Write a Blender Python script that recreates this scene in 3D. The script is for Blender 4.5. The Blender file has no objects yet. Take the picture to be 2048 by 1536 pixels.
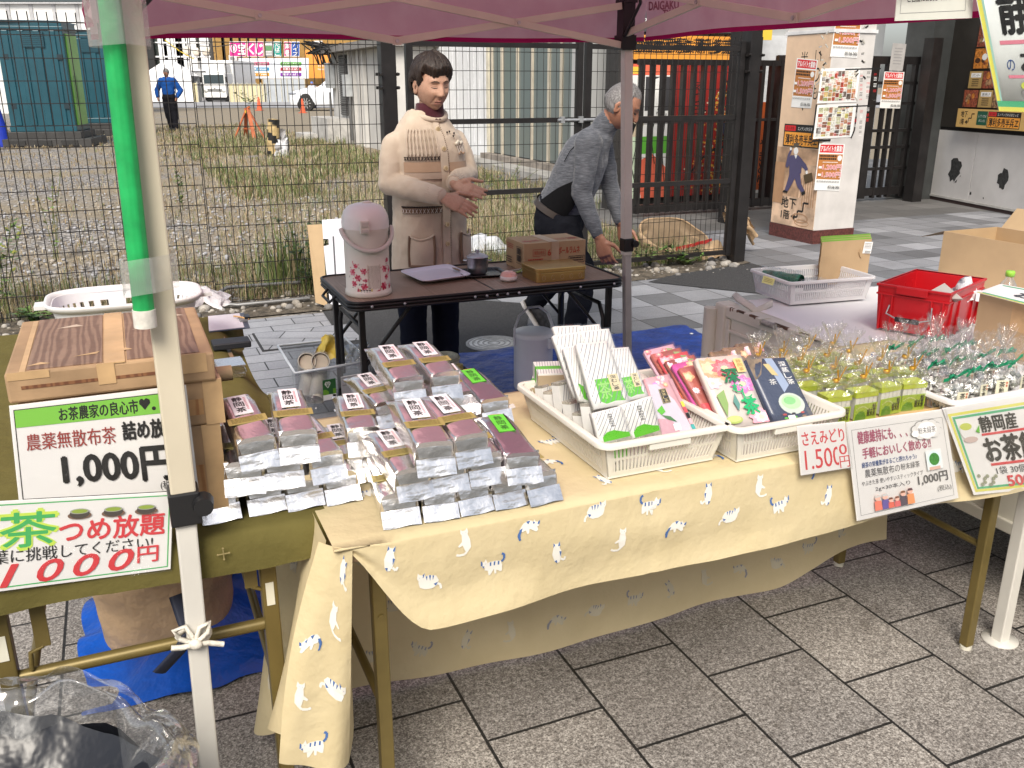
import bpy,math,random
from mathutils import Vector,Matrix,noise
random.seed(11)
SC = bpy.context.scene
C = SC.collection
PI = math.pi
# ------------------------------------------------------------------ camera, light, exposure
F_PX = 1805.0;PITCH = math.radians(18.4);EYE = 1.41
cd = bpy.data.cameras.new('camera');cam = bpy.data.objects.new('camera',cd);C.objects.link(cam)
cam.location = (0,0,EYE);cam.rotation_euler = (PI/2 - PITCH,0,0)
cd.sensor_width = 36;cd.lens = 36*F_PX/2048;cd.clip_start = .05;cd.clip_end = 600
SC.camera = cam
SUN_EL = math.radians(46);SUN_AZ = math.radians(187)          # compass angle of the sun, clockwise from +Y
w = bpy.data.worlds.new('World');SC.world = w;w.use_nodes = True
nt = w.node_tree;bg = nt.nodes['Background'];sky = nt.nodes.new('ShaderNodeTexSky')
sky.sky_type = 'NISHITA';sky.sun_disc = False;sky.sun_elevation = SUN_EL;sky.sun_rotation = SUN_AZ
sky.air_density = 1.0;sky.dust_density = 3.0;sky.ozone_density = 1.0
hs = nt.nodes.new('ShaderNodeHueSaturation');hs.inputs['Saturation'].default_value = .5;nt.links.new(sky.outputs[0],hs.inputs['Color']);nt.links.new(hs.outputs[0],bg.inputs[0]);bg.inputs[1].default_value = .125
sd = bpy.data.lights.new('sun','SUN');sun = bpy.data.objects.new('sun',sd);C.objects.link(sun)
sd.energy = 2.6;sd.angle = math.radians(28);sd.color = (1,.92,.80)
sdir = Vector((math.sin(SUN_AZ)*math.cos(SUN_EL),math.cos(SUN_AZ)*math.cos(SUN_EL),math.sin(SUN_EL)))
sun.rotation_euler = sdir.to_track_quat('Z','Y').to_euler()
SC.view_settings.view_transform = 'Standard';SC.view_settings.look = 'None'
SC.view_settings.exposure = 0.6;SC.view_settings.gamma = 1
SC.cycles.use_denoising = True;SC.cycles.max_bounces = 8;SC.cycles.transparent_max_bounces = 40
SC.cycles.diffuse_bounces = 4;SC.cycles.glossy_bounces = 4;SC.cycles.transmission_bounces = 8
SC.cycles.caustics_reflective = False;SC.cycles.caustics_refractive = False
# ------------------------------------------------------------------ frames: the street runs at 23 degrees to the view
A = .405
U = Vector((math.cos(A),math.sin(A),0));V = Vector((-math.sin(A),math.cos(A),0));Z = Vector((0,0,1))
EYEP = Vector((0,0,EYE));CT,ST = math.cos(PITCH),math.sin(PITCH)
def S(u,v,z=0.0):return U*u + V*v + Z*z
def ray(px,py):
    a = (px-1024)/F_PX;b = -(py-768)/F_PX
    return Vector((a,CT+b*ST,-ST+b*CT))
def G(px,py,z=0.0):
    r = ray(px,py);return EYEP + r*((z-EYE)/r.z)
def onV(px,py,v):
    r = ray(px,py);return EYEP + r*((v-EYEP.dot(V))/r.dot(V))
def onU(px,py,u):
    r = ray(px,py);return EYEP + r*((u-EYEP.dot(U))/r.dot(U))
def onY(px,py,y):
    r = ray(px,py);return EYEP + r*(y/r.y)
def onP(px,py,p,n):
    r = ray(px,py);return EYEP + r*((p-EYEP).dot(n)/r.dot(n))
STREET = Matrix(((U.x,V.x,0,0),(U.y,V.y,0,0),(0,0,1,0),(0,0,0,1)))
def fr(o,rz=0.0):return Matrix.Translation(o) @ Matrix.Rotation(rz,4,'Z')
def basis(o,ex,ey,ez):return Matrix(((ex.x,ey.x,ez.x,o.x),(ex.y,ey.y,ez.y,o.y),(ex.z,ey.z,ez.z,o.z),(0,0,0,1)))
def lerp(a,b,t):return a+(b-a)*t
def sstep(a,b,x):
    t = max(0,min(1,(x-a)/(b-a)));return t*t*(3-2*t)
def nz(x,y,z=0.0):return noise.noise(Vector((x,y,z)))
# ------------------------------------------------------------------ materials
MATS = {}
def new_mat(name):
    m = bpy.data.materials.new(name);m.use_nodes = True;MATS[name] = m
    return m,m.node_tree,m.node_tree.nodes['Principled BSDF']
def coords(nt,sc=1.0):
    tc = nt.nodes.new('ShaderNodeTexCoord');return tc.outputs['Object']
def noise_tex(nt,vec,scale,detail=3,rough=.55):
    n = nt.nodes.new('ShaderNodeTexNoise');n.inputs['Scale'].default_value = scale
    n.inputs['Detail'].default_value = detail;n.inputs['Roughness'].default_value = rough
    nt.links.new(vec,n.inputs['Vector']);return n.outputs['Fac']
def ramp(nt,fac,stops):
    r = nt.nodes.new('ShaderNodeValToRGB');e = r.color_ramp.elements
    while len(e) < len(stops):e.new(.5)
    for k,(p,c) in enumerate(stops):
        e[k].position = p;e[k].color = (*c,1) if len(c) == 3 else c
    nt.links.new(fac,r.inputs[0]);return r.outputs[0]
def mixc(nt,fac,a,b,mode='MIX'):
    m = nt.nodes.new('ShaderNodeMix');m.data_type = 'RGBA';m.blend_type = mode
    for val,i in ((fac,0),(a,6),(b,7)):
        if isinstance(val,(int,float)):m.inputs[i].default_value = val
        elif isinstance(val,tuple):m.inputs[i].default_value = (*val,1)
        else:nt.links.new(val,m.inputs[i])
    return m.outputs[2]
def bump(nt,b,h,strength,dist=.01):
    n = nt.nodes.new('ShaderNodeBump');n.inputs['Strength'].default_value = strength
    n.inputs['Distance'].default_value = dist;nt.links.new(h,n.inputs['Height'])
    nt.links.new(n.outputs[0],b.inputs['Normal'])
def P(name,col,rough=.5,metal=0,var=.12,vs=6,bmp=0,bs=60,bd=.003,spec=.5,col2=None,emit=None,coat=0,alpha=1,sheen=0):
    if name in MATS:return MATS[name]
    m,nt,b = new_mat(name)
    b.inputs['Roughness'].default_value = rough;b.inputs['Metallic'].default_value = metal
    b.inputs['Specular IOR Level'].default_value = spec;b.inputs['Coat Weight'].default_value = coat
    if alpha < 1:b.inputs['Alpha'].default_value = alpha
    if sheen:b.inputs['Sheen Weight'].default_value = sheen
    c = coords(nt)
    if var or col2:
        lo = col2 or tuple(max(0,x*(1-var)) for x in col);hi = col if col2 else tuple(min(1,x*(1+var)) for x in col)
        f = noise_tex(nt,c,vs,4)
        nt.links.new(ramp(nt,f,[(.35,lo),(.65,hi)]),b.inputs['Base Color'])
        rf = nt.nodes.new('ShaderNodeMapRange');rf.inputs[3].default_value = max(.02,rough-.08);rf.inputs[4].default_value = min(1,rough+.08)
        nt.links.new(noise_tex(nt,c,vs*3.1,3),rf.inputs[0]);nt.links.new(rf.outputs[0],b.inputs['Roughness'])
    else:b.inputs['Base Color'].default_value = (*col,1)
    if bmp:bump(nt,b,noise_tex(nt,c,bs,4),bmp,bd)
    if emit:b.inputs['Emission Color'].default_value = (*col,1);b.inputs['Emission Strength'].default_value = emit
    return m
def ink(name,col,rough=.45):return P(name,col,rough,var=0)
def clear_film(name,tint=(1,1,1),gloss=.18,rough=.08,haze=.0,bs=40,bstr=.6):
    m,nt,b = new_mat(name);nt.nodes.remove(b)
    out = [n for n in nt.nodes if n.type == 'OUTPUT_MATERIAL'][0]
    tr = nt.nodes.new('ShaderNodeBsdfTransparent');tr.inputs[0].default_value = (*tint,1)
    gl = nt.nodes.new('ShaderNodeBsdfGlossy');gl.inputs['Roughness'].default_value = rough
    df = nt.nodes.new('ShaderNodeBsdfDiffuse');df.inputs[0].default_value = (.85,.87,.88,1)
    lw = nt.nodes.new('ShaderNodeLayerWeight');lw.inputs[0].default_value = .35
    ma = nt.nodes.new('ShaderNodeMath');ma.operation = 'MULTIPLY_ADD';ma.inputs[1].default_value = .5;ma.inputs[2].default_value = gloss;ma.use_clamp = True
    nt.links.new(lw.outputs['Facing'],ma.inputs[0])
    m1 = nt.nodes.new('ShaderNodeMixShader');m1.inputs[0].default_value = haze
    nt.links.new(tr.outputs[0],m1.inputs[1]);nt.links.new(df.outputs[0],m1.inputs[2])
    m2 = nt.nodes.new('ShaderNodeMixShader');nt.links.new(ma.outputs[0],m2.inputs[0])
    nt.links.new(m1.outputs[0],m2.inputs[1]);nt.links.new(gl.outputs[0],m2.inputs[2])
    bn = nt.nodes.new('ShaderNodeBump');bn.inputs['Strength'].default_value = bstr;bn.inputs['Distance'].default_value = .004
    nt.links.new(noise_tex(nt,coords(nt),bs,2),bn.inputs['Height']);nt.links.new(bn.outputs[0],gl.inputs['Normal'])
    nt.links.new(m2.outputs[0],out.inputs[0]);return m
def cloth_mat(name,col,weave=900,wst=.25,fold=7,fst=.25,transl=0.0,var=.08,col2=None):
    m,nt,b = new_mat(name);c = coords(nt)
    b.inputs['Roughness'].default_value = .9;b.inputs['Specular IOR Level'].default_value = .15
    lo = tuple(x*(1-var) for x in col)
    base = ramp(nt,noise_tex(nt,c,9,5),[(.3,col2 or lo),(.7,col)])
    nt.links.new(base,b.inputs['Base Color'])
    n1 = nt.nodes.new('ShaderNodeBump');n1.inputs['Strength'].default_value = fst;n1.inputs['Distance'].default_value = .02
    nt.links.new(noise_tex(nt,c,fold,5,.6),n1.inputs['Height'])
    n2 = nt.nodes.new('ShaderNodeBump');n2.inputs['Strength'].default_value = wst;n2.inputs['Distance'].default_value = .001
    nt.links.new(noise_tex(nt,c,weave,2),n2.inputs['Height']);nt.links.new(n1.outputs[0],n2.inputs['Normal'])
    nt.links.new(n2.outputs[0],b.inputs['Normal'])
    if transl:
        out = [n for n in nt.nodes if n.type == 'OUTPUT_MATERIAL'][0]
        t = nt.nodes.new('ShaderNodeBsdfTranslucent');nt.links.new(base,t.inputs[0])
        mx = nt.nodes.new('ShaderNodeMixShader');mx.inputs[0].default_value = transl
        nt.links.new(b.outputs[0],mx.inputs[1]);nt.links.new(t.outputs[0],mx.inputs[2]);nt.links.new(mx.outputs[0],out.inputs[0])
    return m
# ------------------------------------------------------------------ mesh builder
_TXT = {}
def text_mesh(s,off=0.0,shear=0.0):
    k = (s,off,shear)
    if k not in _TXT:
        cu = bpy.data.curves.new('t','FONT');cu.body = s;cu.resolution_u = 3;cu.offset = off;cu.shear = shear
        cu.fill_mode = 'FRONT'
        ob = bpy.data.objects.new('t',cu);me = ob.to_mesh()
        vs = [(v.co.x,v.co.y) for v in me.vertices];fs = [tuple(p.vertices) for p in me.polygons]
        ob.to_mesh_clear();bpy.data.objects.remove(ob);bpy.data.curves.remove(cu)
        xs = [v[0] for v in vs] or [0,1];ys = [v[1] for v in vs] or [0,1]
        x0,x1,y0,y1 = min(xs),max(xs),min(ys),max(ys)
        _TXT[k] = ([((x-x0)/max(1e-6,x1-x0),(y-y0)/max(1e-6,y1-y0)) for x,y in vs],fs,(x1-x0)/max(1e-6,y1-y0))
    return _TXT[k]
class MB:
    def __init__(s,M=None):s.v = [];s.f = [];s.mi = [];s.sm = [];s.mats = [];s.M = M
    def mat(s,m):
        if m not in s.mats:s.mats.append(m)
        return s.mats.index(m)
    def add(s,vs,fs,m,smooth=False,M=None):
        o = len(s.v);T = s.M @ M if (s.M and M) else (M or s.M)
        s.v.extend((T @ Vector(p)) if T else Vector(p) for p in vs)
        k = s.mat(m)
        for f in fs:s.f.append(tuple(i+o for i in f));s.mi.append(k);s.sm.append(smooth)
        return s
    def box(s,lo,hi,m,M=None):
        (a,b,c),(d,e,f) = lo,hi
        vs = [(a,b,c),(d,b,c),(d,e,c),(a,e,c),(a,b,f),(d,b,f),(d,e,f),(a,e,f)]
        return s.add(vs,[(0,3,2,1),(4,5,6,7),(0,1,5,4),(1,2,6,5),(2,3,7,6),(3,0,4,7)],m,False,M)
    def bar(s,p,q,w,h,m,up=Z):
        p,q = Vector(p),Vector(q);d = (q-p).normalized();up = Vector(up)
        x = d.cross(up)
        x = x.normalized() if x.length > 1e-4 else d.orthogonal().normalized()
        y = x.cross(d).normalized();x = x*(w/2);y = y*(h/2)
        vs = [p-x-y,p+x-y,p+x+y,p-x+y,q-x-y,q+x-y,q+x+y,q-x+y]
        return s.add(vs,[(0,3,2,1),(4,5,6,7),(0,1,5,4),(1,2,6,5),(2,3,7,6),(3,0,4,7)][::1],m)
    def loft(s,rings,m,smooth=True,cap=True,closed=False):
        n = len(rings[0]);vs = [p for r in rings for p in r];fs = []
        R = len(rings)
        for i in range(R if closed else R-1):
            for j in range(n):
                a = i*n+j;b = i*n+(j+1) % n;i2 = (i+1) % R
                fs.append((a,b,i2*n+(j+1) % n,i2*n+j))
        s.add(vs,fs,m,smooth)
        if cap and not closed:
            s.add(rings[0],[tuple(range(n))[::-1]],m,False);s.add(rings[-1],[tuple(range(n))],m,False)
        return s
    def cyl(s,p,q,r0,r1,m,n=14,cap=True,smooth=True):
        return s.tube([p,q],None,m,n,rs=[r0,r1],cap=cap,smooth=smooth)
    def tube(s,path,r,m,n=8,rs=None,closed=False,cap=True,smooth=True,flat=1.0):
        path = [Vector(p) for p in path];k = len(path);rings = []
        t0 = (path[1]-path[0]).normalized();x = t0.orthogonal().normalized()
        for i,p in enumerate(path):
            a = path[i-1] if (i > 0 or closed) else p;b = path[(i+1) % k] if (i < k-1 or closed) else p
            t = (b-a).normalized();x = (x - t*x.dot(t));x = x.normalized() if x.length > 1e-6 else t.orthogonal().normalized();y = t.cross(x)
            rr = rs[i] if rs else r
            rings.append([p + x*(math.cos(2*PI*j/n)*rr) + y*(math.sin(2*PI*j/n)*rr*flat) for j in range(n)])
        return s.loft(rings,m,smooth,cap,closed)
    def lathe(s,prof,m,n=24,M=None,cap=True,smooth=True):
        rings = [[(r*math.cos(2*PI*j/n),r*math.sin(2*PI*j/n),z) for j in range(n)] for r,z in prof]
        k = len(rings);vs = [p for r in rings for p in r];fs = []
        for i in range(k-1):
            for j in range(n):fs.append((i*n+j,i*n+(j+1) % n,(i+1)*n+(j+1) % n,(i+1)*n+j))
        s.add(vs,fs,m,smooth,M)
        if cap:
            s.add(rings[0],[tuple(range(n))[::-1]],m,False,M);s.add(rings[-1],[tuple(range(n))],m,False,M)
        return s
    def sheet(s,fn,nu,nv,m,smooth=True,two=0.0):
        vs = [fn(i/nu,j/nv) for j in range(nv+1) for i in range(nu+1)]
        fs = [(j*(nu+1)+i,j*(nu+1)+i+1,(j+1)*(nu+1)+i+1,(j+1)*(nu+1)+i) for j in range(nv) for i in range(nu)]
        return s.add(vs,fs,m,smooth)
    def ell(s,c,r,m,nu=16,nv=10,M=None):
        T = Matrix.Translation(c) @ (M or Matrix())
        rings = []
        for i in range(1,nv):
            a = PI*i/nv - PI/2
            rings.append([(math.cos(a)*math.cos(2*PI*j/nu)*r[0],math.cos(a)*math.sin(2*PI*j/nu)*r[1],math.sin(a)*r[2]) for j in range(nu)])
        vs = [(0,0,-r[2])] + [p for q in rings for p in q] + [(0,0,r[2])]
        fs = [(0,1+(j+1) % nu,1+j) for j in range(nu)]
        for i in range(nv-2):
            for j in range(nu):fs.append((1+i*nu+j,1+i*nu+(j+1) % nu,1+(i+1)*nu+(j+1) % nu,1+(i+1)*nu+j))
        k = 1+(nv-2)*nu;fs += [(k+j,k+(j+1) % nu,len(vs)-1) for j in range(nu)]
        return s.add(vs,fs,m,True,T)
    def prism(s,poly,th,m,M,smooth=False):
        n = len(poly);vs = [(x,y,0) for x,y in poly] + [(x,y,th) for x,y in poly]
        fs = [tuple(range(n))[::-1],tuple(range(n,2*n))] + [(i,(i+1) % n,n+(i+1) % n,n+i) for i in range(n)]
        return s.add(vs,fs,m,smooth,M)
    def build(s,name,parent=None,bev=0,seg=2,mods=(),weld=False,local=False):
        me = bpy.data.meshes.new(name)
        vs = s.v
        if parent is not None and not local:
            inv = parent.matrix_basis.inverted()
            q = parent.parent
            while q is not None:inv = inv @ q.matrix_basis.inverted();q = q.parent
            vs = [inv @ p for p in vs]
        me.from_pydata([tuple(p) for p in vs],[],s.f)
        for m in s.mats:me.materials.append(m)
        me.polygons.foreach_set('material_index',s.mi);me.polygons.foreach_set('use_smooth',s.sm)
        me.update()
        o = bpy.data.objects.new(name,me);C.objects.link(o);o.parent = parent
        if weld:o.modifiers.new('weld','WELD').merge_threshold = .0002
        if bev:
            b = o.modifiers.new('bevel','BEVEL');b.width = bev;b.segments = seg;b.limit_method = 'ANGLE';b.angle_limit = math.radians(40)
            b.harden_normals = False
        for kind,kw in mods:
            md = o.modifiers.new(kind.lower(),kind)
            for a,val in kw.items():setattr(md,a,val)
        return o
def thing(name,label,cat,loc=(0,0,0),rz=0.0,group=None):
    o = bpy.data.objects.new(name,None);o.empty_display_size = .05;C.objects.link(o)
    o.matrix_basis = fr(Vector(loc),rz);return tag(o,label,cat,group)
def tag(o,label,cat,group=None,kind=None):
    if label:o['label'] = label
    if cat:o['category'] = cat
    if group:o['group'] = group
    if kind:o['kind'] = kind
    return o
def structure(o):o['kind'] = 'structure';return o
def dup(root,M,label=None,group=None):
    r = root.copy();C.objects.link(r);r.matrix_basis = M
    if label:r['label'] = label
    if group:r['group'] = group
    for ch in list(root.children):
        c = ch.copy();C.objects.link(c);c.parent = r
        for g in list(ch.children):
            d = g.copy();C.objects.link(d);d.parent = c
    return r
# flat printed things: a sheet with its printing, laid out in its own x (right) / y (down) units on four corners
class Flat:
    def __init__(s,tl,tr,br,bl,W,Hh,bend=0.0,mb=None,bfn=None):
        s.c = [Vector(p) for p in (tl,tr,br,bl)];s.W = W;s.H = Hh;s.mb = mb or MB();s.k = 1;s.bend = bend;s.bfn = bfn
        s.n = (s.c[1]-s.c[0]).cross(s.c[0]-s.c[3]).normalized()
        s.sc = ((s.c[1]-s.c[0]).length/W + (s.c[3]-s.c[0]).length/Hh)/2
    def p(s,x,y,lay=0):
        a,b = x/s.W,y/s.H;tl,tr,br,bl = s.c
        q = tl*(1-a)*(1-b) + tr*a*(1-b) + br*a*b + bl*(1-a)*b
        d = lay*.00012
        if s.bend:d += s.bend*math.sin(PI*a)
        if s.bfn:d += s.bfn(a,b)
        return q + s.n*d
    def sheet(s,m,th=.0015,nu=1,nv=1):
        if s.bend:nu = max(nu,10)
        vs = [];fs = []
        for d in (0,-th):
            for j in range(nv+1):
                for i in range(nu+1):vs.append(s.p(s.W*i/nu,s.H*j/nv) + s.n*d)
        k = (nu+1)*(nv+1)
        for j in range(nv):
            for i in range(nu):
                a = j*(nu+1)+i;b,c,d = a+1,a+nu+2,a+nu+1
                fs.append((a,d,c,b));fs.append((k+a,k+b,k+c,k+d))
        rim = [i for i in range(nu+1)] + [j*(nu+1)+nu for j in range(1,nv+1)] + [nv*(nu+1)+i for i in range(nu-1,-1,-1)] + [j*(nu+1) for j in range(nv-1,0,-1)]
        fs += [(rim[i],rim[(i+1) % len(rim)],k+rim[(i+1) % len(rim)],k+rim[i]) for i in range(len(rim))]
        s.mb.add(vs,fs,m,s.bend != 0 or s.bfn is not None);return s
    def poly(s,pts,m,lay=None):
        s.k += 1;L = lay or s.k
        s.mb.add([s.p(x,y,L) for x,y in pts],[tuple(range(len(pts)))[::-1]],m);return s
    def rect(s,x0,y0,x1,y1,m,nu=None,lay=None):
        nu = nu or (8 if (s.bend or s.bfn) else 1);nv = 6 if s.bfn else 1;s.k += 1;L = lay or s.k
        vs = [s.p(lerp(x0,x1,i/nu),lerp(y0,y1,j/nv),L) for j in range(nv+1) for i in range(nu+1)]
        s.mb.add(vs,[(j*(nu+1)+i,(j+1)*(nu+1)+i,(j+1)*(nu+1)+i+1,j*(nu+1)+i+1) for j in range(nv) for i in range(nu)],m);return s
    def frame(s,x0,y0,x1,y1,t,m):
        for a in ((x0,y0,x1,y0+t),(x0,y1-t,x1,y1),(x0,y0+t,x0+t,y1-t),(x1-t,y0+t,x1,y1-t)):s.rect(*a,m)
        return s
    def ell(s,cx,cy,rx,ry,m,n=20):return s.poly([(cx+rx*math.cos(2*PI*i/n),cy+ry*math.sin(2*PI*i/n)) for i in range(n)],m)
    def ring(s,cx,cy,rx,ry,t,m,n=20):
        s.k += 1
        for i in range(n):
            a,b = 2*PI*i/n,2*PI*(i+1)/n
            q = [(cx+rx*math.cos(a),cy+ry*math.sin(a)),(cx+rx*math.cos(b),cy+ry*math.sin(b)),(cx+(rx-t)*math.cos(b),cy+(ry-t)*math.sin(b)),(cx+(rx-t)*math.cos(a),cy+(ry-t)*math.sin(a))]
            s.poly(q,m,s.k)
        return s
    def line(s,pts,t,m):
        s.k += 1
        for (x0,y0),(x1,y1) in zip(pts,pts[1:]):
            d = math.hypot(x1-x0,y1-y0) or 1;ox,oy = -(y1-y0)/d*t/2,(x1-x0)/d*t/2
            q = [(x0+ox,y0+oy),(x1+ox,y1+oy),(x1-ox,y1-oy),(x0-ox,y0-oy)]
            s.poly(q if (ox*(y1-y0)-oy*(x1-x0)) > 0 else q[::-1],m,s.k)
        return s
    def text(s,t,x0,y0,x1,y1,m,off=0.0,shear=0.0,fit=True,rise=0.0):
        vs,fs,asp = text_mesh(t,0,shear);s.k += 1
        d = off*(y1-y0)*.75                                   # heavier strokes: the same glyphs laid side by side
        for i,(ox,oy) in enumerate(((0,0),(d,0),(-d,0),(0,d),(0,-d)) if off >= .02 else ((-d/2,0),(d/2,0)) if off else ((0,0),)):
            s.mb.add([s.p(lerp(x0,x1,a)+ox,lerp(y1,y0,b)+oy,s.k+i*.12) for a,b in vs],fs,m)
        return s
    def vtext(s,t,x0,y0,x1,y1,m,off=0.0):
        h = (y1-y0)/len(t)
        for i,ch in enumerate(t):
            if ch != ' ':s.text(ch,x0,y0+h*(i+.08),x1,y0+h*(i+.92),m,off)
        return s
    def scribble(s,x0,y0,x1,y1,m,rows=3,seed=0,t=.5):
        r = random.Random(seed)                               # fine print too small to read: short dashes
        h = (y1-y0)/rows;s.k += 1;L = s.k
        for k in range(rows):
            x = x0
            while x < x1-1e-6:
                l = min(x1-x,(x1-x0)*r.uniform(.04,.13));s.rect(x,y0+k*h,x+l*.8,y0+k*h+h*t,m,lay=L);x += l
        return s
# ------------------------------------------------------------------ ground sheets
def ground_mats():
    # granite setts: running bond laid along the street
    m,nt,b = new_mat('granite_paving');c = coords(nt)
    mp = nt.nodes.new('ShaderNodeMapping');mp.inputs['Location'].default_value = (-1.565,-.906,0)
    sw = nt.nodes.new('ShaderNodeSeparateXYZ');cb = nt.nodes.new('ShaderNodeCombineXYZ')
    nt.links.new(c,sw.inputs[0]);nt.links.new(sw.outputs[1],cb.inputs[0]);nt.links.new(sw.outputs[0],cb.inputs[1]);nt.links.new(cb.outputs[0],mp.inputs[0])
    br = nt.nodes.new('ShaderNodeTexBrick');nt.links.new(mp.outputs[0],br.inputs['Vector'])
    br.inputs['Scale'].default_value = 1;br.inputs['Mortar Size'].default_value = .0042;br.inputs['Mortar Smooth'].default_value = .25
    br.inputs['Brick Width'].default_value = .311;br.inputs['Row Height'].default_value = .297;br.offset = .5;br.offset_frequency = 2
    br.inputs['Color1'].default_value = (.76,.76,.77,1);br.inputs['Color2'].default_value = (1.0,.99,.97,1);br.inputs['Mortar'].default_value = (.06,.06,.06,1)
    sp = ramp(nt,noise_tex(nt,c,260,3,.7),[(.35,(.085,.080,.078)),(.45,(.29,.275,.26)),(.56,(.48,.46,.44)),(.68,(.78,.76,.73))])
    sp2 = mixc(nt,.8,sp,ramp(nt,noise_tex(nt,c,110,2),[(.38,(.45,.43,.42)),(.6,(1,1,1))]),'MULTIPLY')
    big = ramp(nt,noise_tex(nt,c,2.3,5,.65),[(.3,(.72,.70,.68)),(.62,(1.02,1,.97))])
    dirt = ramp(nt,noise_tex(nt,c,9,5,.7),[(.27,(.62,.6,.57)),(.42,(1,1,1))])
    gv = nt.nodes.new('ShaderNodeTexVoronoi');gv.inputs['Scale'].default_value = 3.1;nt.links.new(c,gv.inputs['Vector'])
    sp2 = mixc(nt,1,sp2,ramp(nt,gv.outputs['Distance'],[(.022,(.35,.34,.33)),(.034,(1,1,1))]),'MULTIPLY')
    col = mixc(nt,1,mixc(nt,1,mixc(nt,1,sp2,big,'MULTIPLY'),dirt,'MULTIPLY'),br.outputs[0],'MULTIPLY')
    nt.links.new(col,b.inputs['Base Color']);b.inputs['Roughness'].default_value = .62
    h = nt.nodes.new('ShaderNodeMath');h.operation = 'MULTIPLY_ADD';h.inputs[1].default_value = -1.2
    nt.links.new(br.outputs['Fac'],h.inputs[0]);nt.links.new(noise_tex(nt,c,240,2),h.inputs[2]);bump(nt,b,h.outputs[0],.35,.003)
    # grey street tiles, light and dark mixed
    def tiles(name,w,hgt,loc,c1,c2,off,swap,wet=.0):
        m,nt,b = new_mat(name);c = coords(nt)
        mp = nt.nodes.new('ShaderNodeMapping');mp.inputs['Location'].default_value = loc;mp.inputs['Rotation'].default_value = (0,0,PI/2 if swap else 0)
        nt.links.new(c,mp.inputs[0])
        br = nt.nodes.new('ShaderNodeTexBrick');nt.links.new(mp.outputs[0],br.inputs['Vector'])
        br.inputs['Scale'].default_value = 1;br.inputs['Mortar Size'].default_value = .004;br.inputs['Mortar Smooth'].default_value = .2
        br.inputs['Brick Width'].default_value = w;br.inputs['Row Height'].default_value = hgt;br.offset = off;br.inputs['Bias'].default_value = .1
        br.inputs['Color1'].default_value = (*c1,1);br.inputs['Color2'].default_value = (*c2,1);br.inputs['Mortar'].default_value = (.03,.03,.032,1)
        sp = ramp(nt,noise_tex(nt,c,150,3,.7),[(.35,(.72,.72,.73)),(.6,(1,1,1))])
        st = ramp(nt,noise_tex(nt,c,1.7,6,.7),[(.3,(.75,.74,.73)),(.6,(1,1,1))])
        nt.links.new(mixc(nt,1,mixc(nt,1,br.outputs[0],sp,'MULTIPLY'),st,'MULTIPLY'),b.inputs['Base Color'])
        b.inputs['Roughness'].default_value = .6;bump(nt,b,br.outputs['Fac'],-.4,.003)
        return m
    tiles('pale_street_tiles',.30,.15,(0,.05,0),(.42,.43,.46),(.34,.35,.38),.5,False)
    tiles('grey_street_tiles',.30,.30,(0.1,.06,0),(.40,.41,.44),(.15,.155,.165),0,False)
    tiles('arcade_floor_tiles',.40,.40,(0,0,0),(.20,.195,.19),(.12,.118,.115),0,False)
    # asphalt
    m,nt,b = new_mat('asphalt');c = coords(nt)
    nt.links.new(ramp(nt,noise_tex(nt,c,190,3,.8),[(.38,(.014,.014,.015)),(.55,(.042,.042,.044)),(.72,(.13,.13,.13))]),b.inputs['Base Color'])
    b.inputs['Roughness'].default_value = .85;bump(nt,b,noise_tex(nt,c,150,3),.6,.004)
    # gravel lot with patches of dry earth
    m,nt,b = new_mat('gravel_lot');c = coords(nt)
    vo = nt.nodes.new('ShaderNodeTexVoronoi');vo.inputs['Scale'].default_value = 26;nt.links.new(c,vo.inputs['Vector'])
    st = nt.nodes.new('ShaderNodeSeparateColor');nt.links.new(vo.outputs['Color'],st.inputs[0])
    g = ramp(nt,st.outputs[0],[(.0,(.19,.17,.155)),(.5,(.35,.33,.31)),(1,(.55,.525,.50))])
    g = mixc(nt,1,g,ramp(nt,vo.outputs['Distance'],[(.2,(1,1,1)),(.75,(.25,.24,.23))]),'MULTIPLY')
    e = ramp(nt,noise_tex(nt,c,34,4,.7),[(.3,(.12,.095,.065)),(.7,(.34,.29,.21))])
    sx = nt.nodes.new('ShaderNodeSeparateXYZ');nt.links.new(c,sx.inputs[0])
    mr = nt.nodes.new('ShaderNodeMapRange');mr.inputs[1].default_value = -6;mr.inputs[2].default_value = 9;mr.inputs[3].default_value = -.15;mr.inputs[4].default_value = .28
    nt.links.new(sx.outputs[0],mr.inputs[0])
    ad = nt.nodes.new('ShaderNodeMath');ad.operation = 'ADD';nt.links.new(noise_tex(nt,c,.55,5,.6),ad.inputs[0]);nt.links.new(mr.outputs[0],ad.inputs[1])
    msk = ramp(nt,ad.outputs[0],[(.44,(0,0,0)),(.60,(1,1,1))])
    nt.links.new(mixc(nt,msk,g,e),b.inputs['Base Color']);b.inputs['Roughness'].default_value = .95;bump(nt,b,vo.outputs['Distance'],-.9,.03)
    P('dark_soil',(.10,.082,.06),.95,var=.5,vs=18,bmp=.9,bs=40,bd=.02)
    P('road_far',(.30,.30,.31),.9,var=.1,vs=1)
ground_mats()
def uvsheet(name,poly,z,m):
    mb = MB();mb.add([(u,v,z) for u,v in poly],[tuple(range(len(poly)))],MATS[m]);o = mb.build(name);o.matrix_basis = STREET;return structure(o)
uvsheet('ground',[(-260,-60),(260,-60),(260,330),(-260,330)],-.004,'gravel_lot')
uvsheet('granite_pavement',[(-14,-14),(14,-14),(14,2.95),(-14,2.95)],.002,'granite_paving')
uvsheet('pale_tile_pavement',[(-14,2.955),(1.75,2.955),(1.75,5.72),(-14,5.72)],.002,'pale_street_tiles')
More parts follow.
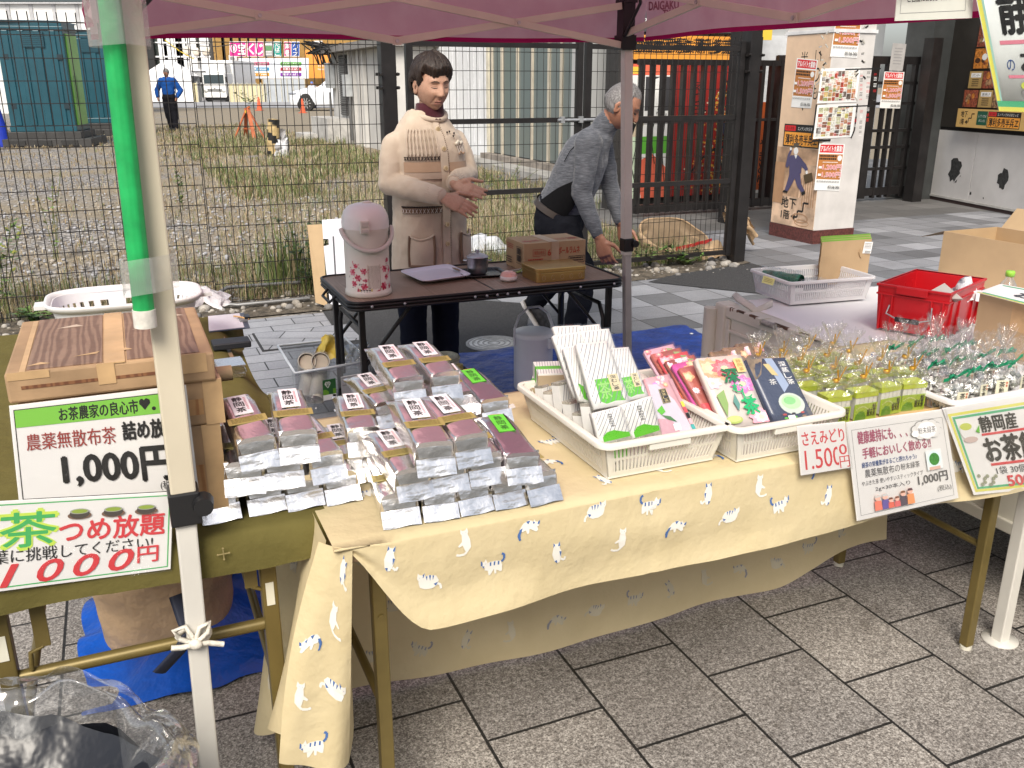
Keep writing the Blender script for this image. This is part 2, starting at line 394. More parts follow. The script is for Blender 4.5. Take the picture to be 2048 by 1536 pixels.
uvsheet('grey_tile_pavement',[(1.755,2.955),(14,2.955),(14,7.6),(4.72,7.6),(4.72,6.02),(3.7,5.82),(1.755,5.74)],.002,'grey_street_tiles')
uvsheet('arcade_floor',[(4.72,7.605),(14,7.605),(14,14),(4.72,14)],.002,'arcade_floor_tiles')
uvsheet('asphalt_patch',[(.95,3.0),(2.1,3.0),(2.16,4.2),(2.2,4.9),(2.46,5.4),(2.05,5.735),(1.12,5.735)],.007,'asphalt')
uvsheet('asphalt_strip',[(3.55,5.7),(4.1,5.0),(4.28,5.25),(4.62,5.6),(4.72,5.75),(4.72,6.0),(3.9,5.86)],.007,'asphalt')
uvsheet('dirt_strip',[(-14,5.725),(3.68,5.78),(4.74,6.03),(4.74,7.0),(-14,6.75)],.006,'dark_soil')
o = MB().sheet(lambda a,b:Vector((lerp(-160,60,a),lerp(58,130,b),.02)),1,1,MATS['road_far']).build('road');structure(o)
# a pale strip drain and cover frames set in the pavement
steel = P('galvanised_steel',(.42,.43,.44),.45,.7,var=.2,vs=30);dkframe = ink('dark_joint',(.03,.03,.032),.8)
mb = MB(STREET)
for u0,v0,u1,v1 in ((.40,4.2,.44,5.3),(.62,4.95,1.2,5.35)):
    mb.box((u0,v0,.0),(u1,v1,.009),dkframe);mb.box((u0+.012,v0+.012,.0),(u1-.012,v1-.012,.011),MATS['pale_street_tiles'])
structure(mb.build('pavement_drain'))
mb = MB(STREET);mb.box((5.1,3.6,0),(6.4,4.6,.008),dkframe);mb.box((5.12,3.62,0),(6.38,4.58,.0095),MATS['grey_street_tiles']);structure(mb.build('pavement_cover_frame'))
# manhole cover
p = G(988,690);t = thing('manhole_cover','round white manhole cover in the asphalt beside the water jug','manhole cover',p)
mb = MB();wh = P('worn_white_paint',(.62,.62,.60),.6,var=.25,vs=40,bmp=.3,bs=120)
mb.lathe([(0,.004),(.142,.004),(.142,.012),(0,.012)],wh,40,fr(p),cap=False)
for r in (.03,.06,.09,.12):
    mb.lathe([(r,.0125),(r,.0155),(r+.006,.0155),(r+.006,.0125)],P('worn_grey',(.35,.35,.34),.6),40,fr(p),cap=False)
mb.lathe([(.142,.004),(.142,.013),(.16,.013),(.16,.004)],P('iron_ring',(.30,.30,.3),.6),40,fr(p),cap=False)
mb.build('cover_plate',t)
# ------------------------------------------------------------------ fence of welded mesh: posts, panels, gate leaves
blk = P('black_coated_steel',(.016,.0135,.013),.45,.2,var=.25,vs=30)
blk2 = P('black_post_steel',(.020,.018,.018),.38,.2,var=.2,vs=8)
FV = 6.15
def wires(mb,u0,u1,v,z0,z1,du,dz,r=.0029,zoff=0.0,spikes=True,bend=True):
    n = int(round((u1-u0)/du))
    for i in range(n+1):
        u = u0+(u1-u0)*i/n;q = .0008*math.sin(i*7.3)
        mb.tube([S(u+q,v,z0),S(u,v+q,(z0+z1)/2),S(u-q,v,z1)],r,blk,4,cap=False,smooth=False)
        if spikes:mb.tube([S(u,v,z1),S(u,v-.006,z1+.03),S(u,v-.02,z1+.052)],r*1.15,blk,4,cap=False,smooth=False)
    z = z0+.03
    k = 0
    while z < z1+.002:
        v2 = v-.0045
        mb.tube([S(u0,v2,z+zoff),S((u0+u1)/2,v2,z+zoff),S(u1,v2,z+zoff)],r*1.2,blk,4,cap=False,smooth=False);z += dz;k += 1
    for zz in (z1,z1-.042):mb.tube([S(u0,v-.006,zz),S(u1,v-.006,zz)],r*1.7,blk,4,cap=False,smooth=False)
FN = 'black mesh fence panels along the gravel lot'
ue = onV(392,240,FV)
ub = ue.dot(U)
def fence_panel(u0,u1,v,zo,label):
    t = thing('mesh_fence',label,'fence',S((u0+u1)/2,v,0),A,FN)
    mb = MB();wires(mb,u0,u1,v,.02,1.745+zo,.05,.125,zoff=zo);mb.build('wire_mesh',t)
    return t
fence_panel(ub-2.0,ub-.0,FV,0,'black mesh fence panel in front of the teal toilets')
fence_panel(ub+.012,1.70,FV+.012,-.022,'black mesh fence panel between the near tent leg and the woman')
def post(name,label,u,v,w,d,h,cat='gate post',clamps=()):
    t = thing(name,label,cat,S(u,v,0),A)
    mb = MB();mb.bar(S(u,v,0),S(u,v,h),w,d,blk2,up=V);mb.build('post_body',t,bev=.004)
    mb = MB();mb.bar(S(u,v,h+.0005),S(u,v,h+.010),w+.004,d+.004,blk,up=V);mb.build('post_cap',t)
    for z in clamps:
        mb = MB()
        for s in (-1,1):
            mb.box((-w/2-.02,s*.03-.012,z-.01),(w/2+.02,s*.03+.012,z+.01),blk,fr(S(u,v,0),A))
            mb.cyl(S(u+s*(w/2+.005),v-d/2-.001,z),S(u+s*(w/2+.005),v-d/2-.03,z),.012,.009,blk,8)
        mb.build('hinge_clamp',t)
    return t
post('gate_post','thick black gate post behind the woman, hinge bolts near its top',1.735,FV,.10,.10,1.78,clamps=(1.47,1.385))
post('gate_post','thick black gate post standing beside the poster column',4.665,FV,.105,.12,1.80,clamps=(1.62,1.50))
def leaf(u0,u1,label,v=FV):
    t = thing('mesh_gate',label,'gate',S((u0+u1)/2,v,0),A,'black mesh gate leaves')
    mb = MB();wires(mb,u0+.03,u1-.03,v,.09,1.70,.05,.125,r=.0025);mb.build('wire_mesh',t)
    mb = MB()
    for uu in (u0,u1):mb.bar(S(uu,v,.06),S(uu,v,1.72),.045,.045,blk2,up=V)
    for z in (.085,.665,1.16,1.665):mb.bar(S(u0+.0235,v,z),S(u1-.0235,v,z),.032,.034,blk2,up=Z)
    mb.build('gate_frame',t)
    return t
g1 = leaf(1.885,3.165,'left leaf of the black mesh gate, behind the woman and the pale building')
g2 = leaf(3.235,4.575,'right leaf of the black mesh gate, behind the stooping man')
mb = MB()
for du in (0,.05):mb.box((3.0+du*3,FV-.055,1.140),(3.03+du*3,FV-.025,1.185),steel,STREET)
mb.cyl(S(2.98,FV-.04,1.16),S(3.32,FV-.04,1.16),.011,.011,steel,8)
mb.build('latch_bolt',g1)
gl_d0 = P('dim_glass',(.05,.06,.07),.1,var=0)
# ------------------------------------------------------------------ beyond the fence: buildings on the right
wclad = P('white_cladding',(.74,.75,.76),.55,var=.06,vs=2)
t = thing('white_building','white clad building with a mullioned glass shopfront beyond the gate','building',S(6.5,16,0),A)
mb = MB(STREET);mb.box((6.5,16.3,0),(9.0,24,5.2),wclad)
for k in range(26):
    v = 16.4+k*.3;mb.box((6.485,v,.3),(6.499,v+.012,5.1),P('cladding_joint',(.55,.56,.58),.6))
mb.box((6.47,16.2,0),(6.52,16.3,5.2),P('cream_trim',(.62,.58,.47),.6));mb.build('clad_wall',t)
mb = MB(STREET);conc = P('weathered_concrete',(.34,.33,.31),.85,var=.2,vs=3,bmp=.3,bs=40)
mb.box((5.9,10.6,0),(6.48,21.5,.10),conc);mb.box((6.30,10.6,.1),(6.48,16.2,.19),P('dirty_plank',(.24,.21,.18),.9,var=.3));mb.build('plinth',t)
fglass,ntg,bg_ = new_mat('shop_glass');bg_.inputs['Base Color'].default_value = (.17,.20,.195,1);bg_.inputs['Roughness'].default_value = .10;bg_.inputs['Specular IOR Level'].default_value = .35
mb = MB(STREET);mb.box((6.505,11.0,.2),(6.53,16.2,5.0),fglass);mb.build('shop_window',t)
beige = P('beige_mullion',(.52,.47,.38),.45,var=.08)
mb = MB(STREET)
for v in (16.06,15.59,14.9,14.3,13.65,13.2,12.4,11.6,11.05):mb.box((6.475,v-.035,.19),(6.504,v+.035,5.0),beige)
mb.box((6.44,11.0,2.75),(6.504,16.2,2.85),beige);mb.build('mullion',t)
mb = MB(STREET);mb.box((6.6,11.0,0),(8.5,16.28,5.2),P('dim_interior',(.10,.11,.11),.8));mb.build('interior',t)
# facade with posters behind the right leaf
greyw = P('grey_render_wall',(.40,.41,.41),.8,var=.06,vs=2,bmp=.1,bs=60)
t = thing('arcade_wall','grey rendered wall above the black lattice gates','wall',S(8,10.2,0),A)
mb = MB(STREET);mb.box((5.3,10.15,0),(9.9,10.5,5.5),greyw);mb.build('wall_body',t)
mb = MB(STREET);mb.box((5.32,10.12,.5),(9.8,10.149,1.02),P('dull_grey_panel',(.27,.28,.27),.5,var=.15));mb.box((7.0,10.12,.12),(9.6,10.148,.49),P('pale_panel',(.50,.49,.47),.6,var=.15));mb.box((7.0,10.10,1.10),(9.5,10.149,2.0),P('white_window_panel',(.66,.68,.70),.5));mb.build('wall_panel',t)
oran = ink('poster_orange',(.78,.33,.05));redp = P('poster_red',(.28,.018,.014),.5,var=.2,vs=5);yel = ink('poster_yellow',(.80,.56,.07));bk = ink('print_black',(.012,.012,.012));wt = ink('print_white',(.82,.82,.80));cor = ink('poster_coral',(.80,.16,.09));grn = ink('poster_green',(.12,.45,.05));rd = ink('print_red',(.62,.02,.025));gry = ink('print_grey',(.25,.25,.25));skin_p = ink('poster_cream',(.62,.52,.38));olv = ink('poster_ochre',(.50,.30,.05))
def board(name,label,cat,u0,u1,z0,z1,v,sheetm,Wd=100,Hd=100,group=None,th=.02):
    f = Flat(S(u0,v,z1),S(u1,v,z1),S(u1,v,z0),S(u0,v,z0),Wd,Hd);f.sheet(sheetm,th);return f
def done(f,name,label,cat,group=None):return tag(f.mb.build(name),label,cat,group)
f = board('','','',5.35,5.98,.14,1.62,9.25,wt)     # pale kimono poster
f.rect(0,0,100,8,cor).rect(6,2,26,7,yel).rect(40,9,92,34,ink('poster_charcoal',(.05,.05,.055)))
f.poly([(52,12),(72,9),(80,30),(60,55),(54,40)],wt);f.poly([(0,30),(30,26),(40,44),(16,70),(0,70)],skin_p).poly([(0,38),(24,44),(12,58),(0,60)],bk)
f.rect(0,53,100,66,grn).poly([(0,53),(34,53),(24,80),(40,100),(0,100)],ink('poster_mint',(.55,.68,.50))).poly([(30,72),(60,66),(100,80),(100,100),(40,100)],cor)
f.line([(30,10),(22,30),(30,52),(18,76),(34,100)],1.6,bk).line([(70,30),(56,52),(66,74)],1.6,bk).line([(86,36),(80,60),(92,98)],1.6,bk).vtext('夜のうた',60,10,74,44,wt,.02)
done(f,'kimono_poster','pale poster with green band and coral robe, behind the tent leg','poster')
f = board('','','',6.0,7.15,.14,1.62,9.25,redp)    # red panel with ochre mosaic pattern
r = random.Random(4)
for k in range(300):
    a,b = r.random(),r.random();x = 48+a*46;y = 4+b*92
    if abs(x-66-8*math.sin(y*.12)) < 20 and r.random() < .8:f.rect(x,y,x+2.2,y+1.4,olv,lay=2+k % 3)
for k in range(420):
    x = r.gauss(60,16);y = r.uniform(20,98)
    if 4 < x < 92:f.rect(x,y,x+1.8,y+1.2,[olv,skin_p,bk,oran][r.randrange(4)],lay=5+k % 4)
f.poly([(56,12),(72,8),(88,16),(90,30),(82,28),(74,20),(62,26)],bk).poly([(70,22),(84,24),(83,36),(74,40),(68,32)],skin_p).poly([(52,44),(70,42),(88,46),(92,56),(78,60),(60,58)],ink('poster_navy',(.03,.035,.07)))
f.line([(10,90),(30,72),(46,64),(60,62)],2,bk).line([(50,98),(58,80),(54,66)],1.5,bk).line([(80,60),(86,80),(82,98)],1.5,bk).line([(76,42),(60,56),(50,60)],1.2,bk)
f.vtext('えつらく',16,12,28,46,bk)
done(f,'red_poster','dark red poster with ochre mosaic figure behind the gate','poster')
f = board('','','',5.35,7.15,1.66,1.93,9.22,oran)
f.frame(0,0,100,100,2.5,bk).text('居酒屋酒場法 薄利多売半兵ヱ',3,12,97,72,bk,.035)
done(f,'orange_signboard','long orange signboard with bold black brush characters over the posters','signboard')
f = board('','','',5.96,7.05,1.955,2.13,9.21,ink('sign_dark_grey',(.06,.065,.06)))
f.frame(0,0,100,100,3,bk).rect(2,8,33,92,ink('sign_red',(.55,.03,.02))).text('炭火串焼',5,24,30,78,bk,.02).text('エノケンされるまじぃど',38,22,96,78,wt)
done(f,'red_grey_signboard','narrow red and dark grey signboard above the orange one','signboard')
f = board('','','',5.28,5.9,1.955,2.2,9.21,ink('sign_dark_grey2',(.07,.075,.08)));f.text('されるまじぃ',8,42,92,84,wt).rect(0,0,100,10,wt)
done(f,'dark_signboard','dark grey signboard with white script beside the tent leg','signboard')
f = board('','','',5.75,7.32,1.9,3.0,9.28,yel,th=.03);f.poly([(22,100),(28,60),(46,52),(66,60),(74,100)],skin_p).line([(22,100),(28,60),(46,52),(66,60),(74,100)],2,bk).line([(47,54),(44,98)],2,bk).line([(56,56),(58,98)],2,bk).scribble(27,70,68,98,gry,8,3)
done(f,'yellow_signboard','tall yellow signboard just under the canopy edge','signboard')
t = thing('poster_frame_wall','dark shop front holding the posters behind the gate','wall',S(6.3,9.4,0),A)
mb = MB(STREET);mb.box((5.28,9.31,0),(7.2,9.6,3.2),P('dark_shopfront',(.03,.028,.027),.6));mb.build('wall_body',t)
# black lattice gates
def lattice(label,u0,u1,v,z1,posts,rails,th=.05):
    t = thing('lattice_gate',label,'gate',S((u0+u1)/2,v,0),A,'black lattice gates under the arcade')
    mb = MB(STREET)
    for a,wd in posts:mb.box((a-wd/2,v-.03,.04),(a+wd/2,v+.03,z1),blk2)
    for z,hh in rails:mb.box((u0,v-.024,z-hh/2),(u1,v+.024,z+hh/2),blk2)
    mb.build('lattice',t);return t
lattice('black vertical bar lattice in front of the posters',5.2,7.2,8.75,1.66,[(5.25+k*.13,.045) for k in range(16)],[(.09,.09),(1.63,.06),(1.02,.03)])
lattice('black lattice gate left of the poster column',7.22,8.1,9.0,1.72,[(7.24,.07),(7.5,.03),(7.75,.03),(8.05,.07)],[(.12,.08),(1.69,.07),(1.32,.03),(1.02,.03),(.7,.03),(.42,.03)])
lattice('black lattice gate right of the poster column, notice hung on it',8.0,9.25,8.86,1.72,[(8.03,.07),(8.3,.04),(8.55,.11),(8.75,.03),(8.87,.03),(9.0,.05),(9.2,.05)],[(.12,.1),(1.68,.09),(1.42,.035),(1.18,.035),(.86,.035),(.66,.035),(.4,.035)])
t = thing('orange_banner','narrow orange banner seen through the lattice beside the gate post','banner',S(7.5,9.3,0),A)
f = Flat(S(7.28,9.35,1.2),S(7.5,9.35,1.2),S(7.5,9.35,.15),S(7.28,9.35,.15),20,100);f.sheet(ink('banner_orange',(.45,.09,.02)),.004).vtext('やきとり',5,40,15,96,bk,.03);f.mb.build('banner_cloth',t)
f = Flat(S(7.56,9.36,.72),S(7.85,9.36,.72),S(7.85,9.36,.1),S(7.56,9.36,.1),30,100);f.sheet(ink('card_ochre',(.50,.26,.06)),.004);f.rect(0,-34,26,-2,ink('card_blue',(.10,.16,.32)));f.text('Hana',8,50,26,66,bk,shear=.3);done(f,'ochre_card','ochre panel with a blue top seen through the lattice','panel')
post('black_post','slim black post with flat top behind the gate post',5.95,8.0,.17,.17,1.93,'post')
# unseen building added behind the camera for reflections in the foil and glass
t = thing('unseen_building','unseen cream building added behind the camera for the foil bags to mirror','building',S(0,-14,0),A)
mb = MB(STREET);mb.box((-22,-18,0),(24,-14,7.5),P('cream_facade',(.80,.74,.62),.8,var=.1,vs=.5));mb.build('wall',t)
mb = MB(STREET)
for k in range(11):mb.box((-20+k*4,-13.98,4.4),(-18.8+k*4,-13.9,5.6),gl_d0);mb.box((-20+k*4,-13.98,.2),(-18.6+k*4,-13.92,2.2),gl_d0)
mb.build('window_pane',t);mb = MB(STREET);mb.box((-22,-14,2.8),(24,-13.4,3.0),P('awning_dark',(.12,.10,.10),.8));mb.build('awning',t)
# dark pillar and white panel wall on the right
t = thing('dark_pillar','dark grey pillar between the lattice gate and the white wall','pillar',S(9.4,8.8,0),A)
mb = MB(STREET);mb.box((9.28,8.72,0),(9.72,9.15,4),P('dark_stone',(.045,.048,.048),.35,var=.15));mb.build('pillar_body',t)
mb = MB(STREET);mb.box((9.12,8.55,0),(9.27,8.70,1.93),blk2);mb.build('gate_jamb',t)
wp = P('white_wall_panel',(.60,.585,.575),.6,var=.07,vs=2.5,bmp=.06,bs=80)
t = thing('panel_wall','white panelled wall with torn black patches and a menu board','wall',S(9.4,7,0),A)
TW = Matrix.Translation(S(9.60,8.72,0)) @ Matrix.Rotation(A - PI/2 - .235,4,'Z')       # x runs towards the street
mb = MB(TW)
for x0,x1 in ((0,.74),(.752,2.9),(2.912,5)):mb.box((x0,0,.07),(x1,.12,.862),wp)
mb.box((0,.01,.86),(5,.10,.90),blk);mb.build('wall_panel',t)
mb = MB(TW);mb.box((0,-.012,.045),(5,.12,.068),P('pale_ledge',(.45,.44,.42),.7));mb.box((0,.0,0),(5,.12,.044),P('dark_base',(.05,.03,.028),.7));mb.build('wall_base',t)
def torn(x,z,s,seed):
    r = random.Random(seed);n = 18;pts = []
    for k in range(n):
        a = 2*PI*k/n;q = s*(.75+.5*r.random());pts.append((x+q*.75*math.cos(a),z+q*math.sin(a)))
    return pts
mb = MB(TW)
for x,z,s,sd_ in ((.42,.40,.15,1),(1.30,.37,.11,5),(.78,.16,.02,3),(1.02,.13,.012,4)):
    q = torn(x,z,s,sd_);mb.add([(a,-.002,b) for a,b in q],[tuple(range(len(q)))],P('torn_black',(.03,.03,.03),.9,var=.4,vs=30))
    if s > .1:
        q = [(x+.01,z-.16),(x+.12,z-.06),(x+.13,z-.01),(x+.05,z-.09)];mb.add([(a,-.004,b) for a,b in q],[(0,1,2,3)],wp)
mb.build('torn_patch',t)
mb = MB(TW);mb.box((0,.0,.901),(5,.10,3),P('dark_board',(.028,.024,.02),.45));mb.build('upper_wall',t)
# menu board: rows of photos and price cards, way-in strip below
def W_(x,y,z):return TW @ Vector((x,y,z))
f = Flat(W_(.46,-.003,2.3),W_(3.24,-.003,2.3),W_(3.24,-.003,.92),W_(.46,-.003,.92),278,138);f.sheet(ink('menu_black',(.02,.016,.012)),.004)
gold = P('menu_gold',(.42,.28,.10),.5,var=.1);dbr = ink('menu_brown',(.07,.03,.015));steak = P('menu_meat',(.24,.06,.03),.5,var=.6,vs=40);fry = P('menu_fried',(.50,.18,.03),.5,var=.5,vs=30);mush = P('menu_skewers',(.28,.16,.08),.5,var=.8,vs=30)
rows = [(-2,22),(24,48),(50,72),(75,94),(96,115)]
for j,(y0,y1) in enumerate(rows):
    x = 3
    for i in range(9):
        pic = (i+j) % 2 == 0
        if j < 2:pic = True
        wd = 26 if pic else 24
        f.rect(x,y0,x+wd,y1,[mush,steak,fry][(i+j) % 3] if pic else gold)
        if not pic:
            f.rect(x+3,y0+2,x+wd-3,y0+7,wt).text(['炭火串焼','唐揚げ','串揚げ','カウンター'][(i+j) % 4],x+5,y0+3,x+wd-5,y0+6.3,bk)
            f.scribble(x+6,y0+9,x+wd-6,y1-1,bk,4,i*7+j,.45)
        else:
            rr = random.Random(i*9+j)
            for q in range(5):f.ell(x+rr.uniform(6,wd-6),y0+rr.uniform(5,y1-y0-5),rr.uniform(2,5),rr.uniform(1.5,4),[mush,steak,fry,wt,dbr][rr.randrange(5)],9)
        x += wd+1.5
tan_ = ink('sign_tan',(.62,.40,.14))
f.rect(0,117,278,138,tan_).text('地下',7,119.5,19,126.5,bk,.03).text('1階',7,128.5,14,135,bk,.03)
f.line([(17,132),(22,132),(22,127.5),(27,127.5),(27,122.5),(32,122.5)],1.1,bk).poly([(16,132),(20,129.5),(20,134.5)],bk)
f.rect(37,119,55,134.5,ink('sign_deep_green',(.01,.09,.05))).text('エノケンされる',39,123,53,126,wt).text('まじぃど♪',41,128,52,131,wt)
f.rect(56,119,110,136.5,bk).rect(56.8,119.6,70,124,rd).text('炭火串焼',58.5,120.4,68,123.4,bk).text('エノケンされるまじぃど',72,120.4,106,123.4,wt).rect(56.8,124.8,109.2,135.8,oran).text('薄利多売半兵ヱ',58.5,126,107.5,135,bk,.03)
f.mb.build('menu_board',t)
# ------------------------------------------------------------------ poster column
CU,CV = 5.83,6.56
t = thing('poster_column','square white column covered with job posters and a walking man picture','column',S(CU,CV,0),A)
cw = P('column_white',(.60,.575,.55),.6,var=.08,vs=5,bmp=.05)
mb = MB(STREET);mb.box((CU,CV,.125),(CU+.47,CV+.61,3.2),cw);mb.build('column_body',t,bev=.004)
mb = MB(STREET);mb.box((CU-.006,CV-.006,0),(CU+.476,CV+.616,.1245),P('red_granite',(.10,.03,.025),.45,var=.4,vs=60));mb.build('column_base',t)
mb = MB(STREET);mb.box((CU-.012,CV-.012,1.832),(CU+.482,CV+.622,1.86),P('column_trim',(.66,.66,.66),.5));mb.build('column_trim',t)
peach = P('peach_print',(.72,.52,.36),.55,var=.12,vs=2.5);bt = P('print_tan',(.42,.24,.13),.55)
zt,zb = 1.825,.13
f = Flat(S(CU-.003,CV+.605,zt),S(CU-.003,CV+.005,zt),S(CU-.003,CV+.005,zb),S(CU-.003,CV+.605,zb),60,169.5)
f.sheet(peach,.002).vtext('いつも',40,12,48,56,bk).vtext('半兵ヱへ',21,13,31,66,bk)
f.rect(0,98,60,169,P('print_street_scene',(.50,.32,.20),.6,var=.4,vs=5)).rect(36,112,58,150,P('print_street_scene2',(.58,.40,.27),.6,var=.4,vs=7)).rect(0,150,60,169,P('print_street_scene3',(.56,.38,.26),.6,var=.3,vs=6))
for k in range(7):f.rect(38+k*3,124,39.2+k*3,150,bt)
f.ring(41,161,11,4.5,1,bt).rect(0,112,14,150,bt)
f.rect(8,77,57,97,bk).rect(9.2,78.2,24,83,rd).text('炭火串焼',11,79,22,82.2,bk).text('エノケンされるまじぃど',27,79,54,82.2,wt).rect(9.2,84,55.8,96,oran).text('薄利多売半兵ヱ',11,86,54,95,bk,.03)
# the printed walking salaryman
nav = ink('print_suit',(.085,.075,.16));cap_ = ink('print_hat',(.10,.08,.06))
class Man_:
    def __init__(s,f):s.f = f
    def poly(s,p,m):s.f.poly([(x*.9+3,93+(y-95.5)*.72) for x,y in p],m);return s
    def ell(s,x,y,a,b,m):s.f.ell(x*.9+3,93+(y-95.5)*.72,a*.9,b*.72,m);return s
g = Man_(f)
g.ell(27,106,3.6,4.6,wt).poly([(19,101),(34,98.5),(34.5,99.6),(19.4,102.4)],cap_).poly([(22,101),(23,96.5),(30,95.5),(31,99.6)],cap_)
g.poly([(20,112),(31,111),(38,116),(38,133),(33,136),(20,137),(19,126)],nav).poly([(20,112),(15,118),(13,127),(17,128),(21,120)],nav).poly([(13,126),(15,112),(19,103),(21,105),(18,114),(17,127)],nav).poly([(36,115),(44,121),(48,127),(45.5,130),(36,123)],nav)
g.poly([(20,136.5),(31,135.5),(26,148),(20,158),(15,157.5),(18,146)],nav).poly([(27,136),(37,134.5),(40,146),(46,154),(41.5,157),(34,150)],nav).poly([(25,111),(30,110.5),(28,116)],wt).ell(46.5,131,1.8,2.4,wt).ell(19,104,1.5,2,wt)
g.poly([(42,135),(54,130.5),(57,140),(45.5,145)],ink('print_case',(.09,.06,.03))).poly([(14,157),(20.5,158),(19.5,160.5),(12,160)],bk).poly([(41,157),(46.5,154),(47.5,158),(42.5,160.5)],bk)
f.mb.build('peach_panel',t)
f2 = Flat(S(CU-.0045,CV+.605,.40),S(CU-.0045,CV+.005,.40),S(CU-.0045,CV+.005,.13),S(CU-.0045,CV+.605,.13),60,27);f2.sheet(P('print_street_scene4',(.60,.42,.29),.6,var=.35,vs=6),.001)
f2.text('地下',13,1,34,11,bk,.035).text('1階',14,13,26,21.5,bk,.035).line([(30,18),(37,18),(37,12),(44,12),(44,4),(51,4)],1.8,bk).poly([(28,18),(34,14.5),(34,21.5)],bk).ring(44,22.5,10,3.2,.7,bt);f2.mb.build('way_down_panel',t)
pbr = ink('flyer_orange',(.48,.19,.05));pmg = ink('flyer_magenta',(.70,.05,.10))
def flyer(f,x,y,wd,ht):
    X = lambda a:x+wd*a
    Y = lambda b:y+ht*b
    f.rect(x,y,x+wd,y+ht,wt).rect(X(.05),Y(.02),X(.95),Y(.19),rd).text('アルバイト大募集!',X(.08),Y(.04),X(.92),Y(.17),wt,.03)
    f.rect(X(.03),Y(.22),X(.97),Y(.76),pbr).scribble(X(.06),Y(.24),X(.74),Y(.36),bk,2,3,.7).ell(X(.85),Y(.30),wd*.09,ht*.06,wt)
    f.scribble(X(.2),Y(.385),X(.8),Y(.415),wt,1,4)
    for b,s in ((.44,'1,200円'),(.60,'1,500円')):
        f.text(s,X(.22),Y(b),X(.96),Y(b+.12),wt,.09).text(s,X(.22),Y(b),X(.96),Y(b+.12),pmg,.01).rect(X(.06),Y(b+.04),X(.18),Y(b+.09),wt)
    f.scribble(X(.04),Y(.79),X(.94),Y(.83),gry,2,5,.5).text('053-546-3456',X(.50),Y(.89),X(.96),Y(.955),bk,.02)
    return f
def flyer_thing(tl,tr,br_,bl,label):
    f = Flat(tl,tr,br_,bl,30,42);f.sheet(wt,.001);flyer(f,0,0,30,42)
    return done(f,'job_flyer',label,'flyer','orange job flyers around the arcade')
def colU(px,py):return onU(px,py,CU-.006)
def colV(px,py):return onV(px,py,CV-.004)
flyer_thing(colU(1594,116),colU(1636,120),colU(1622,217),colU(1582,214),'orange job flyer on the peach side of the column')
flyer_thing(colV(1676,12),colV(1727,14),colV(1714,116),colV(1660,113),'orange job flyer on the white side of the column, topmost, above the two menus')
flyer_thing(colV(1639,287),colV(1690,288),colV(1678,382),colV(1628,380),'orange job flyer on the white side of the column, below the two menus')
LV = 8.80
flyer_thing(onV(1769,143,LV),onV(1809,144,LV),onV(1800,217,LV),onV(1759,216,LV),'orange job flyer hung on the lattice gate')
f = Flat(onV(1786,86,LV),onV(1813,88,LV),onV(1805,142,LV),onV(1778,141,LV),30,60);f.sheet(P('faded_paper',(.42,.41,.40),.7),.001).scribble(6,10,24,50,gry,6,2,.35);done(f,'paper_notice','grey paper notice above the flyer on the lattice gate','notice')
def menu_sheet(tl,tr,br_,bl,label,seed,cols):
    f = Flat(tl,tr,br_,bl,60,48);f.sheet(wt,.001);r = random.Random(seed)
    x = 3
    while x < 56:
        wd = min(r.uniform(5,8),57-x);y = 4
        while y < 44:
            hh = r.uniform(3,9);f.rect(x,y,x+wd*.9,min(45,y+hh*.88),cols[r.randrange(len(cols))],lay=3)
            if hh > 4:f.scribble(x+.6,y+1,x+wd*.8,min(44.5,y+hh*.8),[bk,wt,rd][r.randrange(3)],3,r.randrange(99),.45)
            y += hh
        x += wd
    f.rect(3,1,57,3,bk);return done(f,'menu_sheet',label,'menu','printed menus on the column')
mc = [P('menu_c%d' % k,c,.5,var=.35,vs=60) for k,c in enumerate([(.45,.2,.1),(.6,.45,.2),(.35,.07,.04),(.66,.6,.5),(.3,.33,.12),(.55,.3,.14),(.7,.66,.6),(.16,.12,.1)])]
menu_sheet(colV(1643,137),colV(1721,135),colV(1713,204),colV(1634,207),'colourful food menu on the column, upper of the two',1,mc)
mc2 = [P('menu_d%d' % k,c,.5,var=.35,vs=60) for k,c in enumerate([(.5,.5,.32),(.25,.12,.08),(.66,.64,.5),(.4,.2,.12),(.62,.62,.56),(.12,.1,.09),(.5,.44,.14)])]
f = Flat(colV(1635,210),colV(1713,207),colV(1704,274),colV(1626,278),60,48)
menu_sheet(colV(1635,210),colV(1713,207),colV(1704,274),colV(1626,278),'greenish drinks menu framed with black tape, lower of the two',2,mc2)
mb = MB();q = [colV(*a) for a in ((1633,209),(1628,250),(1621,281))]
for a,b in zip(q,q[1:]):mb.bar(a,b,.004,.012,blk,up=U)
q = [colV(*a) for a in ((1715,208),(1709,260),(1702,276))]
for a,b in zip(q,q[1:]):mb.bar(a,b,.004,.012,blk,up=U)
mb.bar(colV(1624,282),colV(1661,280),.004,.018,blk)
r = random.Random(8)
for k in range(26):
    px = r.choice([r.uniform(1640,1656),r.uniform(1716,1736)]);py = r.uniform(40,200);a = colV(px-.09*(py-60),py);mb.bar(a,a+U*.03+Z*r.uniform(-.03,.03),.003,.012,[P('old_tape',(.45,.43,.38),.6),blk,P('old_tape2',(.33,.32,.3),.6)][k % 3],up=Z)
mb.build('tape_strip',t)
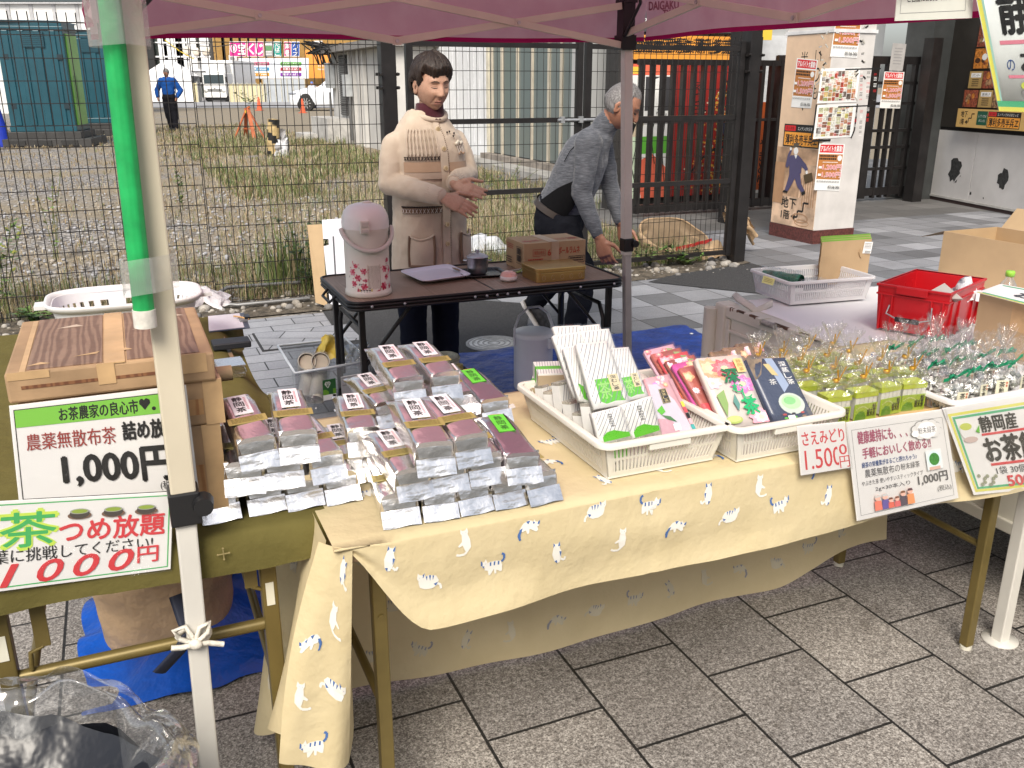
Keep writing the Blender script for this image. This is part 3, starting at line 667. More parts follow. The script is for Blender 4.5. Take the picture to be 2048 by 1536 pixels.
# ------------------------------------------------------------------ gravel lot: toilets, barriers, vehicles, far street
teal = P('teal_plastic',(.006,.062,.088),.38,var=.12,vs=1.5);teal2 = P('teal_plastic_dark',(.004,.045,.066),.45,var=0)
lime = P('lime_door',(.17,.42,.07),.4,var=.08);dkpl = P('dark_plastic_base',(.035,.034,.033),.6,var=.25,vs=3)
def toilet(loc,rz,label,sc):
    t = thing('portable_toilet',label,'portable toilet',loc,rz,'teal portable toilets on the gravel')
    M = fr(Vector(loc),rz) @ Matrix.Scale(sc,4)
    mb = MB(M);mb.box((-.62,-.55,.30),(.62,.55,2.42),teal)
    for x in (-.45,-.16,.13,.42):mb.box((x-.06,-.575,.42),(x+.06,-.551,2.25),teal)
    mb.box((-.64,-.57,2.25),(.64,.57,2.33),teal);mb.box((-.64,-.57,.30),(.64,.57,.42),teal)
    mb.build('cabin',t,bev=.02)
    mb = MB(M);mb.lathe([(0,2.44),(.70,2.44),(.74,2.43),(.74,2.415),(0,2.415)],teal,4,Matrix.Rotation(PI/4,4,'Z') @ Matrix.Scale(1.22,4,(1,0,0)),smooth=False);mb.build('roof',t)
    mb = MB(M);mb.box((-.14,-.585,1.93),(.26,-.56,2.22),teal2)
    for k in range(7):mb.box((-.13,-.592,1.95+k*.038),(.25,-.586,1.965+k*.038),teal)
    mb.build('vent',t)
    mb = MB(M);mb.box((.621,-.40,.42),(.65,.42,2.2),lime)
    for k in range(6):mb.box((.651,-.3+k*.05,.8),(.653,-.285+k*.05,1.4),P('lime_dark',(.09,.28,.04),.4))
    mb.build('door',t)
    mb = MB(M);mb.box((-.78,-.72,0),(.92,.72,.16),dkpl);mb.box((-.68,-.62,.16),(.72,.62,.30),dkpl)
    for x in (-.5,0,.5):mb.box((x-.16,-.74,.02),(x+.16,-.721,.14),P('base_recess',(.02,.02,.02),.7))
    mb.build('base',t,bev=.03)
    for x in (-.5,.5):
        for z in (.75,1.7):mb = MB(M);mb.box((x-.04,-.58,z),(x+.06,-.552,z+.1),P('hinge_dark',(.003,.02,.03),.5));mb.build('catch',t)
    return t
tp = G(108,290);toilet(tp,.20,'teal portable toilet with lime green door, nearer of the two',1.14)
tp2 = G(208,269);toilet(tp2,.20,'teal portable toilet half behind the nearer one and the green pole',1.16)
def cone(px,py,h,m,label,rz=0):
    p = G(px,py);t = thing('traffic_cone',label,'traffic cone',p,rz,'traffic cones on the gravel lot')
    mb = MB(fr(p));mb.lathe([(.26*h,.03),(.2*h,.035),(.05*h,h),(.04*h,h),(0,h)],m,16,cap=False);mb.build('cone_body',t)
    mb = MB(fr(p));mb.box((-.27*h,-.27*h,0),(.27*h,.27*h,.03),m);mb.build('cone_base',t)
ocone = P('orange_cone',(.55,.10,.04),.5);bcone = P('blue_cone',(.012,.03,.30),.45)
cone(6,293,1.02,bcone,'dark blue traffic cone beside the teal toilets')
cone(519,221,.72,ocone,'orange traffic cone far off on the gravel, left of the white car')
cone(606,226,.7,ocone,'orange traffic cone by the white car bumper')
# orange A-frame barrier
p = G(500,281);t = thing('barrier_stand','orange A-shaped barrier stand among dry weeds','barrier',p);obar = P('orange_barrier',(.44,.12,.045),.55,var=.2)
M = fr(p,-.5) @ Matrix.Scale(.70,4)
for y in (-.3,.3):
    for s in (-1,1):
        mb = MB(M);mb.bar((s*.52,y*s,0),(s*.05,0,1.12),.13,.05,obar);mb.build('leg',t)
mb = MB(M);mb.bar((-.3,0,.42),(.32,0,.42),.03,.03,obar);mb.bar((-.12,0,1.1),(.12,0,1.2),.07,.07,obar);mb.cyl((0,-.08,1.04),(0,.08,1.04),.06,.06,P('barrier_yellow',(.7,.4,.05),.5),10);mb.build('hinge_bar',t)
# striped stub post and white sack
p = G(546,312);t = thing('striped_post','leaning yellow and black striped stub post in the weeds','post',p);M = fr(p) @ Matrix.Rotation(.10,4,'Y')
mb = MB(M);ye = P('faded_yellow',(.46,.34,.16),.7,var=.3);n = 16
for k in range(14):
    for j in range(n):
        z0,z1 = k*.052,(k+1)*.052;a,b = 2*PI*j/n,2*PI*(j+1)/n;rr = .12
        mb.add([(rr*math.cos(a),rr*math.sin(a),z0),(rr*math.cos(b),rr*math.sin(b),z0),(rr*math.cos(b),rr*math.sin(b),z1),(rr*math.cos(a),rr*math.sin(a),z1)],[(0,1,2,3)],bk if ((k+j*.5) % 7) > 3.6 else ye)
mb.lathe([(0,.729),(.12,.728),(0,.74)],ye,16,cap=False);mb.build('post_body',t)
p = G(560,312);t = thing('white_sack','small crumpled white sack beside the striped post','sack',p)
mb = MB(fr(p));mb.sheet(lambda a,b:Vector((.20*(1-.5*b)*math.cos(6.284*a)+.05*b,.16*(1-.5*b)*math.sin(6.284*a),.42*b+.10*math.sin(6.284*a)*b))+Vector((nz(a*9,b*4,1),nz(a*9,b*4,5),nz(a*7,b*5,9)))*.09,24,8,P('sack_white',(.55,.55,.57),.7));mb.build('sack_body',t)
# lorry seen head-on
lw_ = P('lorry_white',(.78,.78,.76),.4,var=.04);gl_d = P('dark_glass',(.03,.05,.06),.08,var=0,spec=.8)
p = G(432,204);t = thing('lorry','white box lorry parked head-on in the far street','lorry',p);M = fr(p,-.05)
mb = MB(M);mb.box((-1.0,1.9,.9),(1.0,7.5,3.25),lw_);mb.build('cargo_box',t,bev=.03)
mb = MB(M);mb.box((-.92,0,.42),(.92,1.85,2.25),lw_);mb.box((-.8,.5,2.26),(.8,1.85,3.0),lw_);mb.build('cab',t,bev=.06)
mb = MB(M);mb.box((-.82,-.02,1.42),(.82,.02,2.1),gl_d);mb.build('windscreen',t)
mb = MB(M);mb.box((-.6,-.03,.82),(.6,-.001,.90),P('grille_dark',(.05,.05,.05),.5));mb.box((-.6,-.03,.95),(.6,-.001,1.0),MATS['grille_dark']);mb.cyl((0,-.06,1.05),(0,-.002,1.05),.07,.07,P('chrome',(.6,.6,.6),.2,1),12);mb.build('grille',t)
for s in (-1,1):
    mb = MB(M);mb.ell((s*.72,-.02,.85),(.16,.04,.11),P('lamp_glass',(.55,.55,.52),.15,.3),12,8);mb.build('headlight',t)
    mb = MB(M);mb.box((s*1.06-.08,-.1,1.5),(s*1.06+.08,-.02,1.95),bk);mb.bar((s*.92,.05,1.9),(s*1.05,-.05,1.85),.03,.03,bk);mb.build('mirror',t)
    mb = MB(M);mb.cyl((s*.62,.7,.4),(s*.92,.7,.4),.4,.4,P('tyre',(.02,.02,.02),.8),18);mb.build('wheel',t)
mb = MB(M);mb.box((-.95,-.06,.36),(.95,-.005,.66),lw_);mb.box((-.17,-.075,.42),(.17,-.0605,.56),P('plate_white',(.65,.68,.6),.5));mb.box((-.9,.1,.1),(.9,1.7,.4),bk);mb.build('bumper',t)
# white tents
twh = cloth_mat('tent_white',(.80,.80,.80),50,.05,2,.1)
def tent(px,py,wd,dp,h,peak,label,m=twh):
    p = G(px,py);t = thing('event_tent',label,'tent',p,0,'pitched tents across the lot');M = fr(p,.1)
    mb = MB(M);mb.add([(-wd/2,-dp/2,h),(wd/2,-dp/2,h),(wd/2,dp/2,h),(-wd/2,dp/2,h),(-wd*.08,0,peak),(wd*.08,0,peak)],[(0,1,5,4),(1,2,5),(2,3,4,5),(3,0,4)],m);mb.build('tent_roof',t)
    mb = MB(M)
    for a,b,c,d in ((-wd/2,dp/2,wd/2,dp/2),(-wd/2,-dp/2,-wd/2,dp/2),(-wd/2,-dp/2,wd/2,-dp/2)):mb.add([(a,b,.05),(c,d,.05),(c,d,h),(a,b,h)],[(0,1,2,3)],m)
    mb.build('side_wall',t)
    for sx in (-1,1):
        for sy in (-1,1):
            mb = MB(M);mb.bar((sx*wd/2,sy*dp/2,0),(sx*wd/2,sy*dp/2,h),.05,.05,lw_);mb.build('leg',t)
tent(347,204,3.9,3.0,2.0,3.2,'white pitched tent behind the man in blue')
tent(2,206,3.4,3,1.9,3.0,'white tent at the left edge of the photo beyond the toilets')
tent(10,201,3.8,3,2.2,3.7,'dark navy tent at the left edge behind the white tent',cloth_mat('tent_navy',(.03,.035,.06),50,.05,2,.1))
# hoardings along the far street
cream = P('cream_hoarding',(.60,.53,.33),.6,var=.08,vs=.6);greyh = P('grey_hoarding',(.40,.43,.46),.6,var=.1,vs=.6)
def hoard(x0,x1,y0,y1,m,label,k):
    a,b = onY(x0,203,76),onY(x1,203,76);h = onY(x0,y0,76).z
    t = thing('hoarding_fence',label,'hoarding',(a+b)/2,0,'hoardings along the far street');mb = MB();n = k
    for i in range(n):
        p,q = lerp(a,b,i/n),lerp(a,b,(i+.96)/n);mb.box((p.x,p.y,0),(q.x,p.y+.06,h),m)
    mb.build('hoarding_panel',t)
    mb = MB()
    for i in range(n+1):q = lerp(a,b,i/n);mb.bar((q.x,q.y-.05,0),(q.x,q.y-.05,h+.1),.06,.06,P('hoarding_post',(.55,.53,.45),.6))
    mb.build('post',t)
hoard(366,398,166,203,cream,'cream hoarding between the white tent and the lorry',3)
hoard(460,534,168,203,cream,'cream hoarding right of the lorry',8)
hoard(530,612,158,203,greyh,'blue grey hoarding under the tobacco sign',7)
# far buildings, each with its depth
def bld(name,label,x0,x1,ytop,y,dep,m,cat='building'):
    a,b = onY(x0,168,y),onY(x1,168,y);h = onY(x0,ytop,y).z
    t = thing(name,label,cat,(a.x,y,0));mb = MB();mb.box((a.x,y,0),(b.x,y+dep,h),m);mb.build('wall',t);return t,a.x,b.x,h
def onf(y,x0,yt,x1,yb,d=0):a,b = onY(x0,yt,y-d),onY(x1,yb,y-d);return a,b
def slab(t,name,y,x0,yt,x1,yb,m,th=.15,front=0.02):
    a,b = onf(y,x0,yt,x1,yb);mb = MB();mb.box((a.x,y-front-th,b.z),(b.x,y-front,a.z),m);return mb.build(name,t)
fac = P('pale_facade',(.66,.66,.65),.7,var=.05,vs=.8);shut = P('facade_trim',(.42,.42,.43),.6)
t,*_ = bld('pale_building','pale grey building behind the toilets, row of windows along the top edge',-140,236,-160,47,1.5,fac)
slab(t,'window_band',47,-130,-22,230,4,gl_d);slab(t,'window_sill',47,-140,5,236,8,shut,.2)
for k in range(8):slab(t,'panel_joint',47,-120+k*46,8,-119+k*46,60,P('joint_grey',(.40,.40,.41),.7),.03)
slab(t,'awning',47,-140,62,236,66,shut,1.0);slab(t,'shop_glass',47,10,84,232,150,P('dim_shop_glass',(.16,.17,.17),.2));
for k in range(5):slab(t,'window_frame',47,5+k*48,66,9+k*48,150,P('pale_frame',(.6,.6,.58),.5),.1,.16)
t,*_ = bld('glass_building','dark glazed building with white window frames behind the white tent',262,440,-70,101,12,P('dark_glazing',(.05,.06,.055),.15,var=.3,vs=.4))
wf = P('white_frame',(.72,.73,.74),.5)
for x in (318,332,350,356,378,404,424):slab(t,'window_frame',101,x,-60,x+(6 if x in (318,350) else 2.5),142,wf,.25)
for y in (84,112,139):slab(t,'window_rail',101,312,y,440,y+3,wf,.3)
slab(t,'lower_wall',101,360,122,430,168,P('grey_siding',(.36,.37,.38),.6));slab(t,'black_panel',101,288,60,317,150,bk,.2,.3)
r = random.Random(5)
for k in range(5):
    a = onY(372+k*19+r.uniform(-3,3),98+r.uniform(-5,6),100.6);mb = MB();mb.ell(a,(.42,.1,.42),P('window_poster',(.70,.64,.55),.6),10,6);mb.build('window_decal',t)
och = P('ochre_siding',(.44,.26,.07),.65,var=.1,vs=1.2)
t,*_ = bld('ochre_building','ochre sided shop building with tobacco and lottery signs',434,735,-60,91,14,och)
for k in range(17):slab(t,'siding_rib',91,436+k*17,-60,437+k*17,200,P('siding_dark',(.33,.19,.05),.7),.05)
slab(t,'shop_front',91,560,158,700,200,P('brown_front',(.20,.12,.03),.6),.1);slab(t,'blue_band',91,463,151,482,157,ink('band_blue',(.05,.10,.35)),.15)
for x,y in ((460,113),(630,84)):
    a = onY(x,y,90.7);mb = MB();mb.box((a.x-.02,a.y-.35,a.z-.5),(a.x+.75,a.y,a.z+.1),lw_);mb.cyl((a.x+.3,a.y-.36,a.z-.2),(a.x+.3,a.y-.34,a.z-.2),.22,.22,gry,12);mb.build('air_conditioner',t)
mag = ink('sign_magenta',(.66,.02,.25))
def farsign(x0,y0,x1,y1,y,m,W_=100,H_=100):
    f = Flat(onY(x0,y0,y),onY(x1,y0,y),onY(x1,y1,y),onY(x0,y1,y),W_,H_);f.sheet(m,.12);f.k = 4;f.sc = 1;return f
def fdone(f,name,label,cat='sign',group='shop signs on the ochre building'):return tag(f.mb.build(name),label,cat,group)
class FarFlat(Flat):
    def p(s,x,y,lay=0):return Flat.p(s,x,y,lay*30)
def farsign(x0,y0,x1,y1,y,m,W_=100,H_=100):
    f = FarFlat(onY(x0,y0,y),onY(x1,y0,y),onY(x1,y1,y),onY(x0,y1,y),W_,H_)
    q = Flat(*f.c,W_,H_);q.sheet(m,.12);f.mb = q.mb;return f
f = farsign(459,83,492,113,88.9,mag);f.frame(0,0,100,100,3,wt).ell(26,45,20,30,wt).ring(26,45,15,22,5,mag).text('宝',54,14,96,86,wt,.04);fdone(f,'lottery_sign','magenta lottery sign with white spiral, leftmost of the high signs')
f = farsign(494,83,527,113,88.9,mag);f.frame(0,0,100,100,3,wt).line([(50,0),(50,100)],2,wt).text('く',8,14,42,86,wt,.05).text('じ',56,14,96,86,wt,.05);fdone(f,'lottery_sign','magenta lottery sign with two kana characters')
f = farsign(529,83,546,113,88.9,gry);f.rect(10,6,88,24,wt).rect(10,30,88,60,ink('sign_stripe',(.1,.25,.1))).scribble(12,64,88,94,wt,3,2);fdone(f,'striped_sign','small striped dark sign between magenta and teal signs')
f = farsign(547,83,563,113,88.9,ink('sign_teal',(.01,.26,.22)));f.frame(0,0,100,100,4,wt).vtext('たばこ',20,6,80,96,wt,.04);fdone(f,'tobacco_sign','teal tobacco sign with white kana')
f = farsign(568,83,582,113,88.9,ink('sign_pink',(.62,.03,.18)));f.frame(0,0,100,100,4,wt).vtext('葉巻',16,6,84,96,wt,.04);fdone(f,'cigar_sign','crimson cigar sign with two characters')
f = farsign(583,83,599,113,88.9,ink('sign_blue',(.01,.07,.34)));f.frame(0,0,100,100,4,wt).vtext('パイプ',20,6,80,96,wt,.04);fdone(f,'pipe_sign','dark blue pipe sign with white kana, rightmost of the high signs')
f = farsign(477,116,617,157,86,P('billboard_white',(.70,.74,.80),.5,var=.03));cols = [ink('bb%d' % k,c) for k,c in enumerate([(.45,.04,.12),(.03,.22,.42),(.60,.28,.02),(.10,.35,.04),(.35,.02,.04),(.18,.02,.30)])]
for k,s in enumerate(['たばこ TOBACCO','葉巻 CIGAR','パイプ PIPE','ライター ZIPPO'.replace('ZIPPO','オイル'),'手巻きたばこ','電子たばこ']):
    x = 14 if k < 3 else 60;y = 20+(k % 3)*26;f.rect(x,y,x+30,y+16,cols[k]).text(s,x+3,y+3,x+27,y+13,wt,.02)
f.mb.build;fdone(f,'tobacco_billboard','wide white billboard with six coloured name bars')
f = farsign(610,100,668,156,88.5,P('sign_bright_orange',(.80,.30,.05),.5,var=.03));f.text('オンラインストア',45,53,95,60,wt,.02).text('http://www.',45,65,95,73,wt,.02);fdone(f,'orange_wall_sign','plain orange wall panel with small white writing')
# utility pole with cables
p = onY(430,168,88);t = thing('utility_pole','dark utility pole in front of the ochre building','pole',(p.x,88,0));mb = MB();mb.cyl((p.x,88,0),(p.x,88,8),.17,.13,P('pole_dark',(.06,.055,.05),.8),10);mb.build('pole_shaft',t)
for k,(x,y,x2,y2) in enumerate(((330,80,388,118),(300,84,430,106),(400,92,470,88))):mb = MB();mb.tube([onY(x,y,88),onY((x+x2)/2,(y+y2)/2+3,88),onY(x2,y2,88)],.05,ink('yellow_cable',(.7,.5,.03)) if k == 0 else bk,4);mb.build('cable',t)
# shed at the right of the lot
pale = P('pale_shed_wall',(.52,.51,.49),.75,var=.1,vs=1.2,bmp=.1);gal = P('grey_box_paint',(.42,.44,.45),.5)
t = thing('concrete_shed','pale concrete shed with louvred shutter and flat roof slab','shed',S(5.5,22,0),A)
mb = MB(STREET);mb.box((5.5,19.2,0),(8.5,24.8,2.14),pale)
for v in (22.6,22.25,21.7,21.3):mb.box((5.42,v-.06,0),(5.499,v+.06,2.14),pale)
mb.build('wall',t)
mb = MB(STREET);mb.box((5.2,19.0,2.145),(8.7,25.3,2.3),P('roof_slab',(.22,.21,.2),.8));mb.build('roof',t)
mb = MB(STREET);lou = P('louvre_dark',(.12,.12,.12),.5)
for k in range(26):mb.box((5.44,23.05,.68+k*.053),(5.495,23.75,.715+k*.053),lou)
mb.box((5.47,23.0,.66),(5.498,23.8,2.08),P('louvre_back',(.05,.05,.05),.6));mb.build('shutter',t)
for u,v,z,h in ((5.38,24.55,1.3,.62),(5.36,22.55,1.12,.5)):
    mb = MB(STREET);mb.box((u-.08,v-.18,z),(u+.1,v+.18,z+h),gal);mb.build('meter_box',t)
mb = MB(STREET);mb.box((4.9,22.9,0),(5.45,24.9,.60),P('rough_block',(.44,.43,.41),.9,var=.2,bmp=.4,bs=10));mb.box((4.55,24.2,0),(5.0,25.4,.18),MATS['rough_block']);mb.build('plinth',t)
mb = MB(STREET);r = random.Random(3)
for k in range(16):
    a = r.uniform(22.6,25.2);mb.tube([(5.3,a,2.32),(5.1-r.random()*.4,a+r.uniform(-.4,.5),2.2+r.uniform(-.1,.25)),(5.25,a+r.uniform(.3,.9),2.1+r.random()*.2),(5.4,a+1,1.9)],.018,bk,5)
for v in (24.6,22.5,22.4):mb.tube([(5.38,v,1.2),(5.36,v-.05,.7),(5.4,v,.1)],.025,lou,5)
mb.build('cable',t)
# white car, only its front shows past the shed
p = G(655,221);t = thing('white_car','white car parked behind the concrete shed, front half showing','car',p,0)
M = fr(Vector((p.x,p.y,0)),0) @ Matrix.Scale(1.12,4);cwt = P('car_white',(.74,.77,.82),.25,var=0,coat=.5)
mb = MB(M)
secs = [(-1.62,.42,.62),(-1.60,.30,.80),(-1.5,.25,.92),(-.9,.25,1.06),(-.25,.25,1.12),(.35,.25,1.60),(1.0,.25,1.68),(2.4,.3,1.62),(2.9,.35,1.1)]
rings = []
for x,zb_,zt_ in secs:
    hw = .86 if zt_ < 1.3 else .72;q = .12 if x > -1.55 else .05
    rings.append([Vector((x,-.86,zb_)),Vector((x,-.90,zb_+.25)),Vector((x,-.87,min(zt_-.08,.98))),Vector((x,-hw+.08,zt_-.02)),Vector((x,0,zt_+.03)),Vector((x,hw-.08,zt_-.02)),Vector((x,.87,min(zt_-.08,.98))),Vector((x,.90,zb_+.25)),Vector((x,.86,zb_))])
mb.loft(rings,cwt);mb.build('car_body',t,bev=.02)
for x in (-.85,1.9):mb = MB(M);mb.cyl((x,-.93,.36),(x,-.70,.36),.37,.37,P('tyre',(.02,.02,.02),.8),24);mb.build('tyre',t)
mb = MB(M)
for k in range(10):
    a = 2*PI*k/10;mb.bar((-.85,-.938,.36),(-.85+.25*math.cos(a),-.938,.36+.25*math.sin(a)),.035,.01,P('alloy',(.5,.5,.5),.3,.8),up=(0,1,0))
mb.build('wheel_rim',t)
mb = MB(M);mb.ell((-1.45,-.83,.80),(.24,.08,.06),P('lamp_grey',(.18,.2,.24),.15),12,8);mb.build('headlight',t)
mb = MB(M);mb.ell((-.85,-.86,.40),(.46,.05,.46),P('arch_black',(.015,.015,.015),.7),20,10);mb.build('wheel_arch',t)
mb = MB(M);mb.box((-1.64,-.6,.5),(-1.60,.6,.72),MATS['grille_dark']);mb.build('grille',t)
# ------------------------------------------------------------------ weeds, stones, litter
straw = [P('straw_a',(.33,.26,.15),.8,var=0),P('straw_b',(.22,.155,.085),.8,var=0),P('straw_c',(.42,.36,.25),.8,var=0)]
green = [P('blade_a',(.10,.15,.035),.6,var=0),P('blade_b',(.07,.11,.03),.6,var=0),P('blade_c',(.16,.19,.06),.6,var=0)]
def blade(mb,p,h,wd,lean,az,m):
    d = Vector((math.cos(az),math.sin(az),0));s = Vector((-d.y,d.x,0))*(wd/2)
    q = p + d*(lean*h*.35) + Z*(h*.6);e = p + d*(lean*h) + Z*(h*(1-.35*abs(lean)))
    mb.add([p-s,p+s,q+s*.8,q-s*.8,e],[(0,1,2,3),(3,2,4)],m)
def tuft_field(name,label,n,rule,seed):
    r = random.Random(seed);mb = MB();k = 0;tries = 0
    while k < n and tries < n*12:
        tries += 1;u,v,h,gmix,wd = rule(r)
        if h <= 0:continue
        b = S(u,v,0)
        for j in range(r.randint(2,4)):
            q = b + Vector((r.uniform(-.03,.03),r.uniform(-.03,.03),0));gr = r.random() < gmix
            blade(mb,q,h*r.uniform(.5,1.2),wd,r.uniform(-1.1,1.1) if not gr else r.uniform(-.8,.8),r.uniform(0,2*PI),r.choice(green) if gr else r.choice(straw))
        k += 1
    o = mb.build(name);return tag(o,label,'grass',kind='stuff')
def dry(r):
    v = 6.35+28*(r.random()**2.4);u = r.uniform(-2.5-v*.25,4.55 if v < 11 else 6.0) if v < 20 else r.uniform(-6,5)
    f = nz(u*.45,v*.35,3)+.5*nz(u*1.3,v*1.1,9);right = sstep(-1.5,3.5,u)
    if r.random() > .22 + .5*right + .9*max(0,f) + .45*sstep(8.0,6.5,v):return 0,0,0,0,0
    return u,v,(.025+.065*r.random()**1.5)*(1+.5*right)*(1+.01*v),.05+.20*right,.0022+.00042*v
def lush(r):
    v = 6.3+8*r.random()**1.6;u = r.uniform(1.6,4.5 if v < 9.5 else 5.6)
    if nz(u*.8,v*.8,5) < -.15:return 0,0,0,0,0
    return u,v,.06+.15*r.random()**2,.5,.0045
def far_(r):
    v = r.uniform(12,27);u = r.uniform(1.4,5.3)
    if nz(u*.8,v*.4,1) < -.02:return 0,0,0,0,0
    return u,v,.06+.20*r.random()**2,.55,.010
tuft_field('dry_grass','dry straw coloured grass over the gravel lot',26000,dry,2)
tuft_field('green_grass','green weeds along the gate',5200,lush,5)
tuft_field('tall_grass','taller green weeds in front of the shed and buildings',6500,far_,7)
def base_(r):
    u = r.uniform(-3,4.5);v = 6.25+1.3*r.random()**1.6
    if nz(u*1.4,v,7) < -.12 and u < 2:return 0,0,0,0,0
    return u,v,.05+.17*r.random()**2,.5+.25*(u > 1.4),.0042
tuft_field('fence_weeds','mixed weeds along the foot of the fence',5200,base_,17)
r = random.Random(77);mb = MB();lit = [P('litter_a',(.30,.21,.12),.8,var=0),P('litter_b',(.40,.33,.22),.8,var=0),P('litter_c',(.13,.12,.05),.8,var=0),P('litter_d',(.11,.14,.05),.8,var=0)]
for k in range(15000):                   # dry leaves and stalks lying flat
    v = 6.4+9*r.random()**2;u = r.uniform(-3.5,4.5 if v < 11 else 5.5)
    if r.random() > .35+.5*sstep(-1,3,u)+nz(u*.7,v*.6,2):continue
    p = S(u,v,.012+.012*r.random());a = r.uniform(0,6.3);l = r.uniform(.015,.05);d = Vector((math.cos(a),math.sin(a),r.uniform(-.2,.5)))*l;s = Vector((-d.y,d.x,r.uniform(-.01,.01)))*r.uniform(.08,.4)
    mb.add([p,p+d*.5+s*.5,p+d,p+d*.5-s*.5],[(0,1,2,3)],lit[r.choice((0,0,1,1,2,3) if u > .5 else (0,1,1,2))])
tag(mb.build('leaf_litter'),'dry leaves and stalks scattered over the gravel','litter',kind='stuff')
r = random.Random(12);mb = MB()
stn = [P('stone_a',(.30,.27,.23),.9,var=.3,vs=20),P('stone_b',(.34,.315,.28),.9,var=.3,vs=20),P('stone_c',(.20,.19,.18),.9,var=.3)]
for k in range(900):
    u = r.uniform(-2.5,4.6);v = r.triangular(5.76,6.7,5.95);q = .008+.03*r.random()**3
    mb.ell(S(u,v,q*.4),(q*r.uniform(.8,1.5),q*r.uniform(.7,1.2),q*.75),stn[k % 3],6,4,Matrix.Rotation(r.uniform(0,3),4,'Z'))
for k in range(2600):
    v = 6.5+7*r.random()**1.7;u = r.uniform(-3,2.4);q = .010+.014*r.random()
    mb.ell(S(u,v,q*.3),(q*r.uniform(.8,1.5),q*r.uniform(.7,1.2),q*.7),[stn[0],P('stone_d',(.36,.36,.365),.9,var=.2),P('stone_e',(.33,.33,.35),.9,var=.2)][k % 3],5,4,Matrix.Rotation(r.uniform(0,3),4,'Z'))
tag(mb.build('stones'),'loose stones along the fence foot','stones',kind='stuff')
def leafy(px,py,h,spread,nl,ls,label,ms,seed,z=0.0,stems=5,cat='weed',upright=.9):
    p = G(px,py,z);t = thing('weed_plant',label,cat,p,0,'weeds along the fence');r = random.Random(seed);mb = MB();ml = MB();sm = P('weed_stem',(.13,.15,.05),.7,var=.2)
    for k in range(stems):
        a = r.uniform(0,2*PI);tip = p + Vector((math.cos(a),math.sin(a),0))*spread*r.uniform(.3,1) + Z*h*r.uniform(.6,1)
        mid = lerp(p,tip,.5) + Z*h*.1;mb.tube([p+Vector((r.uniform(-.02,.02),r.uniform(-.02,.02),0)),mid,tip],.003,sm,4,cap=False)
        for j in range(nl//stems):
            f = r.uniform(.15,1);c = lerp(lerp(p,mid,min(1,f*2)),lerp(mid,tip,max(0,f*2-1)),1 if f > .5 else 0) if f > .5 else lerp(p,mid,f*2)
            az = r.uniform(0,2*PI);d = Vector((math.cos(az),math.sin(az),r.uniform(-.3,.7)*upright)).normalized();s = d.cross(Z).normalized();l = ls*r.uniform(.6,1.2);n2 = s.cross(d)
            ml.add([c,c+d*l*.45+s*l*.26-n2*l*.05,c+d*l,c+d*l*.45-s*l*.26-n2*l*.05],[(0,1,3),(1,2,3)],r.choice(ms))
    mb.build('stem',t);ml.build('foliage',t);return t
lf = [P('leaf_a',(.06,.12,.025),.5,var=.2),P('leaf_b',(.09,.17,.035),.5,var=.2),P('leaf_c',(.14,.22,.05),.5,var=.2)]
lfd = [P('leaf_d',(.03,.065,.02),.5,var=.2),P('leaf_e',(.05,.09,.025),.5,var=.2)]
leafy(12,625,.62,.22,150,.06,'yellow green leafy weed at the left edge by the fence',[lf[2],lf[1],P('leaf_y',(.32,.32,.06),.6)],1)
leafy(70,645,.14,.2,60,.07,'low broad leaved weed beside the laundry basket',lf,2,stems=8)
leafy(365,420,.50,.06,90,.05,'single upright green weed standing in the gravel',[lf[0],lf[1],green[2]],3,stems=2,upright=1.6)
leafy(112,520,.75,.30,60,.06,'sprawling weed in the gravel behind the left fence',[lf[2],straw[0]],4,stems=4)
leafy(615,590,.62,.25,200,.06,'dark leafy bush against the fence beside the leaning board',lfd,5,stems=10)
leafy(1285,528,.16,.26,80,.07,'low leafy weed at the foot of the tent leg',lf+lfd,6,stems=9)
leafy(1370,530,.14,.24,80,.08,'low leafy weed under the gate right of the tent leg',lf+lfd,7,stems=9)
leafy(730,225,1.2,.5,120,.12,'tall pale green weed in front of the shed',[lf[2],green[2],straw[0]],8,stems=5,upright=1.3)
leafy(505,215,1.1,1.1,70,.35,'bushy weed beside the far orange cone',[lf[2],green[2]],11,stems=5)
leafy(1205,330,.7,.35,90,.05,'dry seed-headed weed in front of the pale building',straw+[green[2]],9,stems=7)
leafy(1010,400,.5,.5,100,.05,'weed with seed heads behind the left gate leaf',straw+[green[0]],10,stems=8)
p = G(600,585);t = thing('grass_clump','clump of long green grass against the fence behind the board','grass clump',p);mb = MB();r = random.Random(31)
for k in range(150):blade(mb,p+Vector((r.gauss(-.12,.14),r.gauss(.15,.12),0)),r.uniform(.25,.58),.011,r.uniform(-.7,.7),r.uniform(0,6.3),r.choice(green+[straw[0]]))
mb.build('blades',t)
# litter: torn sacks, plastic sheet, drain grate, tube frame
def crumple(fn,amp,fq,seed):return lambda a,b:fn(a,b) + Vector((nz(a*fq+seed,b*fq,1),nz(a*fq,b*fq+seed,5),nz(a*fq,b*fq,seed+9)))*amp
kr = P('kraft_paper',(.46,.32,.19),.8,var=.15,vs=12,bmp=.5,bs=14,bd=.02);kr2 = P('kraft_inside_shade',(.30,.22,.14),.8,var=.12,vs=12)  # second kraft is a darkened copy: shade inside the open sack put into the colour
p = G(1345,508);M = fr(p,A)
t = thing('torn_paper_sack','crumpled open brown paper sack with a red stripe behind the gate','paper sack',p)
mb = MB(M)
def sackf(a,b):
    an = 2*PI*a;rx,ry = .24+.05*b,.17+.02*b;return Vector((rx*math.copysign(abs(math.cos(an))**.6,math.cos(an)),ry*math.copysign(abs(math.sin(an))**.6,math.sin(an)),.02+(.15+.11*math.sin(an))*b))
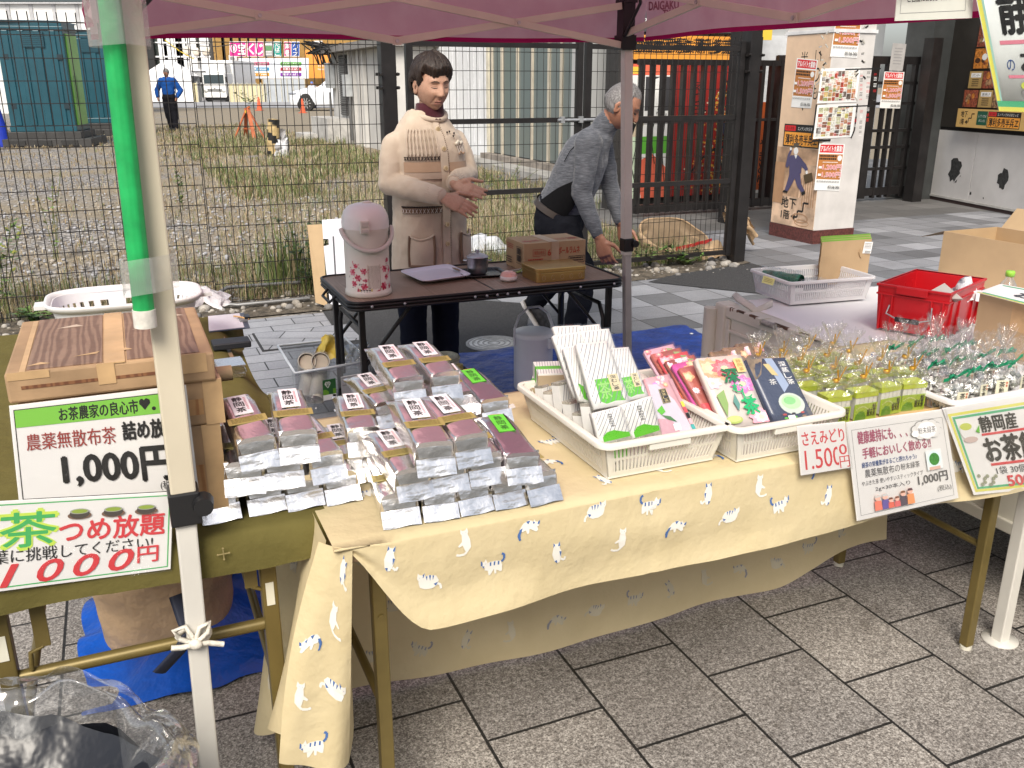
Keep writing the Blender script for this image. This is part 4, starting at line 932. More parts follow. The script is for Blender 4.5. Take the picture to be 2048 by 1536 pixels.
mb.sheet(crumple(sackf,.035,5,2),30,6,kr2);mb.sheet(crumple(lambda a,b:sackf(a,b)*1.03,.035,5,2),30,6,kr);mb.tube([crumple(sackf,.035,5,2)(k/30,1) for k in range(30)],.006,kr,5,closed=True);mb.add([(-.22,-.15,.02),(.22,-.15,.02),(.22,.15,.02),(-.22,.15,.02)],[(0,1,2,3)],kr2);mb.build('sack_body',t)
mb = MB(M);mb.sheet(crumple(lambda a,b:Vector((-.1+.36*a,-.2-.01*math.sin(PI*a),.07+.05*a+.03*b)),.01,4,2),12,2,ink('sack_red',(.42,.03,.03)));mb.build('red_stripe',t)
t0 = crumple(lambda a,b:Vector((-.05+.1*math.cos(6*b)+.02,-.12+.03*math.sin(5*a),.0+.34*a+.08*math.sin(4*b))),.06,4,6)
p = G(1440,500) + Z*0;M = fr(p-V*.2,A);mb = MB(M)
mb.sheet(crumple(lambda a,b:Vector((-.16+.34*a,-.05+.03*math.sin(9*b),.30-.22*a*a+.13*b)),.05,4,6),14,8,kr);tag(mb.build('torn_kraft_paper'),'strip of torn kraft paper caught on the gate post','paper')
p = G(1425,515);mb = MB(fr(p,A));mb.sheet(crumple(lambda a,b:Vector((-.2+.42*a,-.1+.2*b,.10*math.sin(PI*a)*math.sin(PI*b)+.02)),.05,5,3),14,8,kr);tag(mb.build('crumpled_paper'),'crumpled kraft paper lying at the foot of the gate','paper')
p = G(985,520);mb = MB(fr(p+V*.25,A));pls = P('white_plastic_sheet',(.66,.68,.70),.35,var=.1,vs=8,bmp=.8,bs=18,bd=.02)
mb.sheet(crumple(lambda a,b:Vector((-.28+.56*a,-.18+.36*b,.17*math.sin(PI*a)**.7*math.sin(PI*b)**.7)),.05,5,8),22,14,pls);tag(mb.build('plastic_sheet'),'crumpled white plastic sheet on the grass behind the gate','plastic sheet')
q = [S(.62,6.32,.012),S(1.12,6.40,.012),S(1.12,6.66,.012),S(.62,6.60,.012)]
t = thing('drain_grate','steel mesh drain grate lying at the foot of the fence','grate',q[0],A);mb = MB()
for k in range(24):mb.bar(lerp(q[0],q[1],k/23),lerp(q[3],q[2],k/23),.004,.012,steel)
for k in range(8):mb.bar(lerp(q[0],q[3],k/7),lerp(q[1],q[2],k/7),.004,.008,steel)
mb.build('grate_bars',t)
mb = MB();mb.tube([S(1.1,6.05,.03),S(.62,6.03,.03),S(.53,6.08,.04),S(.52,6.25,.07),S(.60,6.33,.09),S(1.1,6.36,.08)],.013,P('grey_tube',(.20,.20,.20),.45,.4),8);tag(mb.build('bent_steel_tube'),'bent grey steel tube lying on stones by the fence','tube')
# ------------------------------------------------------------------ canopy tent
pink = cloth_mat('canopy_pink',(.64,.36,.41),500,.1,5,.8,.7,.12,(.58,.29,.345))
hemp = cloth_mat('canopy_hem',(.36,.012,.10),500,.1,9,.2,.35)
bei = P('beige_enamel',(.58,.52,.40),.38,var=.05,vs=6);beil = P('pale_enamel',(.60,.58,.53),.4,var=.06,vs=6);tru = P('truss_enamel',(.56,.52,.44),.45,var=.06)
pbk = P('black_plastic',(.012,.012,.013),.35,var=.1)
t = thing('canopy_tent','pink canopy tent on beige folding legs over the stall','tent',S(1.0,2.4,0),A)
L0,L1,L2,L3 = (.034,1.40),(.034,3.36),(1.932,3.36),(2.012,1.39)
def leg(u,v,du,zmid,zt,wo,wi,mo,mi,clampz,foot=True,k=.4):
    mb = MB();b = S(u-du,v,0);m_ = S(u,v,zmid);e = S(u+du*k,v,zt)
    mb.bar(m_-Z*.01,e,wo,wo,mo,up=V);mb.build('leg',t,bev=.003)
    l = [o for o in t.children][-1]
    mb = MB();mb.bar(b,m_+Z*.03,wi,wi,mi,up=V);mb.build('leg_extension',l,bev=.003)
    mb = MB();mb.box((-wo*.62,-wo*.62,clampz-.028),(wo*.62,wo*.62,clampz+.028),pbk,fr(S(u,v,0),A));mb.cyl(S(u+wo*.7,v-wo*.3,clampz+.005),S(u+wo*.7,v-wo*.95,clampz+.005),.018,.015,pbk,12);mb.build('clamp',l,bev=.003)
    if foot:
        mb = MB(fr(S(u-du,v,0),A));mb.lathe([(0,.0),(.045,.0),(.045,.006),(0,.006)],mi,20);mb.build('foot_plate',l)
leg(*L0,.020,.775,1.80,.038,.032,bei,beil,.776)
leg(*L1,.0,.78,1.80,.036,.030,bei,beil,.78)
leg(1.976,3.36,-.04,.72,1.80,.037,.031,beil,P('leg_alu',(.47,.455,.43),.4,.3),.755,True,1.15)
leg(*L3,.0,.78,1.80,.038,.033,beil,beil,.78)
def pt(a,b,f,z):return S(lerp(a[0],b[0],f),lerp(a[1],b[1],f),z)
def truss(a,b,off,zl,zh):
    q = (U if abs(a[1]-b[1]) > .5 else V)*off
    mb = MB()
    for f0,f1,za,zb_ in ((.015,.5,zl,zh),(.015,.5,zh,zl),(.5,.985,zl,zh),(.5,.985,zh,zl)):
        mb.bar(pt(a,b,f0,za)+q*(1 if za < zb_ else 1.5),pt(a,b,f1,zb_)+q*(1 if za < zb_ else 1.5),.012,.026,tru)
    o = mb.build('truss_bar',t,bev=.002)
    for f,z in ((.25,(zl+zh)/2),(.75,(zl+zh)/2),(.5,zl),(.5,zh)):
        mb = MB();c = pt(a,b,f,z)+q*2;s = q.normalized();mb.cyl(c-s*.012,c+s*.006,.007,.007,steel,8)
        mb.bar(c-Z*.014-q*.3,c+Z*.014-q*.3,.030,.012,tru,up=q);mb.build('truss_joint',o)
truss(L1,L2,-.012,1.556,1.70);truss(L2,L3,-.012,1.60,1.76);truss(L0,L1,.012,1.60,1.76);truss(L0,L3,.012,1.62,1.76)
for q in (L1,L2,L0,L3):
    mb = MB();M = fr(S(*q),A);mb.box((-.032,-.032,1.537),(.032,.032,1.593),pbk,M);mb.box((-.026,-.026,1.59),(.026,.026,1.72),pbk,M);mb.box((-.032,-.032,1.712),(.032,.032,1.768),pbk,M);mb.build('leg_bracket',t)
mb = MB();mb.tube([S(L1[0]+.02,L1[1]-.02,1.56),S(.3,3.1,1.79),S(.5,2.85,1.95)],.009,pbk,6);mb.build('roof_strut',t);mb = MB();mb.tube([S(L2[0]-.02,L2[1]-.02,1.58),S(1.9,3.2,1.70),S(1.75,3.0,1.84)],.007,pbk,6);mb.build('roof_strut',t)
mb = MB();u0,u1,v0,v1,ze,pk = -.02,2.06,1.30,3.42,1.765,2.45;cx,cy = (u0+u1)/2,(v0+v1)/2
def roof(a,b):
    u,v = lerp(u0,u1,a),lerp(v0,v1,b);d = max(abs(a-.5),abs(b-.5))*2
    return S(u,v,lerp(pk,ze,d) - .03*math.sin(PI*d) + .012*nz(u*3,v*3) + .006*nz(u*9,v*5,2))
mb.sheet(roof,44,44,pink)
for a,b,o in (((u0,v1),(u1,v1),V),((u1,v1),(u1,v0),U),((u0,v0),(u0,v1),U*-1),((u1,v0),(u0,v0),V*-1)):
    zb_ = 1.562
    f0 = lambda x,y,a=a,b=b,o=o:S(lerp(a[0],b[0],x),lerp(a[1],b[1],x),lerp(ze,zb_+.014*math.sin(6.28*x)*.5+.03*(x if o == V else 1.0),y)) + o*(.012*math.sin(x*21)*y + .01*nz(x*8,y*2))
    mb.sheet(f0,40,5,pink)
    hm = lambda x,y,f0=f0,o=o:f0(x,1) - Z*.016*y + o*(-.002*y)
    mb.sheet(hm,40,1,hemp)
mb.build('canopy',t)
f = Flat(onU(1296,0,2.052),onU(1362,-4,2.052),onU(1362,22,2.052),onU(1296,26,2.052),60,20)
f.mb = MB();f.n = U*-1;canopy_ink = P('canopy_print',(.30,.09,.13),.8,var=0)  # dark colour of the lettering printed on the canopy side
f.text('DAIGAKU',2,3,56,16,canopy_ink,.05).text('TYA',28,17,50,27,canopy_ink,.05);f.mb.build('canopy_print',t)
# green rolled banner pole taped to the near leg
t = thing('green_pole','green padded pole with white end cap taped to the near tent leg','pole',S(.012,1.358,1.05),A)
gpa = P('green_vinyl',(.012,.33,.085),.42,var=.28,vs=16,bmp=.2,bs=30);a = onV(290,640,1.358);b = onV(219,0,1.358);d = (b-a).normalized()
mb = MB();mb.cyl(a+d*.012,b+d*.5,.0155,.0155,gpa,8,smooth=False);mb.build('pole_sleeve',t,bev=.003)
mb = MB();mb.cyl(a-d*.010,a+d*.016,.0158,.0160,P('cap_white',(.62,.60,.54),.5,var=.15,vs=60),18);mb.build('end_cap',t,bev=.003)
tape = clear_film('clear_tape',(.97,.97,.95),.10,.25,.16,60,.5)
for z0,z1 in ((1.128,1.178),(1.455,1.52)):
    mb = MB()
    c0 = S(.010,1.338,0);ring = lambda z:[S(-.012,1.338,z),S(.030,1.336,z+.004),S(.064,1.372,z+.002),S(.066,1.42,z),S(.03,1.425,z),S(-.008,1.385,z)]
    mb.loft([ring(z0),ring((z0+z1)/2),ring(z1)],tape,False,False);tag(mb.build('clear_tape'),'clear tape round the green pole and tent leg, %s' % ('lower strip over the basket' if z0 < 1.3 else 'upper strip at the top edge'),'tape')
# rope bow round the near leg
rope = P('white_rope',(.66,.62,.54),.9,var=.1,vs=90,bmp=.8,bs=160);c = onV(390,1285,1.378)
mb = MB();n = 40
mb.tube([c+U*.026*math.cos(a)+V*(.028+.026*math.sin(a))+Z*.004*math.sin(2*a) for a in [2*PI*k/20 for k in range(20)]],.0042,rope,6,closed=True)
mb.tube([c-V*.004,c-U*.022+Z*.012,c-U*.030+Z*.030,c-U*.012+Z*.034,c+Z*.004],.0042,rope,6);mb.tube([c-V*.004,c+U*.022+Z*.014,c+U*.026+Z*.032,c+U*.010+Z*.026,c],.0042,rope,6)
mb.tube([c-V*.006,c-U*.022-Z*.004,c-U*.037-Z*.001],.005,rope,6);mb.tube([c-V*.006,c+U*.02-Z*.006,c+U*.044-Z*.015],.005,rope,6);mb.ell(c-V*.006,(.012,.008,.009),rope,10,6)
tag(mb.build('rope'),'white rope tied in a bow round the near tent leg','rope')
# ------------------------------------------------------------------ folding tables and their cloths
brass = P('brass_enamel',(.18,.135,.045),.38,.35,var=.12,vs=9);wfoot = P('foot_white',(.62,.60,.5),.6)
woodt = P('table_top_brown',(.22,.15,.09),.5,var=.2)
t1 = thing('folding_table','long folding table with brass legs under the cat cloth','table',S(1.1,1.6,0),A)
mb = MB(STREET);mb.box((.255,1.305,.665),(1.99,1.895,.697),woodt);mb.build('tabletop',t1,bev=.004)
for u,v in ((.338,1.40),(.338,1.87),(1.898,1.40),(1.898,1.87)):
    mb = MB();mb.bar(S(u,v,.012),S(u,v,.664),.026,.026,brass,up=V);l = mb.build('leg',t1,bev=.003)
    mb = MB();mb.cyl(S(u,v,0),S(u,v,.0118),.015,.015,wfoot,14);mb.build('foot',l);mb = MB();mb.cyl(S(u,v-.0135,.50),S(u,v-.0165,.50),.006,.006,brass,8);mb.build('rivet',l)
mb = MB()
for v in (1.40,1.87):mb.bar(S(.352,v,.64),S(1.884,v,.64),.02,.028,brass)
for u in (.338,1.898):mb.cyl(S(u,1.414,.30),S(u,1.856,.30),.009,.009,brass,10)
mb.build('frame_rail',t1)
creamc = cloth_mat('cream_cotton',(.72,.61,.38),700,.2,6,.6,.22,.10,(.67,.56,.335))
catw = P('cat_white',(.72,.70,.64),.9,var=.03);catb = P('cat_blue',(.055,.13,.33),.9,var=.1)
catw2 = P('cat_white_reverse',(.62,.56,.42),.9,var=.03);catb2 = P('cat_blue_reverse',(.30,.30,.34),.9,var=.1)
def gs0(x,s):return math.exp(-(x/s)**2)
def drop(u):return .008+.165*sstep(.262,.40,u)**.75
def wob(u,q,s):return .006*math.sin(u*9+s)*q+.012*nz(u*3.1,q*2+s)
def Pfront(u,q):                     # q 0..1 down the front drop
    h = drop(u);return S(u,1.292-.012*q+wob(u,q,1)*q*1.5+.003*gs0(u-.84,.006)-.0035*gs0(u-1.36,.005)+.006*nz(u*9,q*1.5,4)*q+.02*(1-sstep(.26,.36,u))*q,.7035-h*q)
def Ptop(u,v):return S(u,v,.7035-.006*sstep(1.302,1.292,v)-.006*sstep(1.893,1.904,v)+.0007*nz(u*14,v*14))
def Pback(u,q):
    sag = .012*sstep(.62,.42,u)+.08*sstep(1.6,1.98,u)
    return S(u,1.906+.010*math.sin(u*5)*q-.085*q+.02*nz(u*4,q*2,7)*q,.70-(.688-sag)*q)
mb = MB()
def Pall(a,b):
    u = lerp(.245,2.02,a)
    if b < .25:return Pfront(u,1-b/.25)
    if b < .6:return Ptop(u,lerp(1.292,1.905,(b-.25)/.35))
    return Pback(u,(b-.6)/.4)
mb.sheet(Pall,120,80,creamc)
# left overhang: a corner tail in front and the side falling behind it
def Ptail(a,b):
    tl,tr = S(.228,1.330,.703),S(.275,1.294,.700);bl,br_ = S(.128,1.305,.325),S(.245,1.30,.285)
    q = lerp(lerp(tl,tr,a),lerp(bl,br_,a),b)
    return q - V*(.030*math.sin(PI*a)*(.3+.7*b)+.012*math.sin(a*7+b*2)*b) + U*(.014*math.sin(PI*b)*(-1+a))
mb.sheet(Ptail,16,30,creamc)
def Pside(a,b):
    v = lerp(1.33,1.90,a);zt = .703;zb_ = lerp(.34,.05,sstep(0,.8,a))
    return S(.240-.05*b-.035*math.sin(a*11)*b-.03*b*b,v+.01*math.sin(b*5),lerp(zt,zb_,b))
mb.sheet(Pside,30,20,creamc)
def Pfold(a,b):                      # inside of the tail turning back to the table
    q0 = Ptail(1,b);q1 = S(.262,1.40+.05*b,lerp(.70,.36,b));return lerp(q0,q1,a) + U*.02*math.sin(PI*a)*b
mb.sheet(Pfold,8,20,creamc)
def hemline(fn,n,m):
    for k in range(n):
        pass
CATS = [  # body, ears/head, tail, blue patches : drawn in a unit square
 ([(.15,.35),(.35,.28),(.62,.30),(.80,.36),(.84,.55),(.80,.80),(.74,.80),(.72,.62),(.60,.64),(.58,.84),(.51,.84),(.50,.64),(.36,.64),(.34,.84),(.27,.84),(.26,.64),(.14,.58)],[(.02,.12),(.08,.22),(.16,.20),(.22,.10),(.27,.30),(.22,.46),(.08,.46),(.0,.34)],[(.82,.40),(.93,.30),(.95,.12),(.86,.06)],[[(.02,.12),(.08,.22),(.06,.36),(.0,.34)],[(.36,.30),(.42,.30),(.40,.46),(.35,.44)],[(.52,.30),(.58,.31),(.55,.48),(.50,.46)],[(.68,.33),(.74,.35),(.72,.50),(.66,.48)],[(.04,.36),(.14,.40),(.10,.47)]]),
 ([(.38,.22),(.60,.24),(.66,.50),(.64,.78),(.52,.90),(.40,.86),(.34,.62),(.20,.66),(.16,.60),(.34,.48)],[(.36,.0),(.42,.08),(.54,.08),(.62,.0),(.64,.18),(.56,.28),(.42,.28),(.34,.16)],[(.50,.86),(.36,.98),(.14,.96),(.04,.90)],[]),
 ([(.10,.50),(.22,.30),(.48,.24),(.74,.30),(.88,.50),(.80,.72),(.60,.80),(.34,.80),(.16,.70)],[(.66,.14),(.74,.22),(.84,.20),(.92,.12),(.94,.34),(.86,.46),(.72,.44),(.64,.30)],[(.14,.62),(.02,.70),(.0,.86)],[[(.30,.28),(.36,.27),(.34,.46)],[(.42,.25),(.50,.25),(.44,.48)],[(.56,.26),(.62,.28),(.56,.46)],[(.66,.14),(.74,.22),(.70,.34)],[(.14,.56),(.30,.62),(.20,.70)]]),
 ([(.40,.24),(.64,.22),(.72,.50),(.66,.84),(.56,.96),(.46,.94),(.38,.74),(.32,.50)],[(.34,.02),(.40,.10),(.54,.08),(.60,.0),(.64,.20),(.56,.30),(.42,.32),(.34,.20)],[(.40,.80),(.26,.92),(.20,.78)],[[(.34,.02),(.40,.10),(.44,.20),(.36,.22)],[(.33,.48),(.42,.44),(.40,.70)],[(.60,.0),(.64,.20),(.55,.12)],[(.56,.80),(.66,.82),(.56,.96)]]),
 ([(.16,.26),(.44,.16),(.68,.28),(.82,.50),(.70,.60),(.56,.54),(.50,.70),(.42,.66),(.42,.52),(.22,.50),(.14,.64),(.06,.58)],[(.0,.20),(.08,.26),(.18,.24),(.24,.14),(.26,.36),(.16,.46),(.04,.42)],[(.76,.54),(.86,.72),(.78,.92)],[[(.40,.18),(.56,.2),(.48,.32)],[(.70,.44),(.82,.50),(.86,.74),(.80,.92),(.76,.88),(.78,.70)],[(.0,.20),(.08,.26),(.1,.36),(.02,.34)],[(.20,.26),(.30,.22),(.26,.34)]]),
]
def put_cat(fn,nrm,cx,cy,sz,kind,flip,mw,mbl,sub=1.0,rot=0.0):
    body,head,tail,patches = CATS[kind];co,si = math.cos(rot),math.sin(rot)
    def T(x,y,lay):
        x,y = (x-.5)*(-1 if flip else 1),(y-.5)*sub;x,y = x*co-y*si,x*si+y*co
        return fn(cx+x*sz,cy+y*sz) + nrm*(.0014+.0003*lay)
    def pol(p,m,lay):
        c = (sum(a for a,b in p)/len(p),sum(b for a,b in p)/len(p));n = len(p)
        mb.add([T(*c,lay)]+[T(a,b,lay) for a,b in p],[(0,1+(k+1) % n,1+k) for k in range(n)] if flip else [(0,1+k,1+(k+1) % n) for k in range(n)],m)
    def strip(p,wd,m,lay):
        for (x0,y0),(x1,y1) in zip(p,p[1:]):
            l = math.hypot(x1-x0,y1-y0);ox,oy = -(y1-y0)/l*wd,(x1-x0)/l*wd;pol([(x0+ox,y0+oy),(x1+ox,y1+oy),(x1-ox,y1-oy),(x0-ox,y0-oy)],m,lay)
    pol(body,mw,0);pol(head,mw,1);strip(tail,.045,mbl if kind in (0,4) else mw,0)
    for p in patches:pol(p,mbl,2)
    hx = sum(a for a,b in head)/len(head);hy = sum(b for a,b in head)/len(head)+.03
    for dx in (-.06,.06):pol([(hx+dx-.012,hy),(hx+dx,hy-.015),(hx+dx+.012,hy),(hx+dx,hy+.015)],mbl,3)
r = random.Random(21)
def drape(u,s):                       # s: metres down (front drop, s>0) or back over the top (s<0)
    if s >= 0:return Pfront(u,s/drop(u))
    return Ptop(u,1.292-s)
k = 0
for row in range(-5,3):
    s = .030+row*.105 if row < 1 else .03+.058*row
    for col in range(16):
        u = .34+col*.122+(row % 2)*.061+r.uniform(-.012,.012);k += 1
        if u > 1.97:continue
        if s > 0 and s+.028 > drop(u):continue
        if -.03 < s < .028:s2 = .032
        else:s2 = s+r.uniform(-.01,.01)
        if row > 0:s2 = s
        put_cat(drape,(-V if s2 > 0 else Z),u,s2,.047,(k*3+row) % 5,k % 2,catw,catb,1.0,r.uniform(-.25,.25))
for row in range(5):
    for col in range(15):
        u = .42+col*.12+(row % 2)*.06;s = .10+row*.13;k += 1
        if u > 1.95:continue
        put_cat(lambda a,b:Pback(a,b/.70),-V,u,s,.056,(k*3) % 5,k % 2,catw2,catb2,1.0,r.uniform(-.4,.4))
for (a,b,kd) in ((.30,.42,4),(.62,.30,1),(.20,.66,1),(.72,.62,2),(.46,.90,0),(.75,.10,3)):
    put_cat(lambda x,y:Ptail(x,y),-V,a,b,.42 if kd else .40,kd,kd % 2,catw,catb,.31,r.uniform(-.3,.3))
for k,(a,b) in enumerate(((.5,.35),(.75,.55),(.6,.8),(.9,.3),(.85,.85))):
    put_cat(lambda x,y:Pside(x,y),-U,a,b,.10,k % 5,k % 2,catw2,catb2,.9)
tag(mb.build('cat_tablecloth'),'cream tablecloth printed with white and blue cats on the long table','tablecloth')
t2 = thing('folding_table','folding table with brass frame under the olive cloth','table',S(-.05,2.1,0),A)
mb = MB(STREET);mb.box((-.36,1.436,.665),(.235,2.95,.696),woodt);mb.build('tabletop',t2)
for u,v in ((-.262,1.47),(.158,1.47),(-.262,2.9),(.158,2.9)):
    mb = MB();mb.bar(S(u,v,.012),S(u,v,.664),.028,.028,brass,up=V);l = mb.build('leg',t2,bev=.003)
    mb = MB();mb.cyl(S(u,v,0),S(u,v,.0118),.016,.016,wfoot,12);mb.build('foot',l);mb = MB();mb.bar(S(u,v-.0145,.53),S(u,v-.0145,.575),.014,.002,wfoot,up=V);mb.build('catch',l)
mb = MB();mb.cyl(S(-.248,1.47,.487),S(.144,1.47,.487),.0115,.0115,brass,12);mb.cyl(S(-.248,1.47,.622),S(.144,1.47,.622),.010,.010,brass,12)
mb.bar(S(-.205,1.462,.625),S(-.205,1.462,.54),.022,.006,brass,up=V);mb.tube([S(-.205,1.462,.54),S(-.225,1.462,.532),S(-.228,1.462,.50)],.004,brass,6)
mb.bar(S(.128,1.462,.64),S(.128,1.462,.57),.022,.006,brass,up=V);mb.tube([S(.128,1.462,.57),S(.148,1.462,.56),S(.15,1.462,.54)],.004,brass,6)
for u in (-.262,.158):mb.cyl(S(u,1.484,.35),S(u,2.886,.35),.009,.009,brass,8)
mb.build('frame_rail',t2)
olive = cloth_mat('olive_linen',(.135,.115,.036),800,.5,8,.5,.05,.12,(.115,.098,.03))
mb = MB()
def Pol(a,b):
    v = lerp(1.415,2.96,b);u = lerp(-.40,.245+.05*sstep(1.6,2.9,v)+.018*math.sin(v*9),a)
    z = .7045+.0025*nz(u*6,v*6)+.0016*nz(u*30,v*9,3)
    if b < .1:f = b/.1;z -= (.068+.006*math.sin(u*14))*(1-f)+.004*f;v = 1.408+.005*math.sin(u*20)*(1-f)+.012*f**4
    else:v = lerp(1.420,2.96,(b-.1)/.9);z -= .004*(1-sstep(1.42,1.45,v))
    e = sstep(.90,1,a);z -= e*(.05+.02*math.sin(v*14))*sstep(1.45,1.7,v)
    return S(u,v,z)
mb.sheet(Pol,70,120,olive)
em = P('cloth_emblem',(.26,.21,.09),.9,var=0);c = onV(447,1108,1.403)
for dx,dz in ((1,0),(-1,0),(0,1),(0,-1)):
    mb.bar(c,c+U*.008*dx+Z*.009*dz,.0015,.0015,em);mb.ell(c+U*.009*dx+Z*.010*dz,(.002,.001,.002),em,8,5)
tag(mb.build('olive_tablecloth'),'olive green linen cloth over the left table','tablecloth')
# ------------------------------------------------------------------ box stack with signs
cb_ = P('box_card',(.36,.235,.13),.75,var=.22,vs=9,bmp=.35,bs=24,bd=.004);cbt = P('box_tape',(.50,.33,.17),.5,var=.15,vs=14)
def wood_print(name,c1,c2):
    m,nt,b = new_mat(name);c = coords(nt);mp = nt.nodes.new('ShaderNodeMapping');mp.inputs['Scale'].default_value = (12,1.6,1);nt.links.new(c,mp.inputs[0])
    wv = nt.nodes.new('ShaderNodeTexWave');wv.inputs['Scale'].default_value = 2.4;wv.inputs['Distortion'].default_value = 11;wv.inputs['Detail'].default_value = 3;nt.links.new(mp.outputs[0],wv.inputs['Vector'])
    col = mixc(nt,1,ramp(nt,wv.outputs['Fac'],[(.2,c1),(.8,c2)]),ramp(nt,noise_tex(nt,c,14,5,.7),[(.3,(.78,.74,.70)),(.62,(1,1,1))]),'MULTIPLY')
    nt.links.new(col,b.inputs['Base Color']);b.inputs['Roughness'].default_value = .5;bump(nt,b,noise_tex(nt,c,30,4),.25,.004);return m
wpr = wood_print('wood_grain_print',(.17,.098,.062),(.27,.172,.115));wpr2 = wood_print('wood_grain_print2',(.34,.16,.06),(.46,.26,.11));wpr3 = wood_print('wood_grain_end',(.15,.06,.03),(.24,.11,.05))
def stackbox(z0,z1,u0,u1,v0,v1,label,top=True,seed=0):
    t = thing('tea_box',label,'box',S((u0+u1)/2,(v0+v1)/2,z0),A,'worn card tea boxes stacked on the left table');inv = t.matrix_basis
    mb = MB(STREET);mb.box((u0,v0,z0),(u1,v1,z1),cb_);o = mb.build('box_body',t,bev=.004)
    mb = MB(STREET)
    if top:
        for a,b in ((.10,.45),(.57,.93)):mb.box((lerp(u0,u1,a),v0+.008,z1-.001),(lerp(u0,u1,b),v1-.006,z1+.0012),wpr)
        mb.box((lerp(u0,u1,.46),v0-.001,z1-.0005),(lerp(u0,u1,.56),v1+.001,z1+.0016),cbt);mb.box((u0+.02,v0+.002,z1+.0002),(u0+.028,v1-.01,z1+.0009),cbt)
        mb.box((u0+.125,v0-.0012,z1-.032),(u0+.150,v0,z1+.001),cbt);mb.box((u0+.003,v0-.001,z1-.011),(u0+.06,v0,z1+.0012),cbt);mb.box((u1-.05,v0-.0013,z1-.030),(u1-.012,v0,z1+.0012),cbt)
        mb.box((u0+.02,v0-.0008,z1-.026),(u1-.07,v0,z1-.021),wpr3);r = random.Random(2)
        for k in range(8):
            a,b = r.uniform(u0+.02,u1-.06),r.uniform(v0+.02,v1-.06);mb.add([(a,b,z1+.0018),(a+r.uniform(.02,.05),b+.004,z1+.0018),(a+r.uniform(.01,.04),b+r.uniform(.01,.02),z1+.0021)],[(0,1,2)],[cbt,P('torn_card',(.52,.42,.33),.8)][k % 2])
    else:
        mb.box((u0+.02,v0-.001,lerp(z0,z1,.25)),(u1-.03,v0,lerp(z0,z1,.60)),wpr2);mb.box((u1-.004,v0+.01,z0+.005),(u1+.0015,v1-.01,z1-.005),wpr3);mb.box((u1-.028,v0-.0014,z0),(u1+.0018,v0+.03,z1),cbt)
    mb.build('printed_panel',t);return t
stackbox(.956,1.003,-.190,.107,1.46,1.80,'wide worn box lid printed with wood grain, topmost of its stack')
stackbox(.880,.9555,-.180,.113,1.468,1.80,'worn tea box with dark end, middle of the stack',False)
stackbox(.7075,.8795,-.178,.104,1.470,1.78,'tall worn tea box at the bottom of the stack',False)
sleeve = clear_film('sleeve_film',(1,1,1),.03,.12,.0,12,.35)
paper = P('paper_white',(.84,.83,.815),.55,var=.02,vs=4,bmp=.1,bs=10,bd=.01);cyl_ = ink('sign_lime',(.22,.58,.07));mar = ink('print_maroon',(.33,.05,.04));redt = ink('print_bright_red',(.68,.05,.06));gre = ink('print_green',(.06,.45,.12));limg = ink('print_lime',(.60,.80,.10));blu = ink('print_navy',(.03,.08,.25))
def signthing(f,label,film=True):
    t = f.mb.build('price_sign')
    if film:
        g = Flat(*[p + f.n*.004 for p in f.c],f.W,f.H,bend=f.bend,bfn=f.bfn)
        vs = [g.p(-.6,-.6,0),g.p(g.W+.6,-.6,0),g.p(g.W+.6,g.H+.6,0),g.p(-.6,g.H+.6,0)]
        mb = MB();mb.add(vs,[(0,3,2,1)],sleeve);mb.build('plastic_sleeve',t)
    return tag(t,label,'price sign','price signs on the stall')
pv = 1.452
f = Flat(onV(18,812,pv),onV(372,770,pv),onV(398,985,pv),onV(38,1004,pv),100,66);f.sheet(paper)
f.frame(2,3,98,64.5,.5,bk).rect(2.5,3.5,97.5,15,cyl_).text('お茶農家の良心市',26,5,70.5,13.5,bk,.03).text('❤',71.5,5,77,12,bk).ell(79.5,11.5,1.2,1.2,bk)
hx,hy = 74.5,7;f.poly([(hx,hy+4.6),(hx-3.2,hy+1),(hx-3.1,hy-1),(hx-1.6,hy-1.9),(hx,hy-.6),(hx+1.6,hy-1.9),(hx+3.1,hy-1),(hx+3.2,hy+1)],bk)
f.text('農薬無散布茶',7,20,56,31,mar,.015).text('詰め放題',60,18,92,29.5,bk,.045).text('1,000円',25,35,86,57,bk,.045).text('(税込価格)',78,57,99,63,bk)
signthing(f,'white sign with green band priced 1,000 yen, taped to the box stack')
pv = 1.403
f = Flat(onV(-60,1006,pv),onV(346,984,pv),onV(341,1138,pv),onV(-55,1190,pv),100,44);f.sheet(paper)
f.frame(1.5,1.5,98.5,42.5,.6,gre)
f.text('茶',12,5,42,24,limg,.06).text('茶',13.5,6,40.5,23,gre,.02).text('つめ放題',42,11,96,23,redt,.035).text('茶葉に挑戦してください!',2,23.5,90,30.5,bk,.015)
for k,s in enumerate('1000'):f.text(s,13+k*18,31.2-k*.6,26+k*18 if k else 22,42-k*.5,redt,.035,.25)
f.text('円',82,29,93,38,redt,.02)
for k in range(3):
    x = 52+k*17;f.ell(x,9.2,6,2,ink('saucer',(.20,.12,.08))).ell(x,8.3,5,2.6,ink('cup_dark',(.07,.06,.05))).ell(x,7,4.8,1.4,ink('cup_rim',(.4,.42,.36))).ell(x,7,4,1.05,ink('tea_green',(.30,.42,.06)))
signthing(f,'white sign with big green tea character priced 1000 yen, hung below the boxes')
